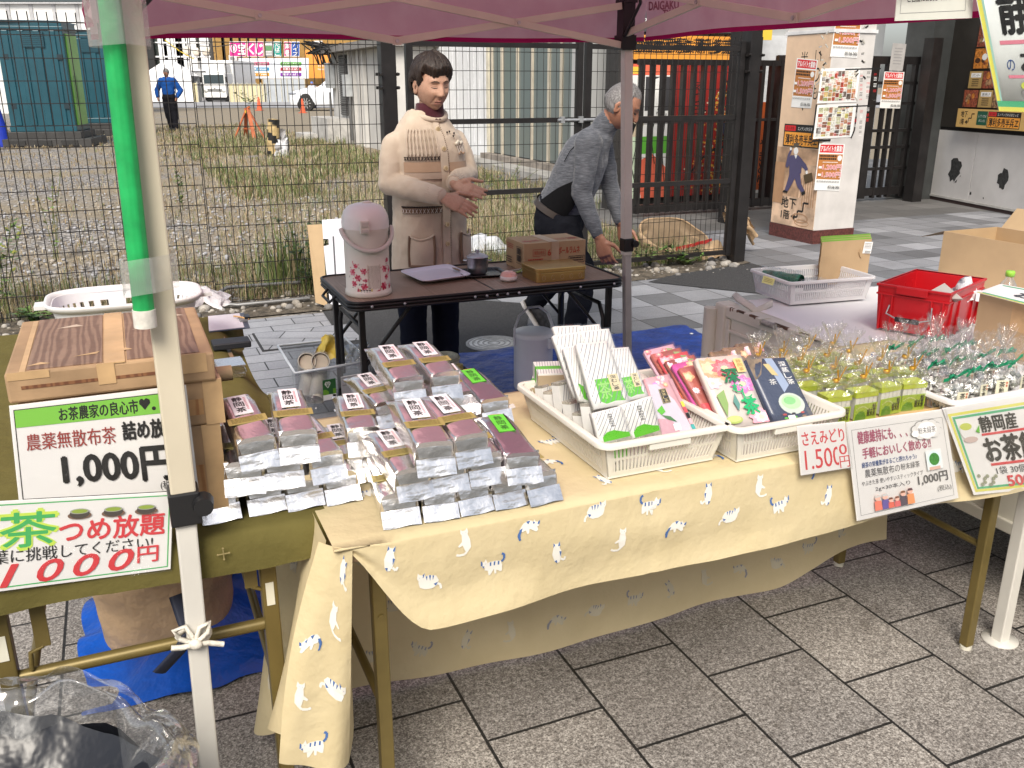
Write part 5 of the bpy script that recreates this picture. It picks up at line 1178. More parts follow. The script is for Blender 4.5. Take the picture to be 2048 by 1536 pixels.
# ------------------------------------------------------------------ foil tea bags
def foil_mat(name,base=(.90,.885,.87),r0=.25):
    m,nt,b = new_mat(name);c = coords(nt);b.inputs['Metallic'].default_value = 1;b.inputs['Base Color'].default_value = (*base,1)
    b.inputs['Roughness'].default_value = r0
    n1 = nt.nodes.new('ShaderNodeBump');n1.inputs['Strength'].default_value = .35;n1.inputs['Distance'].default_value = .005
    v = nt.nodes.new('ShaderNodeTexVoronoi');v.feature = 'SMOOTH_F1';v.inputs['Scale'].default_value = 26;nt.links.new(c,v.inputs['Vector']);nt.links.new(v.outputs['Distance'],n1.inputs['Height'])
    n2 = nt.nodes.new('ShaderNodeBump');n2.inputs['Strength'].default_value = .3;n2.inputs['Distance'].default_value = .003
    nt.links.new(noise_tex(nt,c,70,3),n2.inputs['Height']);nt.links.new(n1.outputs[0],n2.inputs['Normal']);nt.links.new(n2.outputs[0],b.inputs['Normal']);return m
foil = foil_mat('silver_foil');foil2 = foil_mat('silver_foil_dull',(.62,.58,.62),.24)
goldp = P('gold_band',(.44,.36,.12),.35,.4,var=.1);lab_w = ink('label_white',(.76,.73,.76),.5);lab_g = ink('label_green',(.12,.55,.04),.4);lab_r = ink('label_pink',(.60,.25,.28));lab_o = ink('label_orange',(.65,.28,.10))
def bag_proto(seed,kind):
    r = random.Random(seed);t = thing('tea_bag','silver foil tea bag','tea bag',(0,0,0));W2,H2,L = .0315,.050,.2
    mb = MB();prof = []
    N = 20
    def ring(y,w,h,lift,pinch):
        pts = []
        for k in range(N):
            a = 2*PI*k/N;cx_,sx_ = math.cos(a),math.sin(a);e = .42
            x = w*math.copysign(abs(cx_)**e,cx_);z = h/2*math.copysign(abs(sx_)**e,sx_)+h/2+lift
            x *= 1-pinch*(1-abs(sx_));j = .0012
            pts.append(Vector((x+r.uniform(-j,j),y,z+r.uniform(-j,j))))
        return pts
    rings = [ring(0,W2*.97,H2*.94,.001,.02),ring(.006,W2,H2,0,0),ring(.02,W2*1.02,H2*1.0,0,.0),ring(.05,W2*.99,H2*1.02,0,.03),ring(.10,W2*1.0,H2*1.0,0,.05),ring(.14,W2*.97,H2*.98,0,.07),ring(.168,W2*.96,H2*.82,.003,.10),ring(.186,W2*.98,H2*.45,.012,.05),ring(.198,W2*1.0,H2*.10,.02,0),ring(.21,W2*1.0,H2*.03,.022,0)]
    mb.loft(rings[1:],foil if kind == 0 else foil2)
    # folded end: four triangular gusset planes meeting at a seam, with a crimped fin below
    o = rings[1];c0 = Vector((-.0262,-.0015,H2*.52));c1 = Vector((.0262,-.0015,H2*.48))
    q = [Vector((-W2*.97,.0105,H2*.985)),Vector((W2*.97,.0105,H2*.985)),Vector((W2*.97,.004,H2*.03)),Vector((-W2*.97,.004,H2*.03))]
    mb.sheet(lambda a,b:lerp(lerp(q[0],q[1],a),lerp(c0,c1,a),b)+Vector((0,.0008*nz(a*2.1,b*1.5,seed*5)-.0010*math.sin(PI*b)*gs0(a-.5,.3),0)),12,8,foil);mb.add([q[1],q[2],c1],[(0,2,1)],foil);mb.add([q[3],q[0],c0],[(0,2,1)],foil)
    fin = lambda a,b:Vector((lerp(-W2*1.02,W2*1.02,a),-.0025-.0165*b+.0006*nz(a*3,b*4,seed)+.0004*nz(a*1.5,b*17,seed+4),lerp(H2*.50,.001,b)+.0012*math.sin(a*7+seed)*b))
    mb.sheet(lambda a,b:lerp(Vector((lerp(c0.x,c1.x,a),-.0015,H2*.5)),fin(a,0),b),8,1,foil);mb.sheet(fin,12,14,foil)
    mb.build('bag_body',t,local=True)
    top = H2+.0016
    f = Flat((-.016,.158,top),(.016,.158,top),(.016,.088,top),(-.016,.088,top),34,63)
    if kind == 0:
        f.sheet(lab_w,.0008,1,4);f.vtext('静岡茶',6,4,24,58,bk,.03);f.scribble(26,10,30,52,lab_r,9,seed,.6);f.mb.build('label',t,local=True)
        g = Flat((-.0322,.078,top),(.0322,.078,top),(.0322,.056,top),(-.0322,.056,top),64,19);g.sheet(goldp,.0008,6);g.scribble(6,3,58,17,P('gold_print',(.16,.12,.03),.4),4,seed+3,.55).text('静岡茶',22,1.5,44,6,P('gold_print',(.16,.12,.03),.4),.03);g.mb.build('gold_band',t,local=True)
    else:
        f.sheet(lab_g,.0008,1,4);f.vtext('静岡茶',8,5,24,58,bk,.01);f.rect(31.5,0,34,63,bk);f.mb.build('label',t,local=True)
        g = Flat((-.008,.175,top-.009),(.012,.175,top-.009),(.012,.166,top-.003),(-.008,.166,top-.003),20,8);g.sheet(lab_o,.0006);g.mb.build('sticker',t,local=True)
    return t
protos = [bag_proto(s,0) for s in (1,2,3)];gproto = bag_proto(7,1);used = set();rb = random.Random(9)
def put_bag(px,py,z,label,green=False,tilt=0.0,yaw=0.0):
    p = G(px,py,z+.022);k = 3 if green else rb.randrange(3);pr = gproto if green else protos[k]
    M = fr(Vector((p.x,p.y,z)),A+yaw+rb.uniform(-.09,.09)) @ Matrix.Rotation(tilt+rb.uniform(-.01,.02),4,'X') @ Matrix.Rotation(rb.uniform(-.04,.04),4,'Y') @ Matrix.Scale(rb.uniform(.97,1.03),4)
    if k not in used:used.add(k);pr.matrix_basis = M;o = pr;o['label'] = label;o['group'] = 'silver tea bags piled on the two tables'
    else:o = dup(pr,M,label,'silver tea bags piled on the two tables')
    return o
ZB,DZ = .7065,.0545
def row(pile,name,z,pts,greens=(),**kw):
    ords = ['first','second','third','fourth','fifth','sixth']
    for k,(x,y) in enumerate(pts):
        g = k in greens
        put_bag(x,y,z,('green-labelled silver bag, right end of the %s row, %s' if g else 'silver bag, ' + ords[k] + ' from left, %s row, %s') % (name,pile),g,**kw)
row('pile on the olive cloth','bottom',ZB,[(440,1012),(532,995),(608,985),(684,975)],tilt=.04)
row('pile on the olive cloth','middle',ZB+DZ,[(488,957),(567,945),(655,933)],tilt=.09)
row('pile on the olive cloth','top',ZB+2*DZ,[(516,905),(597,893)],tilt=.14)
row('front pile on the cat cloth','bottom',ZB,[(800,1020),(879,1009),(949,996),(1016,985),(1085,976)],tilt=.04)
row('front pile on the cat cloth','middle',ZB+DZ,[(826,967),(898,953),(971,939),(1045,936)],(3,),tilt=.09)
row('front pile on the cat cloth','top',ZB+2*DZ,[(868,917),(943,899)],tilt=.14)
row('rear pile on the cat cloth','bottom',ZB,[(702,940),(757,889),(829,876),(901,863),(975,848)],tilt=.04)
row('rear pile on the cat cloth','middle',ZB+DZ,[(727,883),(781,827),(848,820),(934,808),(992,822)],(4,),tilt=.09)
row('rear pile on the cat cloth','top',ZB+2*DZ,[(817,782),(890,771)],tilt=.14)
# ------------------------------------------------------------------ slotted baskets and what is in them
wpl = P('white_plastic',(.70,.68,.61),.38,var=.03,vs=5);wpl2 = P('cool_white_plastic',(.70,.70,.70),.38,var=.03,vs=5)
def basket(label,c,rz,wb,db,wt_,dt,h,nx,ny,m,name='plastic_basket',group='white slotted plastic baskets',lip=.012,wave=True):
    t = thing(name,label,'basket',c,rz,group);M = t.matrix_basis
    mb = MB(M)
    def P3(s,f,q):                   # wall s, along f, height q (0..1)
        wx,dy = lerp(wb,wt_,q)/2,lerp(db,dt,q)/2;z = .004+(h-.004)*q
        a = {0:(-1,-1,1,-1),1:(1,-1,1,1),2:(1,1,-1,1),3:(-1,1,-1,-1)}[s]
        x0,y0,x1,y1 = a;return Vector((lerp(x0,x1,f)*wx,lerp(y0,y1,f)*dy,z))
    def strip(s,f0,f1,q0,q1,th=.0022):
        n = {0:Vector((0,1,0)),1:Vector((-1,0,0)),2:Vector((0,-1,0)),3:Vector((1,0,0))}[s]*th
        v = [P3(s,f0,q0),P3(s,f1,q0),P3(s,f1,q1),P3(s,f0,q1)];v += [p+n for p in v]
        mb.add(v,[(0,1,2,3),(7,6,5,4),(4,5,1,0),(5,6,2,1),(6,7,3,2),(7,4,0,3)],m)
    for s in range(4):
        n = nx if s % 2 == 0 else ny;e = .06 if s % 2 == 0 else .05
        for q0,q1 in ((0,.12),(.46,.53),(.84,1)):strip(s,0,1,q0,q1)
        for k in range(n+1):
            f = e+(1-2*e)*k/n;wd = (1-2*e)/n*.27
            for q0,q1 in ((.12,.46),(.53,.84)):strip(s,f-wd,f+wd,q0,q1)
        for f0,f1 in ((0,e-.005),(1-e+.005,1)):
            for q0,q1 in ((.12,.46),(.53,.84)):strip(s,f0,f1,q0,q1)
    mb.box((-wb/2,-db/2,0),(wb/2,db/2,.004),m)
    mb.build('basket_body',t)
    mb = MB(M);rr = .020;path = []
    for sx,sy,a0 in ((1,1,0),(-1,1,PI/2),(-1,-1,PI),(1,-1,1.5*PI)):
        for k in range(6):
            a = a0+PI/2*k/5;path.append(Vector((sx*(wt_/2+lip*.4-rr)+rr*math.cos(a),sy*(dt/2+lip*.4-rr)+rr*math.sin(a),h)))
    rings = []
    for k,p in enumerate(path):
        a,b = path[k-1],path[(k+1) % len(path)];tn = (b-a).normalized();o = Vector((tn.y,-tn.x,0));dip = .0
        f = abs(p.x)/(wt_/2)
        rings.append([p-o*lip*.5+Z*.002,p+o*lip*.5+Z*.002,p+o*lip*.62-Z*.008,p+o*lip*.45-Z*.009,p+o*lip*.4-Z*.002,p-o*lip*.5-Z*.002])
    mb.loft(rings,m,True,False,True)
    if wave:
        for sy in (-1,1):mb.box((-.045,sy*(dt/2+lip*.3)-.006,h-.022),(.045,sy*(dt/2+lip*.3)+.001,h-.004),m)
    mb.build('rim',t,bev=.0015);return t
BZ = .7065
basket('white slotted basket of striped tea packs, nearest the camera',S(.893,1.528,BZ),A,.235,.350,.272,.384,.078,28,40,wpl)
basket('white slotted basket with flowered tea packs, beside the striped packs',S(1.158,1.500,BZ),A,.225,.350,.258,.384,.078,28,40,wpl)
def slab_thing(tl,tr,br_,bl,th,label,draw,m,W_,H_,name='tea_pack',cat='tea packet',group=None,film=True):
    f = Flat(tl,tr,br_,bl,W_,H_,bfn=lambda a,b:.0011*max(0,math.sin(PI*a)*math.sin(PI*min(1,b*1.05))))
    f.sheet(m,th,8,6);k = draw(f)
    o = f.mb.build(name);tag(o,label,cat,group)
    if film:
        mb = MB();g = Flat(*[p+f.n*.003 for p in f.c],W_,H_,bfn=lambda a,b:.003*max(0,math.sin(PI*a)*math.sin(PI*b))**.5+.0012*nz(a*9,b*9,W_));vs = [(i,j) for j in range(9) for i in range(7)]
        mb.add([g.p(-W_*.03+W_*1.06*i/6,-H_*.02+H_*1.04*j/8) for i,j in vs],[(j*7+i,(j+1)*7+i,(j+1)*7+i+1,j*7+i+1) for j in range(8) for i in range(6)],cello,True);mb.build('film',o)
    return o
cello = clear_film('cellophane',(1,1,1),.05,.06,.0,50,.8)
pk_w = P('pack_white',(.72,.72,.69),.35,var=.04,vs=30);sg = ink('stripe_grey',(.20,.20,.24),.4);pgr = ink('pack_green',(.10,.46,.02),.4);gl_ = ink('pack_gold',(.62,.50,.22),.4)
def stripes(f,x0,y0,x1,y1,step=5.6,m=None,t=.95):
    x = x0-(y1-y0)*.5
    while x < x1:
        a0,b0,a1,b1 = x,y1,x+(y1-y0)*.5,y0
        if a0 < x0:b0 -= (x0-a0)*2;a0 = x0
        if a1 > x1:b1 += (a1-x1)*2;a1 = x1
        if b0-b1 > 1.5:
            for j in range(5):c0,c1,d0,d1 = [lerp(p,q,(j+e)/5) for e in (0,1) for p,q in ((a0,a1),(b0,b1))];f.mb.add([f.p(c0,c1,3),f.p(c0+t,c1,3),f.p(min(x1,d0+t),d1,3),f.p(d0,d1,3)],[(0,1,2,3)],m or sg)
        x += step
    return f
def d_striped(front):
    def d(f):
        stripes(f,0,2,40,78)
        if front:
            f.rect(8,48,34,76,pgr).poly([(8,76),(34,76),(36,79),(24,78),(14,80)],pgr).rect(24,44,36,66,gl_).rect(24.6,44.6,35.4,65.4,P('pack_cream',(.70,.62,.40),.4)).vtext('深むし茶',26.5,45,33.5,65,bk,.02).text('茶',10,52,23,74,P('pack_green_lt',(.30,.62,.16),.4),.02)
        else:f.poly([(6,56),(16,60),(16,80),(9,80)],pgr)
    return d
def q4(tl,tr,br_,bl,vt,vb):return onV(*tl,vt),onV(*tr,vt),onV(*br_,vb),onV(*bl,vb)
SP = 'striped tea packs in the near basket'
slab_thing(*q4((1155,687),(1215,682),(1262,806),(1190,818),1.50,1.425),.016,'tall white striped pack with green label, left of the front pair',d_striped(True),pk_w,40,84,group=SP)
slab_thing(*q4((1217,697),(1257,694),(1297,792),(1246,803),1.495,1.43),.016,'tall white striped pack with green label, right of the front pair',d_striped(True),pk_w,40,84,group=SP)
slab_thing(*q4((1128,695),(1160,689),(1205,815),(1160,800),1.525,1.465),.016,'white striped pack leaning half behind the front pair, on their left',d_striped(False),pk_w,40,84,group=SP)
slab_thing(*q4((1107,671),(1162,663),(1202,790),(1150,795),1.56,1.50),.016,'white striped pack at the left of the second row',d_striped(False),pk_w,40,84,group=SP)
slab_thing(*q4((1162,662),(1218,657),(1258,780),(1205,786),1.555,1.50),.016,'white striped pack at the right of the second row',d_striped(False),pk_w,40,84,group=SP)
slab_thing(*q4((1108,653),(1160,650),(1205,770),(1150,775),1.62,1.56),.016,'white striped pack standing in the back row, left one',d_striped(False),pk_w,40,84,group=SP)
slab_thing(*q4((1160,652),(1199,648),(1240,768),(1200,772),1.615,1.56),.016,'white striped pack standing in the back row, right one',d_striped(False),pk_w,40,84,group=SP)
def d_short(f):
    stripes(f,0,2,40,48);f.rect(14,6,27,36,wt).vtext('農薬無散布茶',17,8,24,34,bk,.01)
    f.poly([(4,50),(10,42),(20,40),(32,46),(39,48),(39,58),(4,62)],pgr).poly([(0,60),(40,56),(40,66),(0,66)],P('pack_foil',(.60,.58,.50),.25,.6,var=.3,vs=60))
slab_thing(*q4((1187,826),(1242,812),(1266,882),(1203,892),1.40,1.375),.022,'short foil striped pack with green hill print, left of the front two',d_short,pk_w,40,66,group=SP)
slab_thing(*q4((1243,811),(1303,792),(1324,872),(1267,884),1.405,1.38),.022,'short foil striped pack with green hill print, right of the front two',d_short,pk_w,40,66,group=SP)
r = random.Random(6)
for k in range(7):                      # the packs standing on edge along the left wall
    f = k/6;c = S(lerp(.800,.795,f),lerp(1.40,1.66,f),BZ+.008);M = fr(c,A+.35+r.uniform(-.1,.1)) @ Matrix.Rotation(-.22,4,'X')
    mb = MB(M);hh = .085+.02*math.sin(k*2);mb.box((-.012,-.012,0),(.052,.012,hh),pk_w)
    for j in range(9):mb.bar((-.012+j*.007,-.0126,hh*.45),(min(.052,.004+j*.007),-.0126,hh),.0012,.0006,sg,up=(0,1,0))
    mb.add([(-.012,-.0128,.004),(.052,-.0128,.004),(.052,-.0128,hh*.28),(.02,-.0128,hh*.40),(-.012,-.0128,hh*.20)],[(0,1,2,3,4)],pgr)
    mb.box((-.0121,-.0121,hh+.0001),(.0521,.0121,hh+.006),P('pack_foil',(.60,.58,.50),.25,.6,var=.3,vs=60))
    tag(mb.build('tea_pack',bev=.004),'small striped pack wedged along the left wall of the near basket, ' + ['nearest the camera','second from the camera','third from the camera','fourth from the camera','fifth from the camera','sixth from the camera','farthest from the camera'][k],'tea packet',SP)
for k,(x,y,z) in enumerate(((1090,770,BZ+.06),(1098,745,BZ+.10),(1112,790,BZ+.045))):
    c = G(x,y,z);mb = MB(fr(Vector((c.x,c.y,z-.02)),A-.5+k*.2));mb.box((-.03,-.045,0),(.03,.045,.032),pk_w)
    for j in range(10):mb.bar((-.03+j*.006,-.045,.0325),(-.022+j*.006,.045,.0325),.001,.0008,sg)
    mb.box((-.0305,-.012,-.0005),(.0305,.008,.0328),pgr);mb.box((-.0306,-.0456,.004),(.0306,-.025,.028),P('pack_band',(.40,.31,.20),.5))
    tag(mb.build('tea_pack',bev=.003),'green-banded striped tea brick at the back left of the near basket, ' + ['middle one','top one','lowest one'][k],'tea packet',SP)
pkp = P('pack_pink',(.66,.36,.40),.4,var=.2,vs=8);pkl = P('pack_lilac',(.60,.56,.64),.4,var=.05)
pinks = [ink('pp%d' % k,c,.4) for k,c in enumerate([(.66,.08,.10),(.75,.24,.32),(.62,.10,.36),(.78,.30,.12),(.70,.45,.55),(.72,.60,.45)])]
fpm = {}
def print_mat(c):
    if c not in fpm:
        m,nt,b_ = new_mat('flower_print_%d' % len(fpm));o = coords(nt);v_ = nt.nodes.new('ShaderNodeTexVoronoi');v_.inputs['Scale'].default_value = 420;nt.links.new(o,v_.inputs['Vector'])
        dots = ramp(nt,v_.outputs['Distance'],[(.18,(1.0,.8,.75)),(.3,(1,1,1))]);nt.links.new(mixc(nt,noise_tex(nt,o,45,3),c,tuple(min(1,x*1.7+.10) for x in c)),b_.inputs['Base Color']);b_.inputs['Roughness'].default_value = .4;fpm[c] = m
        mx = mixc(nt,ramp(nt,v_.outputs['Distance'],[(.16,(1,1,1)),(.26,(0,0,0))]),b_.inputs['Base Color'].links[0].from_socket,(.85,.66,.62));nt.links.new(mx,b_.inputs['Base Color'])
    return fpm[c]
PCOL = [(.66,.08,.10),(.72,.24,.30),(.60,.12,.36),(.76,.28,.14),(.70,.42,.48)]
def bloom(f,x,y,q,c,lobes=7):
    L = lambda s,ph,m:f.poly([(min(39.5,max(.5,x+q*s*(1+.16*math.sin(lobes*a+ph))*math.cos(a))),min(89,max(.5,y+q*s*(1+.16*math.sin(lobes*a+ph))*math.sin(a)))) for a in [2*PI*k/36 for k in range(36)]],m)
    L(1,0,print_mat(c));L(.62,1,print_mat(tuple(min(1,v*1.25+.08) for v in c)));L(.3,2,print_mat((.74,.5,.3)))
def flowers(f,n,seed,x0,y0,x1,y1,rr=9):
    r = random.Random(seed)
    for k in range(n):bloom(f,r.uniform(x0,x1),r.uniform(y0,y1),r.uniform(rr*.5,rr),PCOL[r.randrange(5)],r.randint(5,9))
def d_lilac(f):
    flowers(f,7,3,10,2,38,16,5);f.poly([(34,8),(40,8),(40,90),(36,50)],pkp)
    f.poly([(0,10),(14,12),(30,40),(38,88),(0,88)],pkl).poly([(0,62),(16,66),(22,88),(0,88)],P('pack_pink_soft',(.62,.36,.42),.4))
    f.rect(13,20,24,42,bk).frame(13.4,20.4,23.6,41.6,.5,gl_).vtext('深蒸し茶',15.5,21.5,21.5,41,gl_,.01)
    f.poly([(2,50),(10,44),(12,54),(6,58)],pgr).poly([(6,58),(16,62),(22,72),(12,66)],P('leaf_print',(.06,.20,.05),.5)).rect(16,74,24,84,wt)
    for k in range(5):f.rect(36,44+k*9,40,52+k*9,[yel,pinks[0],bk,pkp,ink('pack_teal',(.06,.35,.34))][k])
PK = 'flowered tea packs in the two baskets'
slab_thing(*q4((1290,757),(1338,748),(1391,862),(1325,876),1.47,1.40),.016,'lilac tea pack with black name label, right of the striped packs',d_lilac,pkp,40,90,group=PK)
def d_flower(f):
    flowers(f,3,11,4,6,34,30,11);bloom(f,30,38,11,PCOL[2],9);bloom(f,7,14,12,PCOL[3],8);bloom(f,20,16,11,PCOL[0],9);bloom(f,4,34,7,PCOL[4])
    for k in range(26):f.ell(26+(k*7 % 14),30+(k*5 % 18),.5,.5,wt,6)
    bloom(f,34,82,10,PCOL[1],8);f.ell(9,82,7.5,5,P('tea_print',(.36,.45,.12),.4),16).ell(9,81,6,3.6,P('tea_print2',(.48,.56,.2),.4),16)
    f.poly([(2,50),(10,44),(9,62),(4,78)],P('leaf_print2',(.22,.34,.12),.5)).poly([(14,60),(18,50),(19,64),(16,72)],P('leaf_print3',(.10,.25,.22),.5)).rect(29,6,37,24,gl_).vtext('静岡茶',31,7,35.5,23,P('seal_red',(.30,.14,.04),.5))
    tg = ink('brush_green',(.02,.38,.14),.4);f.text('深',14,18,28,36,ink('brush_dark',(.02,.16,.07),.4),.045).text('む',18,38,28,49,tg,.03).text('し',25,47,33,57,tg,.03).text('茶',21,57,35,78,tg,.04)
slab_thing(*q4((1393,717),(1481,709),(1538,846),(1452,857),1.47,1.37),.018,'pink and orange flowered tea pack with green brush lettering',d_flower,P('pack_blush',(.70,.62,.56),.35,var=.08,vs=8),40,90,group=PK)
def d_dark(f):
    f.poly([(0,0),(16,0),(8,22),(0,30)],P('rock_print',(.22,.16,.10),.5,var=.4,vs=60)).poly([(18,0),(26,0),(30,40),(22,50)],ink('sheen_blue',(.34,.42,.58),.3)).vtext('深蒸し茶',30,5,37,40,wt,.02).poly([(14,8),(20,8),(24,26),(18,24)],gl_).text('茶',12,30,19,38,wt)
    f.ell(24,66,12.5,15,P('cup_print',(.52,.58,.52),.3),22).ell(24,64,9.5,10,P('tea_light',(.42,.66,.36),.3),20).ell(23,62,6,5.5,P('tea_deep',(.22,.52,.20),.3),16)
    for k in range(14):f.ell(12+(k*9 % 27),80+(k*5 % 10),2,1.4,[P('veg_red',(.4,.05,.04),.5),pgr,bk,P('veg_brown',(.25,.15,.08),.5)][k % 4],8)
    f.rect(14,82,21,90,wt)
slab_thing(*q4((1492,719),(1570,715),(1630,836),(1551,848),1.46,1.37),.018,'dark blue tea pack with a bowl of green tea pictured',d_dark,P('pack_night',(.04,.05,.085),.25,var=.3,vs=6),40,90,group=PK)
names = ['nearest','second','third','fourth','fifth','sixth','farthest']
for k in range(6):
    def d_fan(f,k=k):
        flowers(f,5,40+k,0,2,40,40,8);f.poly([(28,4),(36,6),(30,30)],P('leaf_print2',(.22,.34,.12),.5));f.rect(0,60,40,90,pinks[k % 6])
    x0 = 1378-k*14;y0 = 735-k*7
    slab_thing(*q4((x0-20,y0+2),(x0+38,y0-12),(x0+96,y0+112),(x0+44,y0+110),1.50+k*.026,1.40+k*.022),.012,'red flowered tea pack in the fanned row behind, %s to the camera' % (names[k] if k < 5 else 'farthest'),d_fan,pinks[(k*2) % 6] if k % 2 else P('pack_rose',(.42,.12,.10),.4,var=.3,vs=14),40,90,group=PK)
for k in range(3):
    x0,y0 = 1420+k*26,704-k*8
    slab_thing(*q4((x0,y0),(x0+50,y0-4),(x0+96,y0+110),(x0+46,y0+112),1.60+k*.03,1.50+k*.03),.012,'brown printed tea pack in the back of the second basket, %s from the left' % ['first','second','third'][k],lambda f:flowers(f,3,70,0,0,40,30,8),P('pack_brown',(.22,.15,.09),.4,var=.4,vs=20),40,90,group=PK)
# ------------------------------------------------------------------ cellophane bags of stick tea and of candy
cel2 = clear_film('gift_cellophane',(1,1,1),.085,.07,.012,90,.9)
stick_w = P('stick_white',(.70,.71,.64),.4,var=.05,vs=40);limep = P('lime_wrap',(.48,.58,.04),.4,var=.1,vs=12);limep2 = P('lime_label',(.32,.46,.03),.4);gti = P('gold_tie',(.62,.34,.04),.35,.5);rib = P('green_ribbon',(.0,.22,.10),.35,var=.15,vs=30)
def frill(mb,z,r,h,m,seed,fan=1.0,n=52):
    rr = random.Random(seed);sq = rr.uniform(.3,.55);az = rr.uniform(0,PI)
    def fn(a,b):
        an = 2*PI*a;q = .005+(r*b**1.2)*fan*(1+.20*math.sin(an*13+seed)+.08*nz(a*7,b*2,seed));x,y = q*math.cos(an),q*math.sin(an)*sq
        return Vector((x*math.cos(az)-y*math.sin(az),x*math.sin(az)+y*math.cos(az),z+h*b*(1+.10*math.sin(an*3+seed)*b+.07*math.sin(an*13+seed+1)*b)))
    mb.sheet(fn,n,4,m,False)
def neck(mb,z0,z1,wx,wy,m,seed,n=20):
    def fn(a,b):
        an = 2*PI*a;f = (1-b)**.8;x = wx*f*math.copysign(abs(math.cos(an))**.6,math.cos(an))+.005*math.cos(an);y = wy*f*math.copysign(abs(math.sin(an))**.6,math.sin(an))+.005*math.sin(an)
        q = .0035*nz(a*9,b*4,seed);return Vector((x+q*4*math.cos(an),y+q*4*math.sin(an),lerp(z0,z1,b**.8)+.012*math.sin(PI*b)+q*2))
    mb.sheet(fn,n,5,m,False)
def stick_bag(seed):
    t = thing('stick_tea_bag','cellophane bag of stick tea','tea bag');r = random.Random(seed)
    mb = MB()
    for i in range(5):
        for j in range(3):mb.box((-.029+i*.0118+.0006,-.018+j*.012,.003),(-.029+(i+1)*.0118-.0006,-.018+j*.012+.0112,.058+r.uniform(-.002,.002)),stick_w)
    mb.build('stick_packs',t,local=True)
    mb = MB();mb.box((-.030,-.0195,.050),(.0305,.0185,.061),limep);mb.box((-.0302,-.0197,.0),(.0307,-.0182,.036),limep2)
    o = mb.build('lime_sleeve',t,local=True)
    f = Flat((-.030,-.0200,.037),(.0305,-.0200,.037),(.0305,-.0200,.001),(-.030,-.0200,.001),60,36);f.mb = MB()
    f.poly([(2,36),(4,24),(14,16),(26,18),(32,30),(30,36)],P('print_forest',(.10,.26,.02),.4)).text('粉',47,3,57,14,bk,.03).text('緑末茶',34,12,56,30,bk,.02)
    for k in range(9):f.rect(4+k*3.6,12-7*math.sin(.35*k+.2),6.2+k*3.6,14.5-7*math.sin(.35*k+.2),P('print_pale',(.66,.70,.36),.4))
    f.mb.build('label',t,local=True)
    mb = MB();mb.sheet(lambda a,b:Vector(((.033+.001*nz(a*14,b*6,seed))*math.copysign(abs(math.cos(2*PI*a))**.35,math.cos(2*PI*a)),(.0225+.001*nz(a*14,b*6,seed+3))*math.copysign(abs(math.sin(2*PI*a))**.35,math.sin(2*PI*a)),.001+.062*b)),28,4,cel2,False)
    neck(mb,.063,.088,.033,.0225,cel2,seed);frill(mb,.088,.026,.048,cel2,seed);mb.build('cellophane',t,local=True)
    mb = MB();mb.lathe([(.0062,.085),(.0072,.087),(.0072,.091),(.0062,.093)],gti,10,cap=False)
    a = r.uniform(-1,1);mb.bar((0,-.007,.089),(.010*math.cos(a)+.003,-.012,.089+.032),.0034,.0016,gti);mb.bar((0,-.007,.089),(-.008*math.cos(a),-.011,.089+.026),.0034,.0016,gti);mb.build('gold_tie',t,local=True)
    return t
sb = [stick_bag(s) for s in (1,2,3)];n_used = set()
spots = [(1.362,1.415),(1.437,1.415),(1.511,1.418),(1.582,1.420),(1.350,1.492),(1.424,1.494),(1.497,1.496),(1.570,1.50),(1.636,1.495),(1.330,1.568),(1.402,1.572),(1.476,1.574),(1.55,1.576),(1.33,1.64),(1.405,1.65),(1.48,1.65),(1.56,1.65)]
rn = ['front row','second row','third row','back row'];on = ['first','second','third','fourth','fifth']
rowi = [0]*4+[1]*5+[2]*4+[3]*4;coli = [0,1,2,3,0,1,2,3,4,0,1,2,3,0,1,2,3]
rg = random.Random(3)
def place_proto(prs,used_,k,M,label,group):
    if k not in used_:used_.add(k);prs[k].matrix_basis = M;prs[k]['label'] = label;prs[k]['group'] = group;return prs[k]
    return dup(prs[k],M,label,group)
for i,(u,v) in enumerate(spots):
    M = fr(S(u,v,.7125),A+rg.uniform(-.16,.16)) @ Matrix.Rotation(rg.uniform(-.05,.05),4,'X') @ Matrix.Scale(1.06,4,(0,0,1))
    place_proto(sb,n_used,i % 3,M,'gold-tied bag of lime stick tea, %s from the left in the %s' % (on[coli[i]],rn[rowi[i]]),'gold-tied cellophane bags of stick tea')
mb = MB(STREET);mb.box((1.315,1.375,.7068),(1.68,1.69,.7118),P('tray_card',(.55,.38,.18),.7));mb.box((1.315,1.372,.7068),(1.68,1.3748,.722),MATS['tray_card']);tag(mb.build('card_tray'),'low card tray under the bags of stick tea','tray')
cnd = [P('candy_wrap',(.62,.62,.58),.25,.25,var=.25,vs=60),P('candy_dark',(.20,.21,.17),.3,var=.4,vs=60),P('candy_pale',(.74,.75,.72),.22,.1,var=.1,vs=50)]
lcr = P('label_cream',(.68,.66,.50),.5,var=.03);lsl = ink('seal_red2',(.5,.12,.06))
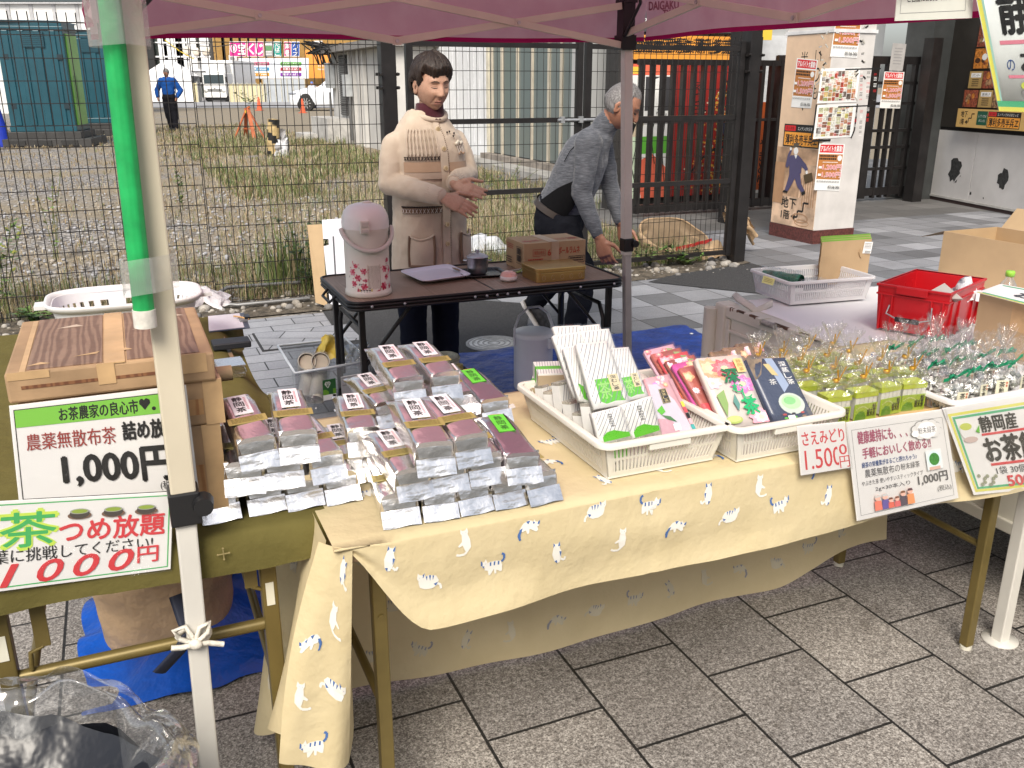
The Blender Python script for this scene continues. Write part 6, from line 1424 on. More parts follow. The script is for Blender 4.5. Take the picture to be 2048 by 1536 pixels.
def candy_bag(seed):
    t = thing('candy_bag','cellophane bag of tea candy','candy bag');r = random.Random(seed);mb = MB()
    for k in range(46):
        a = r.uniform(0,2*PI);z = r.uniform(.006,.058);q = .030*(r.random()**.5)*(1-.35*max(0,z-.04)/.02)
        c = Vector((q*math.cos(a),q*.8*math.sin(a),z));M = Matrix.Rotation(r.uniform(0,3),4,(r.random(),r.random(),r.random()+.1))
        mb.ell(c,(.0085,.006,.006),cnd[r.randrange(3)],7,5,M)
        for s in (-1,1):mb.add([c+M @ Vector((s*.008,0,0)),c+M @ Vector((s*.015,.006,.002)),c+M @ Vector((s*.015,-.006,-.002))],[(0,1,2)],cnd[2])
    mb.build('candies',t,local=True)
    mb = MB();mb.sheet(lambda a,b:Vector(((.035*math.sin(.35+2.3*b)+.002*nz(a*12,b*8,seed)*2)*math.cos(2*PI*a),(.030*math.sin(.35+2.3*b)+.002*nz(a*12,b*8,seed+5)*2)*math.sin(2*PI*a),.001+.062*b)),24,7,cel2,False)
    neck(mb,.060,.078,.026,.022,cel2,seed);frill(mb,.078,.031,.058,cel2,seed+10);mb.build('cellophane',t,local=True)
    mb = MB();mb.lathe([(.0065,.075),(.0078,.076),(.0078,.081),(.0065,.082)],rib,10,cap=False);w_ = r.uniform(-.4,.4)
    for s in (-1,1):
        a = Vector((s*.004,-.007,.079));b = Vector((s*(.020+r.random()*.008),-.014+.006*s*w_,.084+r.uniform(-.006,.012)));c = Vector((s*(.032+r.random()*.006),-.010,.078+r.uniform(-.014,.016)))
        mb.add([a-Z*.003,b-Z*.004,b+Z*.004,a+Z*.003],[(0,1,2,3)],rib);mb.add([b-Z*.004,c-Z*.004,c+Z*.0035,b+Z*.004],[(0,1,2,3)],rib)
        mb.tube([a,lerp(a,b,.5)+Z*.010-Vector((0,.004,0)),lerp(a,b,.9)+Z*.002,a],.0028,rib,5,flat=.4)
    mb.ell((0,-.008,.079),(.005,.004,.004),rib,8,6);mb.build('ribbon',t,local=True)
    f = Flat((-.015,-.0345,.056),(.016,-.0345,.054),(.016,-.0345,.024),(-.015,-.0345,.026),30,32);f.sheet(lcr,.0008);f.text('茶',7,3,21,17,bk,.03).text('飴',8,18,20,30,bk,.03).rect(23,3,27,8,lsl).rect(23,10,27,15,lsl);f.mb.build('label',t,local=True)
    return t
cbs = [candy_bag(s) for s in (11,12,13)];n2_ = set()
cs = [(1.652,1.372),(1.722,1.378),(1.800,1.384),(1.862,1.392),(1.69,1.452),(1.765,1.455),(1.845,1.462),(1.925,1.47),(1.735,1.53),(1.81,1.535),(1.89,1.545),(1.70,1.60),(1.78,1.61),(1.86,1.61)]
cr_ = [0]*4+[1]*4+[2]*3+[3]*3;cc_ = [0,1,2,3,0,1,2,3,0,1,2,0,1,2]
for i,(u,v) in enumerate(cs):
    M = fr(S(u,v,.712),A+rg.uniform(-.3,.3)) @ Matrix.Rotation(rg.uniform(-.06,.06),4,'X') @ Matrix.Scale(1.04,4)
    place_proto(cbs,n2_,i % 3,M,'green-ribboned candy bag, %s from the left in the %s' % (on[cc_[i]],rn[cr_[i]]),'green-ribboned cellophane bags of tea candy')
basket('white slotted basket holding the candy bags',S(1.80,1.49,.7068),A,.33,.30,.36,.33,.045,30,28,wpl2,wave=False)
# ------------------------------------------------------------------ price signs hung on the front
def signq(tl,tr,br_,bl,v,W_,H_):return Flat(onV(*tl,v),onV(*tr,v),onV(*br_,v),onV(*bl,v),W_,H_)
f = signq((1594,853),(1690,843),(1702,935),(1602,951),1.272,70,64);f.sheet(paper)
f.text('さえみどり',5,8,66,26,redt,.02,-.12).text('1.500',7,32,58,58,redt,.012).rect(54,30,69,62,paper).text('0',56,30,67,44,redt,.02).text('円',55,46,69,62,redt,.012)
signthing(f,'small white card handwritten in red, priced 1500 yen')
f = signq((1692,845),(1889,818),(1917,996),(1714,1042),1.268,100,88);f.sheet(paper);dg = ink('print_dark',(.07,.07,.08));mp_ = ink('print_mauve',(.40,.09,.16))
f.frame(4,7,96,84,.35,gry).text('健康維持にも、、、',9,9,58,20,mp_,.03).text('手軽においしく飲める!!',12,24,80,33.5,mp_,.035).text('緑茶の栄養素がまるごと摂れちゃう♪',10,36.5,64,41.5,blu,.02).text('農薬無散布の',12,43,46,50.5,dg).text('粉末緑茶',47,43.5,66,49.5,dg).text('やぶきた茶 使いやすいスティックタイプ',8,53,68,57.5,dg).text('2g×30本入り',20,60,54,65,dg).text('1,000円',62,57.5,92,67.5,dg,.03).text('(税込)',80,71,94,77.5,dg)
for a,b,q in ((66,14,4),(71,11.5,5),(77,10.5,5),(83,11,5),(88,13.5,4),(89,18,4),(84,20,5),(77,21,5),(70,20,5),(65,18,4)):f.ell(a,b,q+.4,q*.75+.4,gry,14)
for a,b,q in ((66,14,4),(71,11.5,5),(77,10.5,5),(83,11,5),(88,13.5,4),(89,18,4),(84,20,5),(77,21,5),(70,20,5),(65,18,4),(77,16,10)):f.ell(a,b,q,q*.75,paper,14)
f.text('粉末緑茶',68,13,86,19,dg,.01).rect(72,35,88,54,P('photo_pale',(.62,.66,.66),.5)).ell(80,44,7,8,P('photo_glass',(.55,.68,.68),.3),18).ell(80,44,5.2,6,P('photo_tea',(.05,.22,.04),.4,var=.3,vs=300),16).rect(74,51,85,54,P('photo_skin',(.55,.36,.30),.5))
fs = [(20,3.2,72,(.70,.20,.14),(.55,.52,.5)),(27,3.2,72,(.13,.10,.30),(.5,.5,.5)),(32,2.6,76,(.62,.14,.10),(.15,.06,.04)),(38,2.6,76,(.60,.14,.14),(.18,.07,.04)),(44,3,72,(.10,.08,.10),(.2,.1,.06)),(51,3.2,71,(.70,.28,.12),(.10,.05,.06))]
for k,(x,q,y0,cc,hc) in enumerate(fs):
    y = 82-(83-y0)*.85;bc = ink('fam_body%d' % k,cc);f.poly([(x-q,y),(x+q,y),(x+q*1.1,81.5),(x-q*1.1,81.5)],bc).ell(x,y-q*.9,q*.85,q*.9,ink('fam_face',(.70,.42,.34)),12).poly([(x-q*.85,y-q),(x-q*.6,y-q*1.7),(x+q*.6,y-q*1.7),(x+q*.85,y-q)],ink('fam_hair%d' % k,hc))
signthing(f,'white printed sign for powdered tea priced 1,000 yen, family drawing at its foot')
f = signq((1885,817),(2062,788),(2102,975),(1948,990),1.264,100,90);f.sheet(paper)
yl_ = ink('border_yellow',(.75,.72,.12));gb = ink('border_green',(.08,.45,.22))
f.frame(3,6,99,87,2.6,yl_).frame(6.5,9.5,96.5,84,2.2,gb).text('静岡産',33,13,76,28,bk,.035).rect(32,29,88,31.2,redt).text('お茶飴',30,33,95,58,bk,.05).rect(32,59,92,61.5,redt).text('1袋 30個入',36,63,84,71,dg).text('500円',46,72,96,90-5,redt,.045)
f.ell(17,25,8,8,wt).ell(17,20,6.5,3.5,P('tea_yellow',(.55,.62,.10),.4)).ell(18,33,8,3,ink('saucer_pink',(.62,.48,.44))).poly([(26,26),(32,20),(30,28)],pgr)
for k in range(9):f.ell(13+(k*5 % 24),70+(k*7 % 13),2,2,P('candy_print',(.30,.32,.22),.5),9)
signthing(f,'white sign with yellow and green border priced 500 yen')
t = thing('hanging_sign','white sheet hanging at the top right corner, green border and bold kana','sign',onV(1990,100,1.32),A)
c = [onV(1946,-40,1.30),onV(2140,-60,1.30),onV(2140,228,1.30),onV(1998,222,1.30)]
f = Flat(*c,60,84,bend=.012);f.sheet(P('translucent_sheet',(.70,.74,.72),.4));f.rect(0,0,2.2,84,yl_).rect(2.2,0,3.4,84,ink('border_mint',(.35,.62,.55))).rect(0,77,60,81,gb).rect(0,81,60,84,yl_).rect(8,38,60,40.5,pinks[1]).rect(10,60,60,62,pinks[1])
f.text('静岡',10,2,46,34,bk,.03).text('の',10,50,15,57,blu).text('お茶',19,43,56,59,bk,.03).ell(20,67,3,2.5,P('tea_yellow',(.55,.62,.10),.4)).ring(20,71,3.5,3,1,gry).poly([(26,66),(29,64),(28,70)],pgr).poly([(30,70),(29,65),(33,63)],pgr)
f.mb.build('sheet',t);mb = MB();g = Flat(*[p+f.n*.004 for p in c],60,84,bend=.012);mb.add([g.p(i*10,j*84) for j in (0,1) for i in range(7)],[(i,7+i,8+i,1+i) for i in range(6)],sleeve,True);mb.build('plastic_sleeve',t)
f = signq((1797,-40),(1950,-52),(1944,36),(1790,42),1.32,60,34);f.sheet(P('cream_sheet',(.68,.69,.62),.5));f.frame(3,2,54,28,.35,gry).text('ご自由にお試しください',8,12,46,19,bk,.01).poly([(48,14),(52,13),(51,17),(49,18)],ink('cup_lilac',(.4,.35,.6)))
tag(f.mb.build('hanging_card'),'cream card hanging from the canopy edge, cut by the top of the photo','card')
# ------------------------------------------------------------------ kitchen table behind the stall
ZK = .62
twood = wood_print('walnut_laminate',(.22,.155,.11),(.33,.24,.175));blkm = P('black_metal',(.012,.012,.013),.4,.2,var=.15)
t3 = thing('camping_table','folding table with dark wood top and black frame behind the stall','table',S(1.34,3.57,0),A)
def rrect(x0,y0,x1,y1,r_,n=6):
    p = []
    for cx_,cy_,a0 in ((x1-r_,y1-r_,0),(x0+r_,y1-r_,PI/2),(x0+r_,y0+r_,PI),(x1-r_,y0+r_,1.5*PI)):
        for k in range(n+1):a = a0+PI/2*k/n;p.append((cx_+r_*math.cos(a),cy_+r_*math.sin(a)))
    return p
mb = MB();mb.prism(rrect(.752,3.298,1.935,3.852,.05),.022,twood,STREET @ Matrix.Translation((0,0,ZK-.022)));mb.build('tabletop',t3)
mb = MB();q = rrect(.748,3.294,1.939,3.856,.054)
for z,o in ((ZK-.026,0),(ZK-.012,.002),(ZK+.0005,0)):mb.tube([S(x,y,z) for x,y in q],.0065,blkm,6,closed=True)
mb.bar(S(1.345,3.30,ZK+.0004),S(1.345,3.85,ZK+.0004),.006,.002,blkm)
mb.tube([S(.74,3.50,ZK-.01),S(.715,3.51,ZK-.035),S(.715,3.64,ZK-.035),S(.74,3.65,ZK-.01)],.006,blkm,6);mb.build('table_rim',t3)
for u,v,s in ((.800,3.34,1),(.800,3.80,1),(1.885,3.34,-1),(1.885,3.80,-1)):
    mb = MB();mb.bar(S(u,v,0),S(u,v,ZK-.03),.024,.024,blkm,up=V);mb.bar(S(u,v,ZK-.27),S(u+s*.20,v,ZK-.035),.012,.018,blkm,up=V);mb.build('leg',t3,bev=.003)
for u in (.812,1.873):
    mb = MB();mb.tube([S(u,3.36,.20),S(u,3.36,ZK-.18),S(u,3.40,ZK-.12),S(u,3.74,ZK-.12),S(u,3.78,ZK-.18),S(u,3.78,.20)],.010,blkm,8)
    mb.build('leg_brace',t3)
for u in (.83,.96,1.25,1.30,1.345,1.39,1.44,1.72,1.88):mb = MB();mb.ell(S(u,3.286,ZK-.014),(.006,.005,.006),steel,8,6);mb.build('rivet',t3)
# air pot
pot_w = P('pot_cream',(.74,.71,.63),.35,var=.03,vs=3);pot_h = P('pot_grey',(.58,.56,.51),.35,var=.03)
c = S(.862,3.455,ZK);t = thing('air_pot','tall cream air pot with pink flower print on the dark table','air pot',c,A);M = t.matrix_basis
mb = MB(M);mb.lathe([(0,.0),(.088,.0),(.092,.006),(.090,.022),(.0865,.026),(.0865,.245),(.089,.25),(.090,.262)],pot_w,40,cap=False);mb.build('pot_body',t)
mb = MB(M);mb.lathe([(.091,.2625),(.0915,.285),(.089,.305),(.080,.328),(.062,.346),(.036,.354),(0,.356)],P('pot_lid',(.80,.79,.76),.42,var=.02),40,cap=False);mb.ell((.01,0,.357),(.02,.014,.006),pot_w,12,6);mb.build('lid',t)
mb = MB(M);mb.box((-.044,-.103,.252),(-.010,-.086,.300),pot_w);mb.box((-.040,-.107,.278),(-.014,-.1035,.296),pot_h);mb.box((-.040,-.106,.256),(-.014,-.1035,.268),pot_h);mb.build('latch',t,bev=.003)
mb = MB(M);mb.tube([Vector((.099*math.cos(a),-.012-.088*math.sin(a),.262-.078*math.sin(a))) for a in [PI*k/18 for k in range(19)]],.0075,pot_h,8,flat=1.2);mb.build('carry_handle',t)
pf = [ink('flower_rose',(.62,.08,.14),.3),ink('flower_pink',(.70,.26,.32),.3),ink('flower_deep',(.48,.03,.08),.3)]
def cylp(x,z,d=.0006):a = x/.0866;return M @ Vector(((.0866+d)*math.sin(a),-(.0866+d)*math.cos(a),z))
mb = MB();r = random.Random(17)
def dab(x,z,rx,rz_,m,d,rot=0):
    n = 9;mb.add([cylp(x+rx*math.cos(2*PI*k/n)*math.cos(rot)-rz_*math.sin(2*PI*k/n)*math.sin(rot),z+rx*math.cos(2*PI*k/n)*math.sin(rot)+rz_*math.sin(2*PI*k/n)*math.cos(rot),d) for k in range(n)],[tuple(range(n))],m)
for x,z,s in ((-.085,.10,1),(-.068,.125,.7),(-.060,.078,1),(-.036,.105,.9),(-.078,.055,.9),(-.036,.045,1),(.052,.108,1),(.07,.14,.7),(.062,.075,.8),(.046,.042,1.2),(.085,.10,.8),(.086,.035,.8),(-.03,.07,.5),(.02,.022,.6),(-.06,.03,.5)):
    for j in range(6):a = 2*PI*j/6+s;dab(x+.008*s*math.cos(a),z+.008*s*math.sin(a),.0065*s,.0045*s,pf[r.randrange(3)],.0006+.0003*(j % 2),a)
    dab(x,z,.003*s,.003*s,pf[2],.0014)
    for j in range(4):dab(x+r.uniform(-.022,.022)*s,z+r.uniform(-.02,.024)*s,.004,.0018,[pf[0],ink('stem_grey',(.35,.30,.28),.3),pf[1]][j % 3],.0005,r.uniform(0,3))
mb.add([cylp(x,z,.0007) for x,z in ((-.022,.13),(.030,.13),(.030,.03),(-.022,.03))],[(0,3,2,1)],P('pot_panel',(.60,.56,.47),.4,var=.03))
for k in range(26):
    z = .125-k*.0035;x = -.019
    while x < .026:l = r.uniform(.003,.012);mb.add([cylp(min(.027,q),y,.0012) for q,y in ((x,z),(x+l,z),(x+l,z-.0014),(x,z-.0014))],[(0,3,2,1)],P('panel_print',(.40,.36,.30),.5));x += l+.003
mb.add([cylp(x,z,.0009) for x,z in ((-.056,.036),(-.006,.036),(-.006,.012),(-.056,.012))],[(0,3,2,1)],P('pot_yellow',(.62,.52,.08),.4))
for k in range(12):mb.add([cylp(x,z,.0014) for x,z in ((-.052+(k % 4)*.011,.033-(k//4)*.007),(-.045+(k % 4)*.011,.033-(k//4)*.007),(-.045+(k % 4)*.011,.029-(k//4)*.007),(-.052+(k % 4)*.011,.029-(k//4)*.007))],[(0,3,2,1)],dg)
vs,fs2,_ = text_mesh('SY',.03,.2);mb.add([cylp(lerp(-.058,-.042,a),lerp(.050,.057,b),.0012) for a,b in vs],fs2,bk)
mb.build('flower_print',t)
# trays, pot, dish, sachets, boxes
trw = P('tray_white',(.68,.68,.78),.35,var=.02,coat=.2)
def tray(label,q,h,m,name='serving_tray',rimw=.16,hole=False):
    c = (q[0]+q[1]+q[2]+q[3])/4;t = thing(name,label,'tray',c);mb = MB()
    def rq(s,z,n=7,rr=.16):
        p = []
        for k in range(4):
            a,b,e = q[k-1],q[k],q[(k+1) % 4]
            for j in range(n+1):
                f = j/n;w0,w1,w2 = (1-f)**2,2*f*(1-f),f*f;x = (b+(a-b)*rr)*w0+b*w1+(b+(e-b)*rr)*w2;p.append(c+(x-c)*s+Z*z)
        return p
    mb.loft([rq(.84,0),rq(.86,.002),rq(.97,h),rq(1.0,h),rq(1.0,h-.003),rq(.975,h-.003),rq(.86,-.0005)],m,True,False);mb.add(rq(.84,0),[tuple(range(32))],m);mb.build('tray_body',t)
    if hole:
        e0 = (q[2]+q[3])/2;d = (q[2]-q[3]).normalized();i = (c-e0).normalized();o = e0+i*.022+Z*(h+.0006);mb = MB();mb.add([o+d*(.042*math.cos(a))+i*(.010*math.sin(a)) for a in [2*PI*k/24 for k in range(24)]],[tuple(range(24))],twood);mb.build('hand_hole',t)
    return t
tray('white plastic tray with a hand hole, on the dark table',[G(797,546,ZK+.012),G(846,568,ZK+.012),G(946,554,ZK+.012),G(897,532,ZK+.012)],.012,trw,hole=True)
# hand hole sits on the far-left edge in the photo
tray('black tray under the steel pot',[S(1.30,3.55,ZK+.003),S(1.50,3.52,ZK+.003),S(1.52,3.70,ZK+.003),S(1.33,3.73,ZK+.003)],.010,P('tray_black',(.02,.02,.022),.3,var=.3,vs=30))
c = S(1.395,3.635,ZK+.004);M = fr(c);t = thing('steel_pot','small stainless steel pot with glass lid on the black tray','pot',c);ss = P('stainless',(.62,.62,.63),.33,1,var=.1,vs=20)
mb = MB(M);mb.lathe([(0,0),(.034,0),(.042,.008),(.045,.03),(.046,.072),(.049,.074)],ss,28,cap=False);mb.build('pot_body',t)
mb = MB(M);mb.lathe([(.049,.0745),(.046,.079),(.030,.088),(.010,.092),(0,.092)],P('lid_glass',(.42,.45,.48),.12,.3),28,cap=False);mb.cyl((0,0,.092),(0,0,.105),.006,.011,ss,12);mb.build('pot_lid',t)
for s in (-1,1):mb = MB(M);mb.tube([(s*.046,-.012,.058),(s*.060,-.010,.060),(s*.060,.010,.060),(s*.046,.012,.058)],.003,ss,6);mb.build('pot_handle',t)
c = S(1.466,3.455,ZK+.0005);M = fr(c);t = thing('candy_dish','small round white dish with a pink lid on the dark table','dish',c)
mb = MB(M);mb.lathe([(0,0),(.026,0),(.038,.010),(.036,.022),(.030,.026)],P('dish_white',(.74,.70,.68),.25,coat=.3),26,cap=False);mb.build('dish_body',t)
mb = MB(M);mb.lathe([(.036,.023),(.030,.036),(.016,.042),(0,.043)],P('dish_pink',(.70,.40,.34),.25,coat=.3),26,cap=False);mb.build('dish_lid',t)
for k in range(5):
    c = lerp(S(1.55,3.62,ZK+.006),S(1.62,3.58,ZK+.006),k/4)+Z*.003*k;mb = MB(fr(c,A+.9+k*.25) @ Matrix.Rotation(-.25,4,'X'));mb.box((-.012,-.045,0),(.012,.045,.003),[P('sachet_silver',(.55,.57,.56),.3,.5),P('sachet_green',(.30,.42,.12),.4)][k % 2]);tag(mb.build('sachet'),'small tea sachet fanned beside the gold tin, %s from the left' % on[k],'sachet','tea sachets on the dark table')
kraft = P('carton_kraft',(.44,.31,.175),.7,var=.06,vs=6,bmp=.08,bs=20);crd = ink('carton_red',(.40,.06,.03))
c0,c1,c2 = G(1063,530,ZK),G(1180,535,ZK),G(1035,508,ZK)
t = thing('sweets_carton','taped kraft carton with red lettering on the dark table','carton',S(1.765,3.66,ZK),A);mb = MB(STREET);u0,u1,v0,v1,h = 1.60,1.905,3.60,3.80,.125
mb.box((u0,v0,ZK+.001),(u1,v1,ZK+h),kraft);mb.build('carton_body',t,bev=.002)
f = Flat(S(u0,v0-.001,ZK+h),S(u1,v0-.001,ZK+h),S(u1,v0-.001,ZK),S(u0,v0-.001,ZK),100,40);f.mb = MB();f.text('ボールラムネ',55,8,90,18,crd,.03).text('6',38,10,43,19,crd,.04).frame(14,9,34,19,.6,crd).text('種類お徳用',16,11,32,17,crd).frame(72,22,98,32,.7,bk).scribble(74,24,96,31,bk,2,3).scribble(6,22,30,26,crd,1,5);f.mb.build('print',t)
f = Flat(S(u0,v1,ZK+h+.001),S(u1,v1,ZK+h+.001),S(u1,v0,ZK+h+.001),S(u0,v0,ZK+h+.001),100,60);f.mb = MB();f.text('60g×6ボール',6,36,46,52,crd,.03).text('ラムネ お徳用',60,34,94,48,crd,.02).rect(40,0,56,60,P('carton_tape',(.52,.40,.27),.35));f.mb.build('print',t)
f = Flat(S(u0-.001,v1,ZK+h),S(u0-.001,v0,ZK+h),S(u0-.001,v0,ZK),S(u0-.001,v1,ZK),70,40);f.mb = MB();f.scribble(6,6,30,14,crd,3,2).frame(46,6,64,30,.6,bk).scribble(48,8,62,28,bk,2,9,.9).scribble(8,24,30,34,bk,3,4);f.mb.build('print',t)
mb = MB(STREET);mb.box((lerp(u0,u1,.44),v0-.0015,ZK+.03),(lerp(u0,u1,.56),v0-.0012,ZK+h+.001),MATS['carton_tape']);mb.build('carton_tape',t)
goldm = P('tin_gold',(.50,.34,.12),.32,.75,var=.06,vs=5);u0,u1,v0,v1 = 1.555,1.785,3.36,3.53
t = thing('gold_tin','flat gold biscuit tin in front of the kraft carton','tin',S(1.67,3.45,ZK),A)
mb = MB();mb.prism(rrect(u0,v0,u1,v1,.018),.040,goldm,STREET @ Matrix.Translation((0,0,ZK+.001)));mb.build('tin_body',t,bev=.002)
mb = MB();mb.prism(rrect(u0-.003,v0-.003,u1+.003,v1+.003,.02),.018,goldm,STREET @ Matrix.Translation((0,0,ZK+.0415)));mb.build('tin_lid',t,bev=.003)
mb = MB()
for k in range(5):mb.tube([S(lerp(u0+.03,u1-.03,k/4)+.008*math.cos(a),v0-.0015,ZK+.02+.010*math.sin(a)) for a in [2*PI*j/12 for j in range(12)]],.0008,P('tin_print',(.62,.50,.30),.3,.5),4,closed=True)
mb.box((u0-.002,1,0),(u0,1.001,.001),goldm,Matrix.Translation((0,-50,-5))) if False else None
mb.build('ring_print',t)
# ------------------------------------------------------------------ on the ground behind the stall
tarp = P('blue_tarp',(.012,.055,.29),.42,var=.25,vs=9,bmp=.9,bs=16,bd=.02)
def tarp_z(u,v):return .012+.012*max(0,nz(u*5,v*9))+.006*abs(nz(u*17,v*22))
mb = MB();mb.sheet(lambda a,b:S(lerp(lerp(1.0,1.50,b),lerp(2.95,3.06,b),a),lerp(3.1,4.46,b)+.05*(a-.5)-.03*nz(a*3,b*3),tarp_z(a*2,b*2)+.004),70,60,tarp);mb.ell(G(1383,667,.02),(.012,.012,.003),lw_,10,5);tag(mb.build('blue_tarp'),'blue plastic tarp spread on the pavement behind the stall','tarp')
jug = P('jug_grey',(.74,.74,.77),.4,var=.03);jugl = P('jug_lid',(.78,.79,.83),.35,var=.03)
p = S(1.69,3.70,.02);c = G(1066,775,.03);M = fr(c,A);t = thing('water_jug','pale grey insulated water jug with carrying handle on the blue tarp','jug',c,A);hj = .27;rj = .092
mb = MB(M);mb.lathe([(0,0),(rj*.96,0),(rj,.01),(rj,hj-.02),(rj*1.02,hj-.012)],jug,32,cap=False);mb.build('jug_body',t)
mb = MB(M);mb.lathe([(rj*1.03,hj-.012),(rj*1.03,hj+.006),(rj*.97,hj+.012),(rj*.5,hj+.016),(0,hj+.017)],jugl,32,cap=False);mb.build('jug_lid',t)
mb = MB(M);mb.tube([Vector((-rj*1.05,0,hj-.05)),Vector((-rj*1.05,0,hj+.03)),Vector((-rj*.8,0,hj+.09)),Vector((-rj*.3,0,hj+.125)),Vector((rj*.3,0,hj+.125)),Vector((rj*.8,0,hj+.09)),Vector((rj*1.05,0,hj+.03)),Vector((rj*1.05,0,hj-.05))],.009,jug,8,flat=.6);mb.build('carry_handle',t)
mb = MB(M);mb.box((.03,-rj*1.12-.006,hj-.055),(.068,-rj*.93,hj-.005),jugl);mb.box((.035,-rj*1.12-.010,hj-.045),(.063,-rj*1.12-.0065,hj-.016),jug);mb.build('jug_latch',t,bev=.003)
thb = P('pot_ivory',(.52,.49,.38),.35,var=.04);thd = P('pot_ivory_dark',(.40,.36,.25),.35)
c = G(893,770,.02);M = fr(c);t = thing('insulated_pot','ivory insulated pot without its lid beside the tarp','pot',c);mb = MB(M);mb.lathe([(0,0),(.062,0),(.068,.02),(.066,.13),(.060,.152),(.048,.158),(.040,.152),(.036,.10),(0,.09)],thb,28,cap=False);mb.build('pot_body',t)
mb = MB(M);mb.lathe([(.067,.131),(.069,.136),(.066,.146),(.0655,.131)],thd,28,cap=False);mb.build('pot_collar',t)
c = G(862,795,.02);M = fr(c,.4);t = thing('coffee_jug','tan jug with lid and looped handle beside the ivory pot','jug',c);mb = MB(M);mb.lathe([(0,0),(.055,0),(.062,.03),(.058,.10),(.048,.125)],thd,26,cap=False);mb.build('jug_body',t)
mb = MB(M);mb.lathe([(.050,.126),(.050,.136),(.030,.146),(0,.148)],P('pot_tan',(.34,.29,.19),.35),26,cap=False);mb.box((.02,-.012,.13),(.075,.012,.15),thd);mb.build('jug_lid',t)
mb = MB(M);mb.tube([(.058,0,.11),(.095,0,.105),(.105,0,.06),(.085,0,.03),(.06,0,.03)],.009,thb,8);mb.build('jug_handle',t)
c = G(920,775,.02);M = fr(c);t = thing('spray_bottle','small ivory bottle with yellow cap in the white tray','bottle',c);mb = MB(M);mb.lathe([(0,.012),(.032,.012),(.034,.05),(.026,.08),(.016,.092)],P('bottle_ivory',(.52,.52,.46),.3),20,cap=False);mb.build('bottle_body',t)
mb = MB(M);mb.cyl((0,0,.092),(0,0,.118),.018,.017,P('cap_yellow',(.55,.42,.14),.4),16);mb.build('bottle_cap',t)
tray('ivory plastic tray under the bottle beside the tarp',[G(880,775,.015),G(905,800,.015),G(948,778,.015),G(925,755,.015)],.03,P('tray_ivory',(.55,.55,.50),.35))
# clear storage bin with cup sleeves
cbin = clear_film('bin_plastic',(.93,.96,.97),.05,.18,.26,20,.1);q = [G(601,835,0),G(752,800,0),G(728,705,0),G(585,735,0)]
c = (q[0]+q[1]+q[2]+q[3])/4;t = thing('storage_bin','clear plastic storage bin holding cup sleeves, beside the table leg','storage bin',c);hb = .25
q = [G(596,838,0),G(748,806,0),G(722,716,0),G(583,742,0)];qt = [G(590,747,hb),G(738,722,hb),G(690,676,hb),G(556,692,hb)]
c = (q[0]+q[1]+q[2]+q[3])/4
mb = MB();mb.loft([q,qt],cbin,False,False);mb.add(q,[(0,1,2,3)],cbin);mb.build('bin_body',t)
mb = MB();mb.tube(qt,.007,P('bin_rim',(.60,.64,.68),.35),6,closed=True);mb.build('bin_rim',t)
cupw = P('paper_cup',(.66,.61,.53),.7,var=.05);cupi = P('paper_cup_in',(.52,.45,.36),.8)
def sleeve_cups(px,py,z,d,ln,label):
    a = G(px,py,z);d = Vector(d).normalized();t = thing('cup_sleeve',label,'cup sleeve',a,0,'sleeves of paper cups in the storage bin');mb = MB()
    mb.cyl(a,a+d*ln,.038,.030,cupw,18,cap=False);mb.cyl(a+d*.012,a+d*.0125,.033,.001,cupi,18);mb.tube([a+x for x in [(d.orthogonal().normalized()*math.cos(k)+d.cross(d.orthogonal().normalized())*math.sin(k))*.038 for k in [2*PI*j/18 for j in range(18)]]],.0025,cupw,5,closed=True);mb.build('cups',t)
    mb = MB();o = d.orthogonal().normalized();e = d.cross(o);mb.sheet(lambda a_,b_:a-d*.03+d*(ln+.03)*b_+(o*math.cos(6.28*a_)+e*math.sin(6.28*a_))*(.042+.006*nz(a_*6,b_*6,px)),16,6,cello,False);mb.build('film',t)
sleeve_cups(614,723,.26,(-.25,.75,-.45),.20,'upper left sleeve of paper cups in the bin');sleeve_cups(641,722,.26,(-.2,.75,-.45),.20,'upper right sleeve of paper cups in the bin')
sleeve_cups(611,798,.09,(.0,.6,.55),.2,'lower left sleeve of paper cups in the bin');sleeve_cups(630,798,.09,(.05,.6,.55),.2,'lower right sleeve of paper cups in the bin')
p = G(662,715,.20);mb = MB(fr(p));mb.sheet(crumple(lambda a,b:Vector((-.07+.14*a,-.05+.1*b,.10*math.sin(PI*a)*math.sin(PI*b))),.05,4,5),14,10,P('yellow_bag',(.62,.46,.08),.45,var=.2,vs=20));tag(mb.build('yellow_bag'),'crumpled yellow bag between the cup sleeves and the bin wall','bag')
p = G(712,728,.20);mb = MB(fr(p));mb.sheet(crumple(lambda a,b:Vector((-.08+.16*a,-.07+.14*b,.09*math.sin(PI*a)*math.sin(PI*b))),.05,5,7),14,10,cello);tag(mb.build('plastic_wrap'),'crumpled clear plastic in the right of the storage bin','plastic wrap')
a_,b_,c_,d_ = G(646,760,.2),G(672,755,.2),G(674,795,.1),G(648,800,.1)
f = Flat(a_-Vector((0,.01,0)),b_-Vector((0,.01,0)),c_-Vector((0,.01,0)),d_-Vector((0,.01,0)),26,38);f.sheet(P('label_dark_green',(.015,.10,.02),.4),.0012);f.rect(0,18,26,28,P('label_leaf',(.12,.30,.02),.5)).rect(0,28,26,38,wt).rect(19,29,25,34,bk).line([(4,7),(7,3.5),(9.5,6),(12,3.5),(15,7),(9.5,15),(4,7)],1,wt).text('RIS',5,6,13,10,wt)
tag(f.mb.build('bin_label'),'dark green label with a white heart on the front of the storage bin','label')
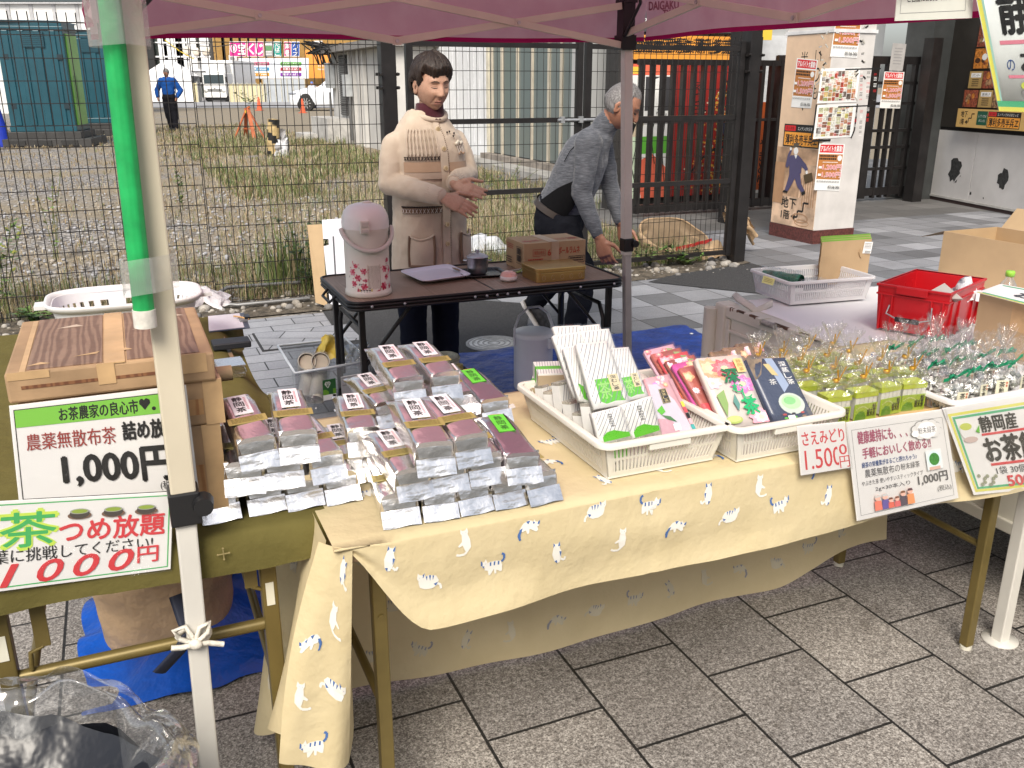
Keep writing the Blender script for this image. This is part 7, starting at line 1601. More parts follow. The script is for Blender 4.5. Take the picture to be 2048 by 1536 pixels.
f = Flat(G(682,755,.2),G(722,748,.2),G(722,782,.1),G(684,790,.1),40,36);f.sheet(P('bin_card',(.52,.51,.52),.6),.004);f.rect(22,3,38,13,P('bin_orange',(.48,.24,.02),.5)).scribble(2,16,38,20,gry,1,3);tag(f.mb.build('paper_sheet'),'white printed sheet with an orange square inside the storage bin','sheet')
# cardboard sheet leaning on the fence
bwd = P('board_white',(.66,.66,.72),.5,var=.02)
c0,c1 = G(658,612),G(760,600);top = onV(646,440,5.98);t = thing('cardboard_sheet','flattened carton with white face leaning on the fence behind the air pot','carton',c0)
def bd_(x,y):return lerp(lerp(onV(654,612,5.80),onV(762,600,5.80),x),lerp(onV(644,440,6.05),onV(752,432,6.05),x),y)
mb = MB();pts = [(0.06,0),(1,0),(1,1),(0,1),(0.0,.78),(.10,.77),(.10,.70),(.0,.69)]
mb.add([bd_(x,y) for x,y in pts]+[bd_(x,y)+V*.006 for x,y in pts],[(0,1,2,3,4,5,6,7),(15,14,13,12,11,10,9,8)]+[(i,8+i,8+(i+1) % 8,(i+1) % 8) for i in range(8)],bwd);mb.build('white_face',t)
mb = MB();mb.add([bd_(.17,.05)-V*.002,bd_(.20,.05)-V*.002,bd_(.20,.80)-V*.002,bd_(.17,.80)-V*.002],[(0,1,2,3)],dg);r = random.Random(2)
for k in range(9):mb.add([bd_(.30+k*.03,.06)-V*.002,bd_(.31+k*.03,.06)-V*.002,bd_(.31+k*.03,r.uniform(.3,.42))-V*.002,bd_(.30+k*.03,.4)-V*.002],[(0,1,2,3)],P('faint_print',(.45,.45,.5),.6))
mb.build('print',t)
mb = MB();mb.add([bd_(.0,.0)-V*.01,bd_(-.0,.95),bd_(-.22,.93)+V*.10,bd_(-.16,.02)+V*.08],[(0,1,2,3)],kraft);mb.build('kraft_flap',t)
# ------------------------------------------------------------------ small truck bed on the right and its load
ZT = .60
def K(px,py,z67=.67):return G(px,py,EYE-(EYE-z67)*1.0946)
tw = P('truck_cream',(.62,.60,.52),.45,var=.12,vs=3,bmp=.05,bs=30);rst = P('truck_rust',(.13,.075,.05),.8,var=.5,vs=20)
t = thing('flatbed_truck','worn cream small flatbed truck, its bed used as a shelf','truck',S(2.7,2.2,0),A);TU,TV0,TV1 = 2.13,.6,2.86
mb = MB(STREET);mb.box((TU+.05,TV0,ZT-.10),(3.7,TV1,ZT-.012),tw);mb.build('bed_floor',t)
mb = MB(STREET);mb.box((TU,TV0,.26),(TU+.03,TV1-.04,ZT-.015),tw);mb.box((TU-.012,TV0,ZT-.055),(TU+.05,TV1-.03,ZT-.012),tw);mb.box((TU-.010,TV0,.24),(TU+.03,TV1-.04,.275),tw);mb.box((TU-.008,TV0,ZT-.115),(TU-.0005,TV1-.05,ZT-.10),tw)
for k in range(4):mb.box((TU-.009,TV1-.06-k*.62,.27),(TU-.0005,TV1-.03-k*.62,ZT-.06),tw)
mb.build('side_gate',t,bev=.004)
l = [o for o in t.children][-1]
r = random.Random(9);mb = MB(STREET)
for k in range(60):
    v = r.uniform(1.3,2.8);mb.box((TU-.0128,v,ZT-.018-r.uniform(0,.008)),(TU-.002,v+r.uniform(.004,.03),ZT-.0112),rst)
for v in (1.72,2.52):mb.cyl((TU-.018,v,ZT-.02),(TU-.018,v+.07,ZT-.02),.011,.011,P('hinge_steel',(.32,.30,.27),.45,.4,var=.4,vs=40),12);mb.box((TU-.03,v+.075,ZT-.03),(TU+.02,v+.10,ZT-.008),tw)
mb.build('hinge',l)
mb = MB(STREET);mb.box((TU-.02,TV1-.038,.2),(TU+.05,TV1+.03,ZT-.005),tw);mb.cyl((TU-.03,TV1+.035,.26),(TU-.03,TV1+.035,ZT-.03),.028,.028,tw,14);mb.build('corner_post',t,bev=.012)
mb = MB(STREET);mb.box((TU+.06,TV0,ZT-.24),(TU+.12,TV1,ZT-.105),blk);mb.box((3.3,TV0,.2),(3.4,TV1,ZT-.105),blk);mb.build('chassis',t)
for v in (1.0,):mb = MB(STREET);mb.cyl((2.35,v,.27),(2.50,v,.27),.27,.27,MATS['tyre'],26);mb.build('wheel',t)
quilt,ntq,bq = new_mat('quilted_white');cq = coords(ntq);bq.inputs['Base Color'].default_value = (.74,.74,.75,1);bq.inputs['Roughness'].default_value = .8
vq = ntq.nodes.new('ShaderNodeTexVoronoi');vq.inputs['Scale'].default_value = 22;ntq.links.new(cq,vq.inputs['Vector']);bump(ntq,bq,vq.outputs['Distance'],-1,.035)
def mat_f(a,b):
    u = lerp(TU+.02,3.55,a);v = lerp(1.60,2.86,b);e = sstep(.16,0,a)*sstep(.45,.12,b);w_ = .02*math.sin(b*9)
    return S(u-.02*(1-a)+w_*(1-a)-.06*e*(1-b),v,ZT-.008+.003*nz(a*6,b*6)+.045*e*math.sin(PI*min(1,a*5+.12))-.03*sstep(.03,0,a)*sstep(.5,.8,b))
mb = MB();mb.sheet(mat_f,60,50,quilt);mb.sheet(lambda a,b:mat_f(a,b)-Z*.004,60,50,P('mat_back',(.55,.52,.44),.9));mb.tube([mat_f(0,k/40) for k in range(41)],.005,P('mat_edge',(.58,.55,.47),.8),6);tag(mb.build('quilted_mat'),'white quilted mat laid over the truck bed','mat')
strapc = P('white_strap',(.60,.58,.52),.8);mb = MB();mb.tube([G(1468,588,ZT),G(1478,598,ZT+.02),G(1500,612,ZT+.01),G(1512,622,ZT-.01),G(1530,614,ZT+.005),G(1545,606,ZT+.01)],.014,strapc,6,flat=.15);tag(mb.build('tie_strap'),'loose white strap at the back corner of the truck bed','strap')
b3 = [K(1501,585),K(1590,609),K(1740,597)];ex = (b3[2]-b3[1]);ey = (b3[0]-b3[1]);c = b3[1]+ex/2+ey/2;rz = math.atan2(ex.y,ex.x)
basket('white slotted basket on the truck bed holding a brown paper bag',Vector((c.x,c.y,ZT+.0005)),rz,ex.length,ey.length,ex.length*1.10,ey.length*1.12,.092,36,20,wpl2,wave=False)
# paper bag, folded green packs in the basket
pbm = P('paper_bag_kraft',(.46,.32,.18),.75,var=.07,vs=7,bmp=.3,bs=9,bd=.01);pbg = P('paper_bag_green',(.20,.42,.06),.6)
bl,br_ = K(1640,570,.69),K(1736,562,.69);d = (br_-bl).normalized();n = Vector((-d.y,d.x,0));wd = (br_-bl).length*1.02;hp = .178
t = thing('paper_bag','brown paper bag with green inside edge standing in the truck basket','paper bag',bl);mb = MB()
for k in range(3):
    o = n*(.012*k);s = .006*k
    for q0,q1,m in ((0,1,pbm),):
        mb.sheet(lambda a,b,o=o,s=s:bl+o+d*(wd*a-.012+s)+Z*(hp*b+.006*k)+n*(-.010*math.sin(PI*a)*(1-b)+.004*nz(a*3,b*3,k)),10,10,pbm)
    mb.sheet(lambda a,b,o=o,s=s:bl+o+n*.003+d*(wd*a-.012+s)+Z*(hp+.006*k-.012+.018*b)+n*.002*math.sin(a*6),8,1,pbg)
mb.sheet(lambda a,b:bl+d*(wd-.012)+n*.03*a+Z*hp*b,2,2,pbm);mb.build('bag_body',t)
f = Flat(bl-n*.004+d*(wd*.80)+Z*hp*.95,bl-n*.004+d*(wd*.97)+Z*hp*.93,bl-n*.004+d*(wd*.95)+Z*hp*.66,bl-n*.004+d*(wd*.775)+Z*hp*.68,20,24);f.sheet(wt,.0006);f.scribble(2,3,18,15,gry,4,4,.5);[f.rect(3+k*1.3,18,3.7+k*1.3,22,bk) for k in range(10)];f.mb.build('price_label',t)
mb = MB();mb.tube([bl-n*.006+d*(wd*.74)+Z*hp*.80,bl-n*.008+d*(wd*.70)+Z*hp*.72,bl-n*.007+d*(wd*.72)+Z*hp*.62,bl-n*.005+d*(wd*.76)+Z*hp*.58],.0025,pbm,5);mb.build('bag_handle',t)
dgp = P('dark_green_pack',(.012,.10,.055),.3,var=.4,vs=18);navp = P('navy_pack',(.03,.05,.08),.3,var=.4,vs=18)
def bundle(a,b,wd,h,m,label):
    a,b = Vector(a),Vector(b);d = (b-a).normalized();n = Vector((-d.y,d.x,0));mb = MB();mb.sheet(lambda x,y:a+(b-a)*x+n*(wd*(.5-.5*math.cos(PI*y)))+Z*(h*math.sin(PI*y)**.6*(1-.1*nz(x*6,y*3)))+n*.01*nz(x*9,y*5),20,10,m);tag(mb.build('folded_pack'),label,'packet','dark packets in the truck basket')
    mb = MB();mb.sheet(lambda x,y:a-d*.01+(b-a)*1.05*x+n*(wd*(.5-.5*math.cos(PI*y)))+Z*(.003+(h+.012)*math.sin(PI*y)**.6+.008*nz(x*14,y*5,4)),20,8,cello,False);return tag(mb.build('clear_wrap'),'clear wrap over: ' + label if False else 'crinkled clear wrap over the ' + label,'wrap')
bundle(K(1519,563,.715),K(1594,575,.715),.06,.045,dgp,'dark green folded packet at the left of the truck basket');bundle(K(1605,582,.70),K(1655,578,.70),.05,.03,navp,'navy folded packet in front of the paper bag')
f = Flat(K(1527,551,.752),K(1550,558,.752),K(1546,571,.735),K(1523,565,.735),24,14);f.n = -f.n if f.n.z < 0 else f.n;f.sheet(P('sticky_note',(.68,.66,.25),.6),.0005);f.scribble(3,3,21,12,P('note_ink',(.35,.30,.10),.6),3,3);tag(f.mb.build('price_note'),'small yellow note on the rim of the truck basket','note')
# red crate with papers
redc = P('crate_red',(.52,.008,.014),.38,var=.06,vs=5);zr = EYE-(EYE-.812)*1.0946
A0,D0 = K(1748,655),K(1886,680);ex = D0-A0;ey = Vector((-ex.y,ex.x,0));ey = -ey if ey.x < 0 else ey;ey = ey.normalized()*.33
t = thing('red_crate','red plastic crate with a black bar handle on the truck bed','crate',A0);hc = zr-ZT
o = (A0+D0)/2+ey/2;exn,eyn = ex.normalized(),ey.normalized();lx,ly = ex.length,ey.length
M = basis(Vector((o.x,o.y,ZT)),exn,eyn,Z)
mb = MB(M)
def crq(s,z):return [Vector((sx*lx/2*s,sy*ly/2*s,z)) for sx,sy in ((-1,-1),(1,-1),(1,1),(-1,1))]
mb.loft([crq(.96,.001),crq(1.03,hc),crq(1.0,hc),crq(.93,.006)],redc,False,False);mb.add(crq(.96,.001),[(0,1,2,3)],redc);mb.add(crq(.93,.006),[(0,1,2,3)],redc)
for z0,z1,s0,s1 in ((hc-.034,hc-.028,1.022,1.045),(hc-.004,hc+.004,1.0,1.06)):mb.loft([crq(s0,z0),crq(s1,z0),crq(s1,z1),crq(s0,z1)],redc,False,False)
for x in (-.44,-.28,.28,.44):mb.box((x*lx-.003,-ly*.525,.0),(x*lx+.003,-ly*.485,hc-.03),redc)
for y in (-.40,-.2,.2,.40):mb.box((lx*.485,y*ly-.003,0),(lx*.525,y*ly+.003,hc-.03),redc);mb.box((-lx*.525,y*ly-.003,0),(-lx*.485,y*ly+.003,hc-.03),redc)
mb.box((-lx*.22,-ly*.555,hc-.022),(lx*.22,-ly*.535,hc+.003),redc);mb.build('crate_body',t,bev=.002)
mb = MB(M);y = -ly*.56;mb.tube([(-lx*.30,y+.01,hc*.58),(-lx*.32,y,hc*.40),(-lx*.14,y-.008,hc*.32),(lx*.14,y-.008,hc*.32),(lx*.32,y,hc*.40),(lx*.30,y+.01,hc*.66)],.0028,steel,6);mb.cyl((-lx*.16,y-.009,hc*.32),(lx*.17,y-.009,hc*.32),.0085,.0085,pbk,10);mb.build('bar_handle',t)
newsm = P('newsprint',(.52,.50,.46),.7,var=.04)
f = Flat(K(1889,566,.83),K(1926,598,.80),K(1890,610,.76),K(1838,594,.79),40,30);f.sheet(newsm,.002);f.scribble(20,8,38,26,gry,7,3,.4).scribble(4,20,20,28,gry,3,5,.4).text('WINE',30,10,38,16,dg);tag(f.mb.build('folded_newspaper'),'folded printed paper sticking out of the red crate','paper')
p = K(1930,596,.76);mb = MB(fr(p));mb.sheet(crumple(lambda a,b:Vector((-.06+.12*a,-.05+.1*b,.06*math.sin(PI*a)*math.sin(PI*b))),.03,5,3),12,10,pls);tag(mb.build('plastic_bag'),'crumpled white plastic bag in the red crate','bag')
# open carton behind and near carton with a sign on it
def carton(label,c,du,dv,h,group='kraft cartons on the truck bed'):
    t = thing('carton',label,'carton',c,A,group);M = t.matrix_basis;mb = MB(M);th = .005
    for lo,hi in (((0,-dv,.001),(th,0,h)),((du-th,-dv,.001),(du,0,h)),((th,-dv,.001),(du-th,-dv+th,h)),((th,-th,.001),(du-th,0,h)),((th,-dv+th,.001),(du-th,-th,.006))):mb.box(lo,hi,kraft)
    mb.build('carton_body',t);return t,M
cA = K(1874,556);t,M = carton('large open kraft carton at the back of the truck bed',Vector((cA.x,cA.y,ZT+.0005)),.32,.50,.205)
mb = MB(M);mb.add([(0.002,0.002,.205),(.31,.002,.205),(.31,.12,.168),(.002,.13,.160)],[(0,1,2,3)],kraft);mb.build('side_flap',t)
mb = MB(M);mb.add([(.322,-.02,.205),(.322,-.50,.205),(.40,-.50,.285),(.40,-.02,.285)],[(0,1,2,3)],kraft)
for k in range(4):mb.tube([(.372,-.08-k*.02,.252),(.380,-.09-k*.022,.262),(.368,-.10-k*.02,.25)],.0015,dg,4)
mb.build('back_flap',t)
cB = K(1941,702);t,M = carton('kraft carton nearest the camera with a green-edged sign lying on top',Vector((cB.x,cB.y,ZT+.0005)),.30,.42,.186)
mb = MB(M);mb.add([(.0,0,.187),(.0,-.42,.187),(.3,-.42,.187),(.3,0,.187)],[(0,1,2,3)],kraft);mb.box((-.0006,-.30,.10),(-.0002,-.12,.187),cbt);mb.build('carton_lid',t)
f = Flat(M @ Vector((.16,.06,.192)),M @ Vector((.20,-.40,.20)),M @ Vector((-.03,-.42,.191)),M @ Vector((-.015,.0,.192)),60,34);f.n = Z;f.sheet(paper,.0012)
for a in ((2,2,58,4),(2,30,58,32)):f.rect(*a,gb)
f.rect(0,32.5,60,34,yl_).text('お茶',14,10,30,24,dg,.03).text('つめ',34,10,50,24,dg,.03);tag(f.mb.build('loose_sign'),'white sign with green lines lying on the nearest carton','price sign')
c = Vector(G(2014,585,ZT+.10));c.z = ZT+.0005;M = fr(c);t = thing('drink_bottle','clear plastic bottle with lime green cap behind the nearest carton','bottle',c);hz = 0
petm = clear_film('bottle_clear',(.94,.96,.95),.10,.05,.05,60,.4);p0 = onP(2014,547,c,Vector((0,1,0)));hh = p0.z-c.z
mb = MB(M);mb.lathe([(.030,.0),(.033,.01),(.033,hh*.45),(.030,hh*.55),(.032,hh*.62),(.026,hh*.78),(.013,hh*.90),(.012,hh*.96)],petm,22,cap=False);mb.build('bottle_body',t)
mb = MB(M);mb.lathe([(0,hh*.94),(.0155,hh*.94),(.0155,hh*1.04),(.013,hh*1.06),(0,hh*1.06)],P('cap_lime',(.28,.58,.06),.4),20,cap=False);mb.build('bottle_cap',t)
p = onV(2042,765,1.62);mb = MB();mb.tube([p+U*.10,p+U*.02,p-U*.003,p-U*.004-Z*.02,p+U*.01-Z*.045],.020,pbk,10);mb.ell(p+U*.005-Z*.015,(.018,.02,.03),pbk,12,8);tag(mb.build('black_casing'),'black rounded plastic casing at the right edge beside the candy bags','casing')
# ------------------------------------------------------------------ behind the box stack and below the left table
def wire_basket():
    c = S(-.02,2.66,.7065);t = thing('laundry_basket','white oval laundry basket behind the box stack','basket',c,A);M = t.matrix_basis;mb = MB(M);hx,hy,h = .185,.125,.145
    def el(f,z,s):a = 2*PI*f;return Vector((hx*s*math.copysign(abs(math.cos(a))**.55,math.cos(a)),hy*s*math.copysign(abs(math.sin(a))**.55,math.sin(a)),z))
    n = 72
    def band(z0,z1,s0,s1,skip=False):
        for k in range(n):
            if skip and (k % 2):continue
            v = [el(k/n,z0,s0),el((k+1)/n,z0,s0),el((k+1)/n,z1,s1),el(k/n,z1,s1)];v += [Vector((p.x*.985,p.y*.98,p.z)) for p in v];mb.add(v,[(0,1,2,3),(7,6,5,4),(4,5,1,0),(6,7,3,2),(5,6,2,1),(7,4,0,3)],wpl2,False)
    band(.0,.04,.82,.88);band(.04,.118,.88,.97,True);band(.118,.145,.97,1.0);mb.add([el(k/n,.001,.82) for k in range(n)],[tuple(range(n))],wpl2);mb.build('basket_body',t)
    mb = MB(M);mb.tube([el(k/n,.146,1.04) for k in range(n)],.012,wpl2,8,closed=True,flat=.5)
    for s in (-1,1):mb.box((s*.205-.02,-.03,.135),(s*.205+.02,.03,.145),wpl2)
    mb.build('rim',t)
    mb = MB(M);mb.sheet(crumple(lambda a,b:Vector((-.13+.26*a,-.085+.17*b,.03+.04*math.sin(PI*a)*math.sin(PI*b))),.03,4,5),14,12,P('blue_white_packs',(.50,.55,.68),.4,col2=(.08,.14,.45),vs=14));o = mb.build('wrapped_packs');tag(o,'blue and white packets lying in the laundry basket','packets')
wire_basket()
p = G(402,604,.72);mb = MB(fr(p,A));mb.sheet(crumple(lambda a,b:Vector((-.08+.17*a,-.07+.14*b,.05*math.sin(PI*a)*math.sin(PI*b))),.03,5,2),16,12,pls);tag(mb.build('plastic_bag'),'white plastic bag lying behind the laundry basket','bag')
c = [G(416,632,.7085),G(488,625,.7085),G(500,655,.7085),G(418,664,.7085)];t = thing('clipboard','clipboard with blank white paper at the back of the olive cloth','clipboard',c[0])
f = Flat(*c,30,20);f.n = Z;f.sheet(P('clip_dark',(.06,.07,.10),.4),.002);f.mb.build('board',t);f = Flat(*[p+Z*.0008 for p in c],30,20);f.n = Z;f.mb = MB();f.rect(0,.6,26,19.3,P('note_paper',(.70,.69,.74),.6));f.mb.build('paper',t)
mb = MB();a = lerp(c[1],c[2],.5);mb.box((-.012,-.028,0),(.012,.028,.006),steel,fr(a-U*.012+Z*.001,A));mb.box((-.004,-.02,.006),(.012,.02,.014),pbk,fr(a-U*.004,A));mb.tube([a-U*.035+V*.03+Z*.008,a-U*.02+V*.005+Z*.01,a+U*.005-V*.02+Z*.006],.003,P('pen_wood',(.55,.33,.14),.5),6);mb.build('clip',t)
c = G(462,688,.715);mb = MB();mb.prism(rrect(-.052,-.032,.052,.032,.006),.018,P('black_case',(.012,.014,.018),.5,var=.2),fr(Vector((c.x,c.y,.708)),A));tag(mb.build('black_case',bev=.003),'flat black case on the olive cloth behind the silver bags','case')
t = thing('pouch_stack','stack of flat silver pouches beside the box stack','pouch stack',G(460,740,.71),A);r = random.Random(4);c = G(460,745,.71)
for k in range(9):mb = MB(fr(Vector((c.x,c.y,.7075+k*.0035)),A+r.uniform(-.08,.08)));mb.box((-.035+r.uniform(-.004,.004),-.04,0),(.035,.04,.0026),foil);mb.build('pouch',t)
c = G(462,856,.712);mb = MB(fr(Vector((c.x,c.y,.708)),0));mb.lathe([(.016,0),(.026,0),(.026,.018),(.016,.018),(.016,0)],P('tape_roll',(.58,.50,.38),.5),26,cap=False);tag(mb.build('tape_roll'),'roll of packing tape half behind the left silver bags','tape roll')
c = G(1320,800,.7) if False else S(.145,1.80,.895);mb = MB();mb.cyl(S(.113,1.66,.905),S(.150,1.66,.905),.014,.014,kraft,14);tag(mb.build('card_tube'),'short card tube end behind the box stack','tube')
# brown sack and blue sheet under the left table
ks = P('sack_brown',(.40,.275,.16),.8,var=.12,vs=6,bmp=.8,bs=9,bd=.03)
c = S(-.02,2.30,.0);t = thing('paper_sack','big brown paper sack standing under the left table','sack',c,A);M = t.matrix_basis
def skf(a,b):
    an = 2*PI*a;q = 1-.06*b+.05*math.sin(PI*b);return Vector((.165*q*math.copysign(abs(math.cos(an))**.75,math.cos(an)),.13*q*math.copysign(abs(math.sin(an))**.75,math.sin(an)),.012+.46*b))
mb = MB(M);mb.sheet(crumple(skf,.022,4.5,2),40,24,ks);mb.add([skf(k/20,1) for k in range(20)],[tuple(range(20))],ks);mb.build('sack_body',t)
mb = MB(M);rk = ink('sack_red_ink',(.42,.03,.05))
for k in range(3):mb.tube([Vector((.168,-.05+k*.03,.40-k*.05)),Vector((.172,-.03+k*.02,.30)),Vector((.170,-.045+k*.03,.22))],.0022,rk,4)
mb.build('ink_mark',t)
bsh = P('blue_sheet',(.004,.075,.42),.35,var=.2,vs=5,bmp=.7,bs=8,bd=.03)
c = S(.10,2.42,0);M = fr(c,A)
mb = MB(M);mb.sheet(crumple(lambda a,b:Vector((-.33+.60*a,-.42+.62*b,.015+.06*math.sin(PI*a)*math.sin(PI*b)+.44*sstep(.45,.75,b)*sstep(.25,.55,a)*sstep(1.0,.75,b))),.05,3.5,6),34,34,bsh);tag(mb.build('blue_sheet'),'crumpled bright blue plastic sheet around the brown sack','plastic sheet')
nvs = P('navy_strap',(.012,.016,.035),.7,var=.2);mb = MB()
a,b,c,d = onV(352,1190,1.49),onV(378,1268,1.455),onV(360,1300,1.45),onV(318,1345,1.47)
mb.tube([a,lerp(a,b,.6),b,c,d],.013,nvs,6,flat=.2);tag(mb.build('navy_strap'),'navy strap tied to the lower bar of the left table','strap')
# bin lined with black and clear plastic, bottom left
c = Vector((-.74,.97,0));t = thing('rubbish_bag','clear plastic bag over a black liner in the bottom left corner','rubbish bag',c);M = t.matrix_basis
bkb = P('bin_liner_black',(.010,.011,.015),.30,var=0,bmp=.5,bs=7,bd=.03);clr = clear_film('clear_bag',(.97,.98,.99),.10,.06,.05,22,.7)
def bagf(a,b,s,seed,top):
    an = 2*PI*a;q = s*(1-.10*b**3+.03*math.sin(an*5+b*4+seed)*b)
    return Vector((.31*q*math.cos(an),.24*q*math.sin(an),top*b)) + Vector((nz(a*11,b*4,seed),nz(a*11+4,b*4,seed),.6*nz(a*14,b*2,seed+3)))*.03*(.3+b)
def blackf(a,b):
    p = bagf(a,1,1.0,2,.455);f = 1-b;return Vector((p.x*f,p.y*f,lerp(p.z,.44,min(1,b*2))-.05*math.sin(PI*min(1,b*1.6))+.045*nz(p.x*f*7,p.y*f*7,2)+.007*nz(p.x*f*22,p.y*f*22,4)))
mb = MB(M);mb.sheet(lambda a,b:bagf(a,b,1.0,2,.455),60,16,bkb);mb.sheet(blackf,90,24,bkb);mb.build('black_liner',t)
def clearf(a,b):
    if b < .62:return bagf(a,b/.62,1.06,7,.49)
    f = (b-.62)/.38;p = bagf(a,1,1.06,7,.49);s = 1-(.17+.09*math.sin(a*25)+.06*math.sin(a*57))*f;return Vector((p.x*s,p.y*s,p.z+.04*math.sin(PI*f)-.035*f+.03*nz(a*26,f*2,5)))
mb = MB(M);mb.sheet(clearf,120,30,clr,True);mb.sheet(lambda a,b:clearf(a,.62+.2*b)*1.03+Vector((nz(a*31,b*2,8),nz(a*29,b*2,2),nz(a*33,b*2,1)))*.012,150,8,clr,False);mb.build('clear_bag',t)
# ------------------------------------------------------------------ people
def skin_mat(name,c1,c2):
    m,nt,b = new_mat(name);c = coords(nt)
    col = mixc(nt,1,ramp(nt,noise_tex(nt,c,22,4),[(.3,c1),(.7,c2)]),ramp(nt,noise_tex(nt,c,150,3),[(.3,(.90,.88,.86)),(.6,(1,1,1))]),'MULTIPLY')
    nt.links.new(col,b.inputs['Base Color']);b.inputs['Roughness'].default_value = .5;b.inputs['Subsurface Weight'].default_value = .08;b.inputs['Subsurface Radius'].default_value = (.01,.004,.002);b.inputs['Subsurface Scale'].default_value = .6
    bump(nt,b,noise_tex(nt,c,240,3),.25,.0012);return m
def evaluated(o):
    dg = bpy.context.evaluated_depsgraph_get();dg.update();me = bpy.data.meshes.new_from_object(o.evaluated_get(dg));return me
def fused(mb,voxel,it=6,fac=.5):
    o = mb.build('tmp',mods=[('REMESH',dict(mode='VOXEL',voxel_size=voxel)),('SMOOTH',dict(factor=fac,iterations=it))])
    me = evaluated(o);vs = [v.co.copy() for v in me.vertices];fs = [tuple(p.vertices) for p in me.polygons];bpy.data.objects.remove(o);bpy.data.meshes.remove(me);return vs,fs
def ring_el(c,rx,ry,side,fwd,n=22,e=.85):
    return [c + side*(rx*math.copysign(abs(math.cos(a))**e,math.cos(a))) + fwd*(ry*math.copysign(abs(math.sin(a))**e,math.sin(a))) for a in [2*PI*k/n for k in range(n)]]
def chain(mb,pts,m,n=14,ends=True):
    P_ = [Vector(p[:3]) for p in pts];R_ = [p[3] for p in pts];q = [];rs = []
    for i in range(len(P_)-1):
        for k in range(5):
            f = k/5;q.append(lerp(P_[i],P_[i+1],f));rs.append(lerp(R_[i],R_[i+1],f))
    q.append(P_[-1]);rs.append(R_[-1]);mb.tube(q,None,m,n,rs=rs)
    for p,r_ in zip(P_ if ends else P_[1:-1],R_ if ends else R_[1:-1]):mb.ell(p,(r_,r_,r_),m,14,9)
def hand(mb,w_,d,up,m,s=1.0,thumb=1,curl=.25,spread=.10,tc=.4):
    d = Vector(d).normalized();up = Vector(up);up = (up-d*up.dot(d)).normalized();sd = d.cross(up)*thumb   # thumb side
    w_ = Vector(w_);rings = []
    for f,hw,th in ((-.01,.026,.019),(.02,.032,.018),(.05,.040,.016),(.078,.041,.0135),(.086,.036,.010)):rings.append(ring_el(w_+d*f*s,hw*s,th*s,sd,up,16,.8))
    mb.loft(rings,m);mb.ell(w_+d*.03*s+sd*.026*s-up*.006*s,(.020*s,.020*s,.017*s),m,12,8)
    for k,(ln,rr) in enumerate(((.072,.0088),(.080,.0090),(.074,.0086),(.058,.0076))):
        o = w_+d*.080*s+sd*(.030-.020*k)*s;dd = (d+sd*(spread*(1.5-k)*.5)).normalized();a = curl*(1+.12*k);pts = [(*(o-dd*.012),rr*s*1.05)];p = o
        for j,f in enumerate((.45,.30,.25)):
            ang = a*(j+.6);dv = dd*math.cos(ang)-up*math.sin(ang);p = p+dv*ln*f*s;pts.append((*p,rr*s*(.96-.09*j)))
        chain(mb,pts,m,10)
    o = w_+d*.022*s+sd*.026*s-up*.004*s;dv = (d*.62+sd*.72-up*tc*.5).normalized();p1 = o+dv*.040*s;dv2 = (d*.92+sd*.30-up*tc*.6).normalized();p2 = p1+dv2*.030*s;p3 = p2+(dv2-up*.2).normalized()*.024*s
    chain(mb,[(*o,.0125*s),(*p1,.0105*s),(*p2,.0092*s),(*p3,.0075*s)],m,10)
def gs(x,s):return math.exp(-(x/s)**2)
def head_pt(th,ph,age=1.0):
    # th around (0 = face front), ph -90..90 up ; returns local x (right), y (front), z
    cx,cy,cz = math.cos(ph)*math.sin(th),math.cos(ph)*math.cos(th),math.sin(ph)
    x,y,z = .074*cx,.094*cy,.112*cz
    if z < 0:
        t = min(1,-z/.112);x *= 1-.24*t**2.0;y = y*(1-.10*t) if y < 0 else y*(1-.10*t*t)
        if y < 0:y *= 1-.55*t**1.3
        y += .016*t*t*(1 if cy > -.2 else .2)
    else:x *= 1-.05*(z/.112)**2
    if cy > .1:
        w = sstep(.1,.45,cy);fx = abs(x)
        y -= w*.006*gs(x,.05)*gs(z-.02,.05)                                   # flat of the face
        y += w*.006*gs(z-.027,.010)*gs(fx-.026,.022)                            # brow
        y -= w*.011*gs(fx-.031,.014)*gs(z-.006,.012)                            # eye sockets
        y += w*.0055*gs(fx-.031,.012)*gs(z-.0045,.0065)                         # lids
        nz_ = sstep(.024,-.026,z)*sstep(-.046,-.034,z);y += w*(.003+.017*nz_)*gs(x,.0085+.006*nz_)*sstep(.034,.012,z)*sstep(-.044,-.035,z)
        y += w*.007*gs(fx-.0115,.006)*gs(z+.033,.007)                         # nostril wings
        y += w*.007*gs(fx-.042,.020)*gs(z+.026,.022)                            # cheeks
        y -= w*.0035*age*gs((fx-.024)-.35*(-z-.045),.0045)*sstep(-.030,-.040,z)*sstep(-.080,-.066,z)   # folds beside the mouth
        y += w*.0055*gs(x,.021)*gs(z+.0615,.0048)+w*.0060*gs(x,.018)*gs(z+.0725,.0055) - w*.004*gs(x,.024)*gs(z+.0668,.0022)
        y -= w*.002*gs(x,.02)*gs(z+.083,.006);y += w*.006*gs(x,.016)*gs(z+.099,.012)
        y -= w*.0022*age*gs(fx-.030,.014)*gs(z+.0125,.003)                      # bags under the eyes
        if age > 1:y -= w*.0012*(gs(z-.048,.0022)+gs(z-.058,.0022)+gs(z-.068,.0022))*gs(x,.045)
    return Vector((x,y,z))
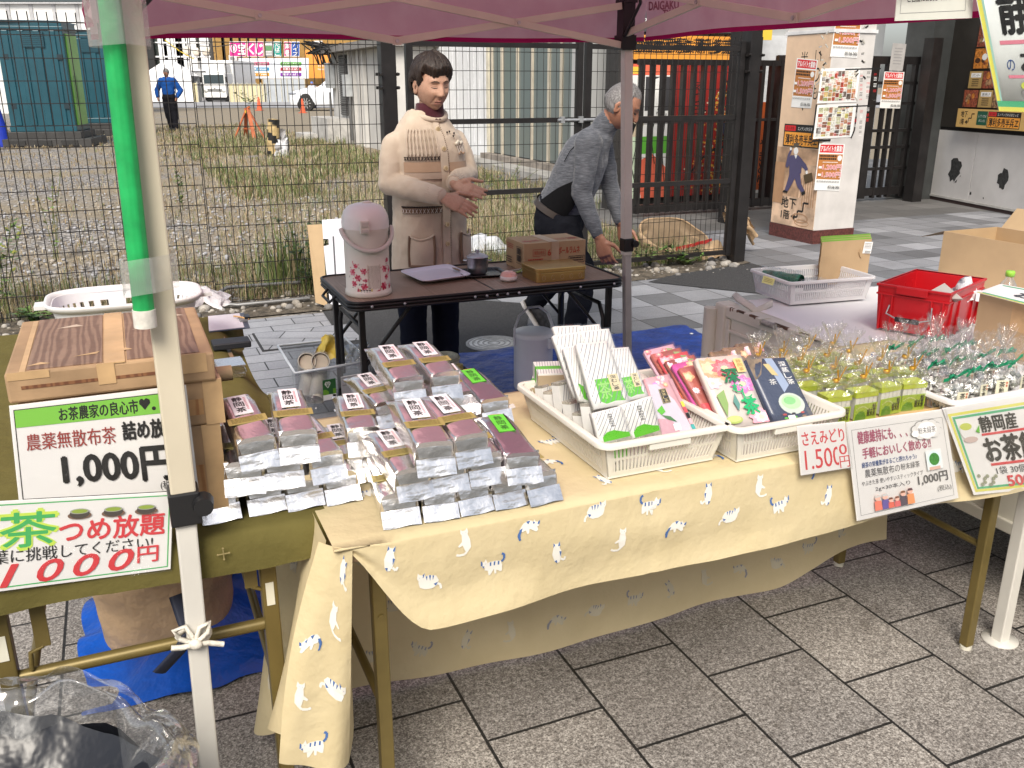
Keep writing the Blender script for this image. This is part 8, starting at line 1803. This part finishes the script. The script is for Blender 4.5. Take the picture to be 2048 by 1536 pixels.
def make_head(mb,M,skin,lip,age=1.0,nt_=112,np_=88):
    vs = [];fs = []
    for j in range(np_+1):
        ph = -PI/2+PI*j/np_
        for i in range(nt_):vs.append(M @ head_pt(-PI+2*PI*i/nt_,ph,age))
    loc = lambda k:head_pt(-PI+2*PI*(k % nt_)/nt_,-PI/2+PI*(k//nt_)/np_,age)
    fl = []
    for j in range(np_):
        for i in range(nt_):
            f = (j*nt_+i,j*nt_+(i+1) % nt_,(j+1)*nt_+(i+1) % nt_,(j+1)*nt_+i);p = loc(f[0])
            (fl if p.y > .06 and abs(p.x) < .0235-.2*abs(p.z+.067) and abs(p.z+.067) < .0095 else fs).append(f)
    mb.add(vs,fs,skin,True);
    if fl:mb.add(vs,fl,lip,True)
    for s in (-1,1):                       # ears: an outer rim and a bowl
        E = M @ Matrix.Translation((s*.074,-.006,-.012)) @ Matrix.Rotation(s*.35,4,'Z') @ Matrix.Rotation(-.15,4,'X')
        mb.add(*ear_geo(),skin,True,E)
def ear_geo():
    n = 18;vs = [];fs = []
    prof = [(0,.0),(.35,.001),(.62,.004),(.82,.009),(1.0,.006),(1.0,-.004),(.7,-.006),(.3,-.004)]
    for r_,h in prof:
        for k in range(n):
            a = 2*PI*k/n;rz_ = .033*(1.0 if math.sin(a) > 0 else .92);ry_ = .018*(1.15 if math.sin(a) > 0 else .8);vs.append((h,r_*ry_*math.cos(a),r_*rz_*math.sin(a)))
    for j in range(len(prof)-1):
        for k in range(n):fs.append((j*n+k,j*n+(k+1) % n,(j+1)*n+(k+1) % n,(j+1)*n+k))
    return vs,fs
def face_marks(mb,M,age,brow,dark,closed=True,lidc=None):
    def surf(x,z,d):
        # find head_pt whose x,z match: search over angles
        ph = math.asin(max(-1,min(1,z/.112)));best = None
        th = math.asin(max(-1,min(1,x/(.074*math.cos(ph)+1e-6)*1.0)))
        for _ in range(6):
            p = head_pt(th,ph,age);th += (x-p.x)/.075;ph += (z-p.z)/.11
        p = head_pt(th,ph,age);return M @ (p+Vector((0,d,0)))
    def stroke(pts,ws,m,d):
        for i in range(len(pts)-1):
            (x0,z0),(x1,z1) = pts[i],pts[i+1];mb.add([surf(x0,z0-ws[i],d),surf(x1,z1-ws[i+1],d),surf(x1,z1+ws[i+1],d),surf(x0,z0+ws[i],d)],[(0,1,2,3)],m,True)
    for s in (-1,1):
        bp = [(s*.010,.021),(s*.020,.0255),(s*.032,.0265),(s*.044,.021)];stroke(bp,[.0020,.0032,.0030,.0010],brow,.0012)
        ep = [(s*.0165,-.0005),(s*.024,-.0022),(s*.031,-.0026),(s*.038,-.0015),(s*.0445,.0008)]
        if closed:stroke(ep,[.0009,.0019,.0022,.0019,.0008],dark,.0012)
        else:stroke([(x,z+.002) for x,z in ep],[.0010,.0034,.0040,.0032,.0010],dark,.0014)
        if lidc:stroke([(x,z+.0075) for x,z in ep],[.0005,.0009,.0010,.0009,.0004],lidc,.0008)
    stroke([(-.0215,-.0675),(-.012,-.0662),(0,-.0668),(.012,-.0662),(.0215,-.0675)],[.0004,.0011,.0012,.0011,.0004],dark if lidc is None else lidc,.001)
def hair_shell(M,mask,thick,name,m,parent,seed=0,rough=.004,age=1.0):
    nt_,np_ = 120,90;mb = MB();vs = [];keep = []
    for j in range(np_+1):
        ph = -PI/2+PI*j/np_
        for i in range(nt_):
            th = -PI+2*PI*i/nt_;p = head_pt(th,ph,0);q = Vector((.074*math.cos(ph)*math.sin(th),.094*math.cos(ph)*math.cos(th),.112*math.sin(ph))) if p.y > 0 else p
            k = mask(p,th,ph) + .06*nz(th*9,ph*2,seed)
            d = thick(p,th,ph)*sstep(-.02,.22,k) + rough*nz(th*22,ph*3,seed+3)*sstep(0,.2,k);n = Vector((p.x/.074,p.y/.094,p.z/.112)).normalized()
            vs.append(M @ (p + n*d));keep.append(k > 0)
    fs = []
    for j in range(np_):
        for i in range(nt_):
            f = (j*nt_+i,j*nt_+(i+1) % nt_,(j+1)*nt_+(i+1) % nt_,(j+1)*nt_+i)
            if sum(keep[a] for a in f) >= 3:fs.append(f)
    mb.add(vs,fs,m,True);return mb.build(name,parent)
def hair_mat(name,c1,c2,sc=(300,300,25)):
    m,nt,b = new_mat(name);c = coords(nt);mp = nt.nodes.new('ShaderNodeMapping');mp.inputs['Scale'].default_value = sc;nt.links.new(c,mp.inputs[0])
    f = noise_tex(nt,mp.outputs[0],1,3);nt.links.new(ramp(nt,f,[(.35,c1),(.65,c2)]),b.inputs['Base Color']);b.inputs['Roughness'].default_value = .42;b.inputs['Specular IOR Level'].default_value = .4;bump(nt,b,f,.7,.004);return m
folds = bpy.data.textures.new('cloth_folds','CLOUDS');folds.noise_scale = .085;folds.noise_depth = 2
folds2 = bpy.data.textures.new('cloth_folds_fine','CLOUDS');folds2.noise_scale = .035;folds2.noise_depth = 1
def cloth_part(mb,name,parent,m,voxel=.009,it=8,disp=.012,fine=.0):
    vs,fs = fused(mb,voxel,it);q = MB();q.add(vs,fs,m,True)
    mods = []
    if disp:mods.append(('DISPLACE',dict(texture=folds,strength=disp,texture_coords='LOCAL',mid_level=.5)))
    o = q.build(name,parent,mods=mods)
    if fine:d = o.modifiers.new('fine','DISPLACE');d.texture = folds2;d.strength = fine;d.texture_coords = 'LOCAL';d.mid_level = .5
    return o
# ---------------------------------------------------------------- the woman in the cream cardigan
B = Vector((-.395,4.33,0));t = thing('person','short haired woman in a long cream knitted cardigan holding her hands together','person',B)
fw = Vector((.60,-.80,0)).normalized();sd_ = Vector((.80,.60,0)).normalized()          # front, her left
sk = skin_mat('skin_woman',(.42,.235,.16),(.53,.32,.225));lipw = P('lips',(.44,.215,.17),.45,var=.1)
HC = Vector((-.365,4.30,1.408))
HM = basis(HC,Vector((.82,.57,0)).normalized(),Vector((.57,-.82,0)).normalized(),Z)
HM = HM @ Matrix.Rotation(-.17,4,'X') @ Matrix.Rotation(-.03,4,'Y')
HM = HM @ Matrix.Scale(1.0,4)
sh_r = Vector((-.545,4.245,1.185));sh_l = Vector((-.27,4.45,1.19));el_r = Vector((-.560,4.20,.975));wr_r = Vector((-.312,4.05,.937));el_l = Vector((-.215,4.45,1.0));wr_l = Vector((-.262,4.15,.985))
bm = MB()
for z,rx,ry,off in ((.60,.13,.10,0),(.80,.14,.10,0),(1.0,.13,.095,.01),(1.15,.15,.10,.0),(1.24,.13,.08,-.01),(1.275,.06,.055,-.01)):pass
rings = [ring_el(B+Z*z+fw*off,rx,ry,sd_,fw) for z,rx,ry,off in ((.60,.12,.09,0),(.80,.12,.09,0),(1.0,.12,.09,.01),(1.12,.12,.08,.0),(1.20,.09,.06,-.01),(1.28,.05,.05,-.01))]
bm.loft(rings,sk);nb = Vector((-.385,4.34,1.24));chain(bm,[(*nb,.056),(-.378,4.325,1.30,.050),(-.370,4.315,1.36,.052)],sk)
for a,b,c in ((sh_r,el_r,wr_r),(sh_l,el_l,wr_l)):chain(bm,[(*lerp(a,nb,.3),.03),(*(a-Z*.03),.030),(*b,.030),(*c,.024)],sk)
LEGX = ((-.485,4.30),(-.335,4.41))
for x,y in LEGX:chain(bm,[(lerp(x,B.x,.3),lerp(y,B.y,.3),.68,.07),(x,y,.4,.05),(x,y,.07,.035)],sk)
d1 = Vector((.86,-.20,-.36));hand(bm,wr_r+d1.normalized()*.012,d1,Vector((-.15,-.70,.70)),sk,1.0,-1,.16,.05,.1)
d2 = Vector((.84,-.40,-.36));hand(bm,wr_l+d2.normalized()*.012,d2,Vector((.2,.75,-.62)),sk,.98,1,.12,.08,-.3)
vs,fs = fused(bm,.0042,3,.45);q = MB();q.add(vs,fs,sk,True);make_head(q,HM,sk,lipw,1.0);brw = ink('brow_dark',(.10,.065,.045),.8);lash = ink('lash_dark',(.05,.03,.025),.7);crease = P('skin_crease',(.24,.11,.07),.6)
face_marks(q,HM,1.0,brw,lash,True,crease);q.build('body',t)
hm = hair_mat('hair_black',(.008,.006,.005),(.050,.030,.021),(420,420,30))
def mask_w(p,th,ph):
    a = abs(th)
    if a < 1.05:return (p.z-(.038+.026*sstep(-.2,-1.0,th)+.012*math.sin(th*3+1)))*9             # fringe swept to her left
    if a < 1.45:return (p.z-lerp(.03,-.012,(a-1.05)/.4))*9
    if a < 1.95:return (p.z-.012)*9 if a < 1.75 else (p.z+.045)*9
    return (p.z+.055)*9
hair_shell(HM,mask_w,lambda p,th,ph:.014+.012*sstep(-.02,.09,p.z)+.008*sstep(.03,-.06,p.y)+.008*gs(abs(th)-.9,.5)*sstep(.02,.06,p.z),'hair',hm,t,2,.006)
# cardigan: body and sleeves fused into one garment
def knit(name,c1,c2):
    m,nt,b = new_mat(name);c = coords(nt);b.inputs['Roughness'].default_value = .92;b.inputs['Specular IOR Level'].default_value = .1;b.inputs['Sheen Weight'].default_value = .25
    nt.links.new(ramp(nt,noise_tex(nt,c,14,4),[(.3,c1),(.7,c2)]),b.inputs['Base Color']);bump(nt,b,noise_tex(nt,c,420,2),.5,.002);return m
kn = knit('cream_knit',(.50,.405,.31),(.57,.475,.375));knb = knit('rib_knit',(.52,.43,.33),(.60,.50,.40));brk = knit('brown_knit',(.16,.10,.07),(.22,.15,.10));tank = knit('tan_knit',(.40,.27,.18),(.46,.32,.22));whk = knit('white_knit',(.60,.54,.48),(.66,.60,.54));dkk = ink('dark_stitch',(.035,.025,.022),.9)
TOR = [(.52,.195,.150,0),(.60,.192,.148,0),(.75,.185,.14,.005),(.90,.182,.138,.012),(1.02,.180,.135,.012),(1.12,.178,.128,.008),(1.18,.168,.112,-.002),(1.225,.142,.092,-.012),(1.262,.108,.078,-.014),(1.295,.078,.070,-.014)]
cm = MB();cm.loft([ring_el(B+Z*z+fw*o,rx,ry,sd_,fw,30,.9) for z,rx,ry,o in TOR],kn)
chain(cm,[(*(sh_r+Vector((.06,.04,-.01))),.050),(*(sh_r+Vector((.005,0,-.04))),.055),(*lerp(sh_r,el_r,.55),.054),(*el_r,.052),(*lerp(el_r,wr_r,.45),.049),(*lerp(el_r,wr_r,.80),.044),(*lerp(el_r,wr_r,.96),.037)],kn)
chain(cm,[(*(sh_l+Vector((-.06,-.04,-.01))),.050),(*(sh_l+Vector((0,0,-.04))),.055),(*lerp(sh_l,el_l,.55),.056),(*el_l,.053),(*lerp(el_l,wr_l,.5),.050),(*lerp(el_l,wr_l,.96),.036)],kn)
cg = cloth_part(cm,'cardigan',t,kn,.0065,9,.010,.005)
def tor(ang,z,d=.0):
    # point on the cardigan front: ang from the front line, + towards her left
    for i in range(len(TOR)-1):
        if TOR[i][0] <= z <= TOR[i+1][0]:f = (z-TOR[i][0])/(TOR[i+1][0]-TOR[i][0]);rx,ry,o = [lerp(TOR[i][k],TOR[i+1][k],f) for k in (1,2,3)];break
    else:rx,ry,o = TOR[-1][1:]
    c,s = math.cos(ang),math.sin(ang);e = .9
    return B+Z*z+fw*(o+(ry+d)*math.copysign(abs(c)**e,c))+sd_*((rx+d)*math.copysign(abs(s)**e,s))
def patch(mb,a0,a1,z0,z1,m,d=.004,nu=10,nv=4):mb.sheet(lambda a,b:tor(lerp(a0,a1,a),lerp(z0,z1,b),d),nu,nv,m)
mb = MB();patch(mb,-.085,.10,.53,1.245,knb,.006,4,40)
for k in range(90):z = .54+k*.0078;mb.bar(tor(.085,z,.0085),tor(.095,z+.003,.0085),.003,.002,brk)
mb.build('button_band',cg)
mb = MB()
for z in (1.215,1.13,1.045,.80+.08,.79,.70,.60):c = tor(.01,z,.009);mb.cyl(c-fw*.002,c+fw*.004,.012,.011,P('button_cream',(.62,.50,.32),.35),14);mb.cyl(c+fw*.0041,c+fw*.0045,.007,.007,P('button_rim',(.48,.36,.2),.4),12)
mb.build('button',cg)
mb = MB();patch(mb,.11,.95,1.03,1.07,tank,.006);mb.build('knit_band',cg);mb = MB();patch(mb,-1.15,-.09,1.03,1.075,tank,.006);patch(mb,-1.15,-.09,1.00,1.028,P('pale_tan_knit',(.45,.35,.27),.9),.006)
for k in range(12):
    a = -1.10+k*.085;c0,c1,c2,c3 = tor(a,1.083,.009),tor(a+.05,1.098,.009),tor(a,1.098,.009),tor(a+.05,1.083,.009);mb.bar(c0,c1,.004,.003,dkk);mb.bar(c2,c3,.004,.003,dkk)
mb.build('knit_band',cg);mb = MB();patch(mb,.11,1.0,.846,.872,brk,.007,10,2);mb.build('knit_band',cg);mb = MB();patch(mb,-1.25,-.10,.846,.872,brk,.007,14,2)
for k in range(26):c = tor(-1.24+k*.045,.876,.009);mb.ell(c,(.0045,.0045,.004),dkk,6,4)
for k in range(11):
    a = -1.22+k*.105;mb.bar(tor(a,.848,.010),tor(a+.06,.868,.010),.002,.002,whk);mb.bar(tor(a,.868,.010),tor(a+.06,.848,.010),.002,.002,whk)
mb.build('knit_band',cg)
mb = MB()
for k in range(9):                       # cables on the yoke
    a = -1.0+k*.11;pts = [tor(a+.018*math.sin(j*1.35)+.02*(j/9),1.10+j*.0145,.008) for j in range(9)];mb.tube(pts,.0042,kn,5);mb.tube([tor(a+.018*math.sin(j*1.35+PI)+.02*(j/9),1.10+j*.0145,.008) for j in range(9)],.0042,kn,5)
mb.build('cable_knit',cg)
for s0,s1,nm in ((-.98,-.32,0),(.42,1.05,1)):
    mb = MB()
    def pk_(a,b):return tor(lerp(s0,s1,a)+.04*math.sin(PI*b)*(a-.5),lerp(.605,.745-.018*math.sin(PI*a),b),.010+.014*math.sin(PI*a)*(.4+.6*math.sin(PI*b)))
    mb.sheet(pk_,14,14,kn);edge = [pk_(0,1-k/10) for k in range(11)]+[pk_(k/10,0) for k in range(1,11)]+[pk_(1,k/10) for k in range(1,11)];mb.tube(edge,.0075,brk,6);mb.tube([pk_(k/10,1) for k in range(11)],.006,kn,6);mb.build('pocket',cg)
mb = MB();pearl = P('pearl_trim',(.68,.63,.52),.3)
for a,z in ((.42,1.150),(.50,1.157),(.60,1.150),(.66,1.152)):mb.ell(tor(a,z,.012),(.009,.009,.009),pearl,8,6);mb.bar(tor(a,z-.01,.010),tor(a+.04,z-.04,.010),.004,.003,whk);mb.ell(tor(a+.04,z-.045,.010),(.005,.005,.006),tank,6,4)
for a,z in ((.24,1.200),(.34,1.203),(.50,1.195),(.40,1.183)):mb.ell(tor(a,z,.010),(.0045,.0045,.005),dkk,6,4)
mb.build('bead_trim',cg)
for a,b in ((el_r,wr_r),(el_l,wr_l)):
    mb = MB();p0,p1 = lerp(a,b,.80),lerp(a,b,1.02);d = (p1-p0).normalized();mb.tube([p0,lerp(p0,p1,.5),p1],None,knb,40,rs=[.042,.036,.034])
    o = d.orthogonal().normalized();e = d.cross(o)
    for k in range(28):an = 2*PI*k/28;v = o*math.cos(an)+e*math.sin(an);mb.tube([p0+v*.042,lerp(p0,p1,.5)+v*.0365,p1+v*.0345],.0022,knb,4)
    mb.build('cuff',cg)
mb = MB();nc = Vector((-.382,4.333,1.285));col = [(nc+Z*.0+sd_*(.080*math.cos(2*PI*k/28))+fw*(.070*math.sin(2*PI*k/28)-.004)-Z*(.030*max(0,math.sin(2*PI*k/28)))) for k in range(28)];mb.tube(col,.014,knb,8,closed=True)
for k in range(28):mb.ell(col[k],(.008,.008,.016),knb,6,5)
mb.build('collar',cg)
mb = MB();mar_ = knit('maroon_knit',(.05,.012,.018),(.07,.018,.026));mb.loft([ring_el(nc+Z*z+fw*o,r_,r_*.95,sd_,fw,22,1) for z,r_,o in ((-.03,.078,.006),(.0,.068,.004),(.038,.064,.006),(.042,.056,.006))],mar_,True,False);mb.build('turtleneck',t)
nvt = cloth_mat('navy_trousers',(.010,.012,.024),600,.2,9,.3);mb = MB()
mb.loft([ring_el(B+Z*z,rx,ry,sd_,fw) for z,rx,ry in ((.52,.15,.115),(.62,.155,.12),(.72,.15,.115))],nvt)
for x,y in LEGX:chain(mb,[(x+.03*(1 if x < -.4 else -1),y,.58,.088),(x,y,.40,.074),(x,y,.20,.066),(x,y,.075,.064)],nvt,16)
cloth_part(mb,'trousers',t,nvt,.010,6,.014)
shn = P('shoe_navy',(.012,.014,.028),.6);shw = P('shoe_sole',(.50,.50,.48),.6)
def shoe(parent,heel,d,m,sole,ln=.235,wd=.043,pitch=0.0,name='shoe'):
    d = Vector(d);d.z = 0;d.normalize();s = Vector((-d.y,d.x,0));R_ = Matrix.Rotation(pitch,4,s) if pitch else Matrix();T = Matrix.Translation(heel) @ R_
    mb = MB();secs = [(0,.7,.075),(.03,.95,.085),(.08,.9,.08),(.13,1.0,.065),(.18,1.05,.05),(.215,.85,.04),(.235,.45,.03)]
    mb.loft([[T @ (d*f*ln/.235+s*(wd*k*math.cos(a))+Z*(.018+h/2+h/2*math.sin(a))) for a in [2*PI*j/14 for j in range(14)]] for f,k,h in secs],m);o = mb.build(name,parent)
    mb = MB();mb.loft([[T @ (d*(f*1.02-.003)*ln/.235+s*(wd*1.06*k*math.copysign(1,math.cos(a)) if abs(math.cos(a)) > .3 else 0)+Z*(.011+.011*math.sin(a))) for a in [PI/4,3*PI/4,5*PI/4,7*PI/4]] for f,k,h in secs],sole,False);mb.build('sole',o);return o
for x,y in LEGX:shoe(t,Vector((x-fw.x*.06,y-fw.y*.06,0)),fw,shn,shw)
# ---------------------------------------------------------------- the stooping man in the grey top
B2 = Vector((.26,5.08,0));t = thing('person','grey haired man in a grey heather top stooping behind the tent leg','person',B2)
sk2 = skin_mat('skin_man',(.30,.135,.085),(.41,.20,.125));lip2 = P('lips_man',(.26,.10,.08),.5,var=.1)
F2 = Vector((.94,-.34,0)).normalized();S2 = Vector((.34,.94,0)).normalized()       # front, his left (away from the camera)
HC2 = Vector((.585,5.035,1.30));HM2 = basis(HC2,Vector((.20,.98,0)).normalized(),Vector((.98,-.20,0)).normalized(),Z) @ Matrix.Rotation(-.52,4,'X') @ Matrix.Scale(1.06,4)
neck_b = Vector((.50,5.09,1.185));hipc = Vector((.272,5.12,.775));chest = Vector((.425,5.10,1.06))
shr = Vector((.405,4.955,1.115));shl = Vector((.50,5.26,1.10));elr = Vector((.375,4.93,.845));wrr = Vector((.463,4.86,.635));ell_ = Vector((.56,5.26,.86));wrl = Vector((.62,5.20,.66))
bm = MB();ax = (chest-hipc).normalized();fr2 = (F2-ax*F2.dot(ax)).normalized()
bm.loft([ring_el(lerp(hipc,chest,f)+fr2*o,rx,ry,S2,fr2) for f,rx,ry,o in ((-.2,.11,.08,0),(.2,.11,.08,0),(.6,.12,.09,0),(1,.12,.08,0),(1.22,.09,.06,0),(1.32,.05,.05,0))],sk2)
chain(bm,[(*neck_b,.066),(*lerp(neck_b,HC2,.35),.062),(*lerp(neck_b,HC2,.68),.060)],sk2)
for a,b,c in ((shr,elr,wrr),(shl,ell_,wrl)):chain(bm,[(*a,.04),(*b,.034),(*c,.028)],sk2)
for p,q_,r_ in (((.28,5.05,.70),(.40,5.02,.40),(.36,4.98,.09)),((.25,5.17,.70),(.26,5.15,.38),(.14,5.24,.17))):chain(bm,[(*p,.06),(*q_,.05),(*r_,.035)],sk2)
hand(bm,wrr+Vector((.012,-.004,-.022)),Vector((.32,-.10,-.92)),Vector((-.42,-.86,-.10)),sk2,1.10,-1,.42,.06,.5)
hand(bm,wrl+Vector((.01,0,-.02)),Vector((.3,0,-.95)),Vector((.4,.9,0)),sk2,1.08,1,.4,.05,.5)
vs,fs = fused(bm,.0048,3,.45);q = MB();q.add(vs,fs,sk2,True);make_head(q,HM2,sk2,lip2,1.6);face_marks(q,HM2,1.6,ink('brow_grey',(.16,.14,.13),.8),lash,False,P('skin_crease2',(.20,.08,.05),.6));q.build('body',t)
gh = hair_mat('hair_grey',(.07,.065,.062),(.27,.255,.25))
def mask_m(p,th,ph):
    a = abs(th)
    if a < .95:return (p.z-.070)*9
    if a < 1.75:return (p.z-lerp(.070,.0,sstep(.95,1.5,a)))*9 if a < 1.4 else (p.z+.012)*9
    return (p.z+.055)*9
hair_shell(HM2,mask_m,lambda p,th,ph:.0055,'hair',gh,t,6,.0015)
mb = MB();r = random.Random(3)
for k in range(60):                       # short bristles on the crown
    th,ph = r.uniform(-2.6,2.6),r.uniform(.9,1.5);p = head_pt(th,ph,0);n = Vector((p.x/.074,p.y/.094,p.z/.112)).normalized();a = HM2 @ (p+n*.004);b = HM2 @ (p+n*.011+Vector((r.uniform(-.004,.004),r.uniform(-.006,.001),0)));mb.tube([a,b],.0007,gh,3)
mb.build('hair_bristle',t)
hz_,nth,bh = new_mat('grey_heather');ch = coords(nth);mp = nth.nodes.new('ShaderNodeMapping');mp.inputs['Scale'].default_value = (26,26,330);mp.inputs['Rotation'].default_value = (0,.35,0);nth.links.new(ch,mp.inputs[0])
hf = noise_tex(nth,mp.outputs[0],1,3,.7);nth.links.new(ramp(nth,hf,[(.30,(.03,.034,.042)),(.48,(.07,.076,.09)),(.68,(.15,.155,.175))]),bh.inputs['Base Color']);bh.inputs['Roughness'].default_value = .8;bh.inputs['Sheen Weight'].default_value = .2
bump(nth,bh,noise_tex(nth,ch,16,4),.5,.012)
mb = MB();TM = [(-.12,.150,.125,.0),(.1,.155,.130,.01),(.4,.165,.135,.012),(.7,.175,.135,.0),(.95,.178,.125,-.01),(1.12,.15,.105,-.01),(1.26,.105,.085,0),(1.36,.075,.072,.008)]
def tm(f):return lerp(hipc,chest,f)
mb.loft([ring_el(tm(f)+fr2*o,rx,ry,S2,fr2,28,.9) for f,rx,ry,o in TM],hz_)
chain(mb,[(*lerp(chest,shr,.5),.075),(*shr,.074),(*lerp(shr,elr,.5),.064),(*elr,.054),(*lerp(elr,wrr,.5),.047),(*lerp(elr,wrr,.93),.037)],hz_)
chain(mb,[(*lerp(chest,shl,.5),.07),(*shl,.07),(*ell_,.052),(*lerp(ell_,wrl,.93),.038)],hz_)
chain(mb,[(*neck_b,.073),(*lerp(neck_b,HC2,.30),.067)],hz_)
top = cloth_part(mb,'shirt',t,hz_,.008,7,.012,.006)
pbk2 = cloth_mat('black_panel_cloth',(.006,.006,.007),600,.2,8,.3)
def tp_(f,a,d):
    for i in range(len(TM)-1):
        if TM[i][0] <= f <= TM[i+1][0]:g_ = (f-TM[i][0])/(TM[i+1][0]-TM[i][0]);rx,ry,o = [lerp(TM[i][k],TM[i+1][k],g_) for k in (1,2,3)];break
    return tm(f)+fr2*(o+(ry+d)*math.copysign(abs(math.sin(a))**.9,math.sin(a)))+S2*((rx+d)*math.copysign(abs(math.cos(a))**.9,math.cos(a)))
mb = MB();mb.sheet(lambda a,b:tp_(lerp(-.05,.62,b),PI-.05+lerp(-.62*(1-b)**.5,.70*(1-b)**.6,a)-.35*b,.008),12,14,pbk2);mb.build('side_panel',top)
mb = MB();mb.tube([tp_(f,PI+.55-.25*f,.010) for f in (.75,.85,.95,1.05,1.15,1.25)],.0022,pbk2,5);mb.tube([tp_(f,PI-.75+.1*f,.010) for f in (.6,.75,.9,1.0,1.1)],.0022,pbk2,5);mb.build('seam',top)
mb = MB();btm = P('belt_brown',(.045,.035,.03),.5,var=.2);mb.loft([ring_el(tm(f),.158,.134,S2,fr2,28,.9) for f in (-.17,-.06)],btm,True,False);mb.loft([ring_el(tm(f),.148,.124,S2,fr2,28,.9) for f in (-.06,-.17)],btm,True,False);mb.build('belt',t)
den = cloth_mat('black_denim',(.010,.011,.016),700,.3,7,.5);mb = MB()
mb.loft([ring_el(lerp(hipc,Vector((.26,5.11,.60)),f),rx,ry,S2,fr2 if f < .3 else F2,24,.9) for f,rx,ry in ((-.05,.150,.126),(.35,.158,.140),(.7,.155,.14),(1.0,.14,.12))],den)
chain(mb,[(.28,5.04,.66,.098),(.34,5.03,.50,.088),(.40,5.02,.40,.076),(.385,5.0,.25,.068),(.36,4.98,.10,.064)],den,16)
chain(mb,[(.24,5.18,.66,.095),(.25,5.16,.45,.078),(.26,5.15,.38,.072),(.20,5.19,.27,.064),(.135,5.24,.18,.058)],den,16)
cloth_part(mb,'trousers',t,den,.010,5,.018,.005)
mb = MB();c = tp_(-.10,PI-.5,.012)-Z*.05;mb.ell(c,(.008,.008,.008),steel,10,8);mb.build('stud_button',t)
shp = P('shoe_black_pattern',(.02,.02,.022),.6,var=.8,vs=40);shl_ = P('shoe_sole_white',(.62,.60,.58),.5)
shoe(t,Vector((.31,4.99,0)),F2,shp,shl_,.26,.048);shoe(t,Vector((.06,5.27,.175)),F2,shp,shl_,.26,.048,pitch=.95)
# ---------------------------------------------------------------- man in blue walking away, far off
def far_person(base,s,label,topm,legm,hairm,sitting=False):
    t = thing('person',label,'person',base);q = lambda x,y,z,r_:(base.x+x*s,base.y+y*s,base.z+z*s,r_*s)
    mb = MB();chain(mb,[q(0,0,1.0,.10),q(0,0,1.3,.10),q(0,-.02,1.45,.05),q(0,-.03,1.56,.05)],sk2,10);mb.ell(Vector(q(0,-.03,1.60,0)[:3]),(.078*s,.095*s,.115*s),sk2,16,12)
    for k in (-1,1):chain(mb,[q(k*.18,0,1.40,.05),q(k*.33,.04,1.12,.045),q(k*.27,-.14,.93,.035),q(k*.25,-.16,.86,.04)],sk2,10);chain(mb,[q(k*.09,0,.9,.06),q(k*.095,.02,.5,.04),q(k*.09+.03,.03-.08*k,.08,.03)],sk2,10)
    vs,fs = fused(mb,.02*s,3);q2 = MB();q2.add(vs,fs,sk2,True);q2.build('body',t)
    mb = MB();chain(mb,[q(-.09,0,1.36,.13),q(.09,0,1.36,.13)],topm,12);chain(mb,[q(-.06,0,1.36,.14),q(-.05,0,1.05,.13)],topm,12);chain(mb,[q(.06,0,1.36,.14),q(.05,0,1.05,.13)],topm,12)
    for k in (-1,1):chain(mb,[q(k*.18,0,1.40,.085),q(k*.34,.04,1.12,.075),q(k*.28,-.12,.96,.06)],topm,12)
    cloth_part(mb,'shirt',t,topm,.018*s,5,.03)
    mb = MB();chain(mb,[q(-.06,0,.96,.135),q(.06,0,.96,.135)],legm,12)
    for k in (-1,1):chain(mb,[q(k*.09,0,.92,.12),q(k*.095,.02,.5,.095),q(k*.09+.03,.03-.08*k,.09,.075)],legm,12)
    cloth_part(mb,'trousers',t,legm,.018*s,5,.03)
    mb = MB();mb.ell(Vector(q(0,-.02,1.63,0)[:3]),(.086*s,.10*s,.10*s),hairm,16,12);mb.build('hair',t)
    for k in (-1,1):mb = MB();mb.ell(Vector(q(k*.09+.03,-.02-.08*k,.05,0)[:3]),(.05*s,.14*s,.05*s),bk,12,8);mb.build('shoe',t)
    return t
far_person(G(346,262),1.08,'man in a blue shirt and black trousers walking away on the gravel',cloth_mat('blue_shirt',(.012,.075,.30),300,.1,5,.2),cloth_mat('black_slacks',(.012,.012,.016),300,.1,5,.2),gh)
far_person(Vector((onY(626,200,57).x,57,-.1)),.95,'person in a white and blue hood standing behind the white car',cloth_mat('white_coat',(.55,.58,.66),300,.1,5,.2),nvt,P('hood_blue',(.10,.20,.60),.7,var=.5,vs=12))
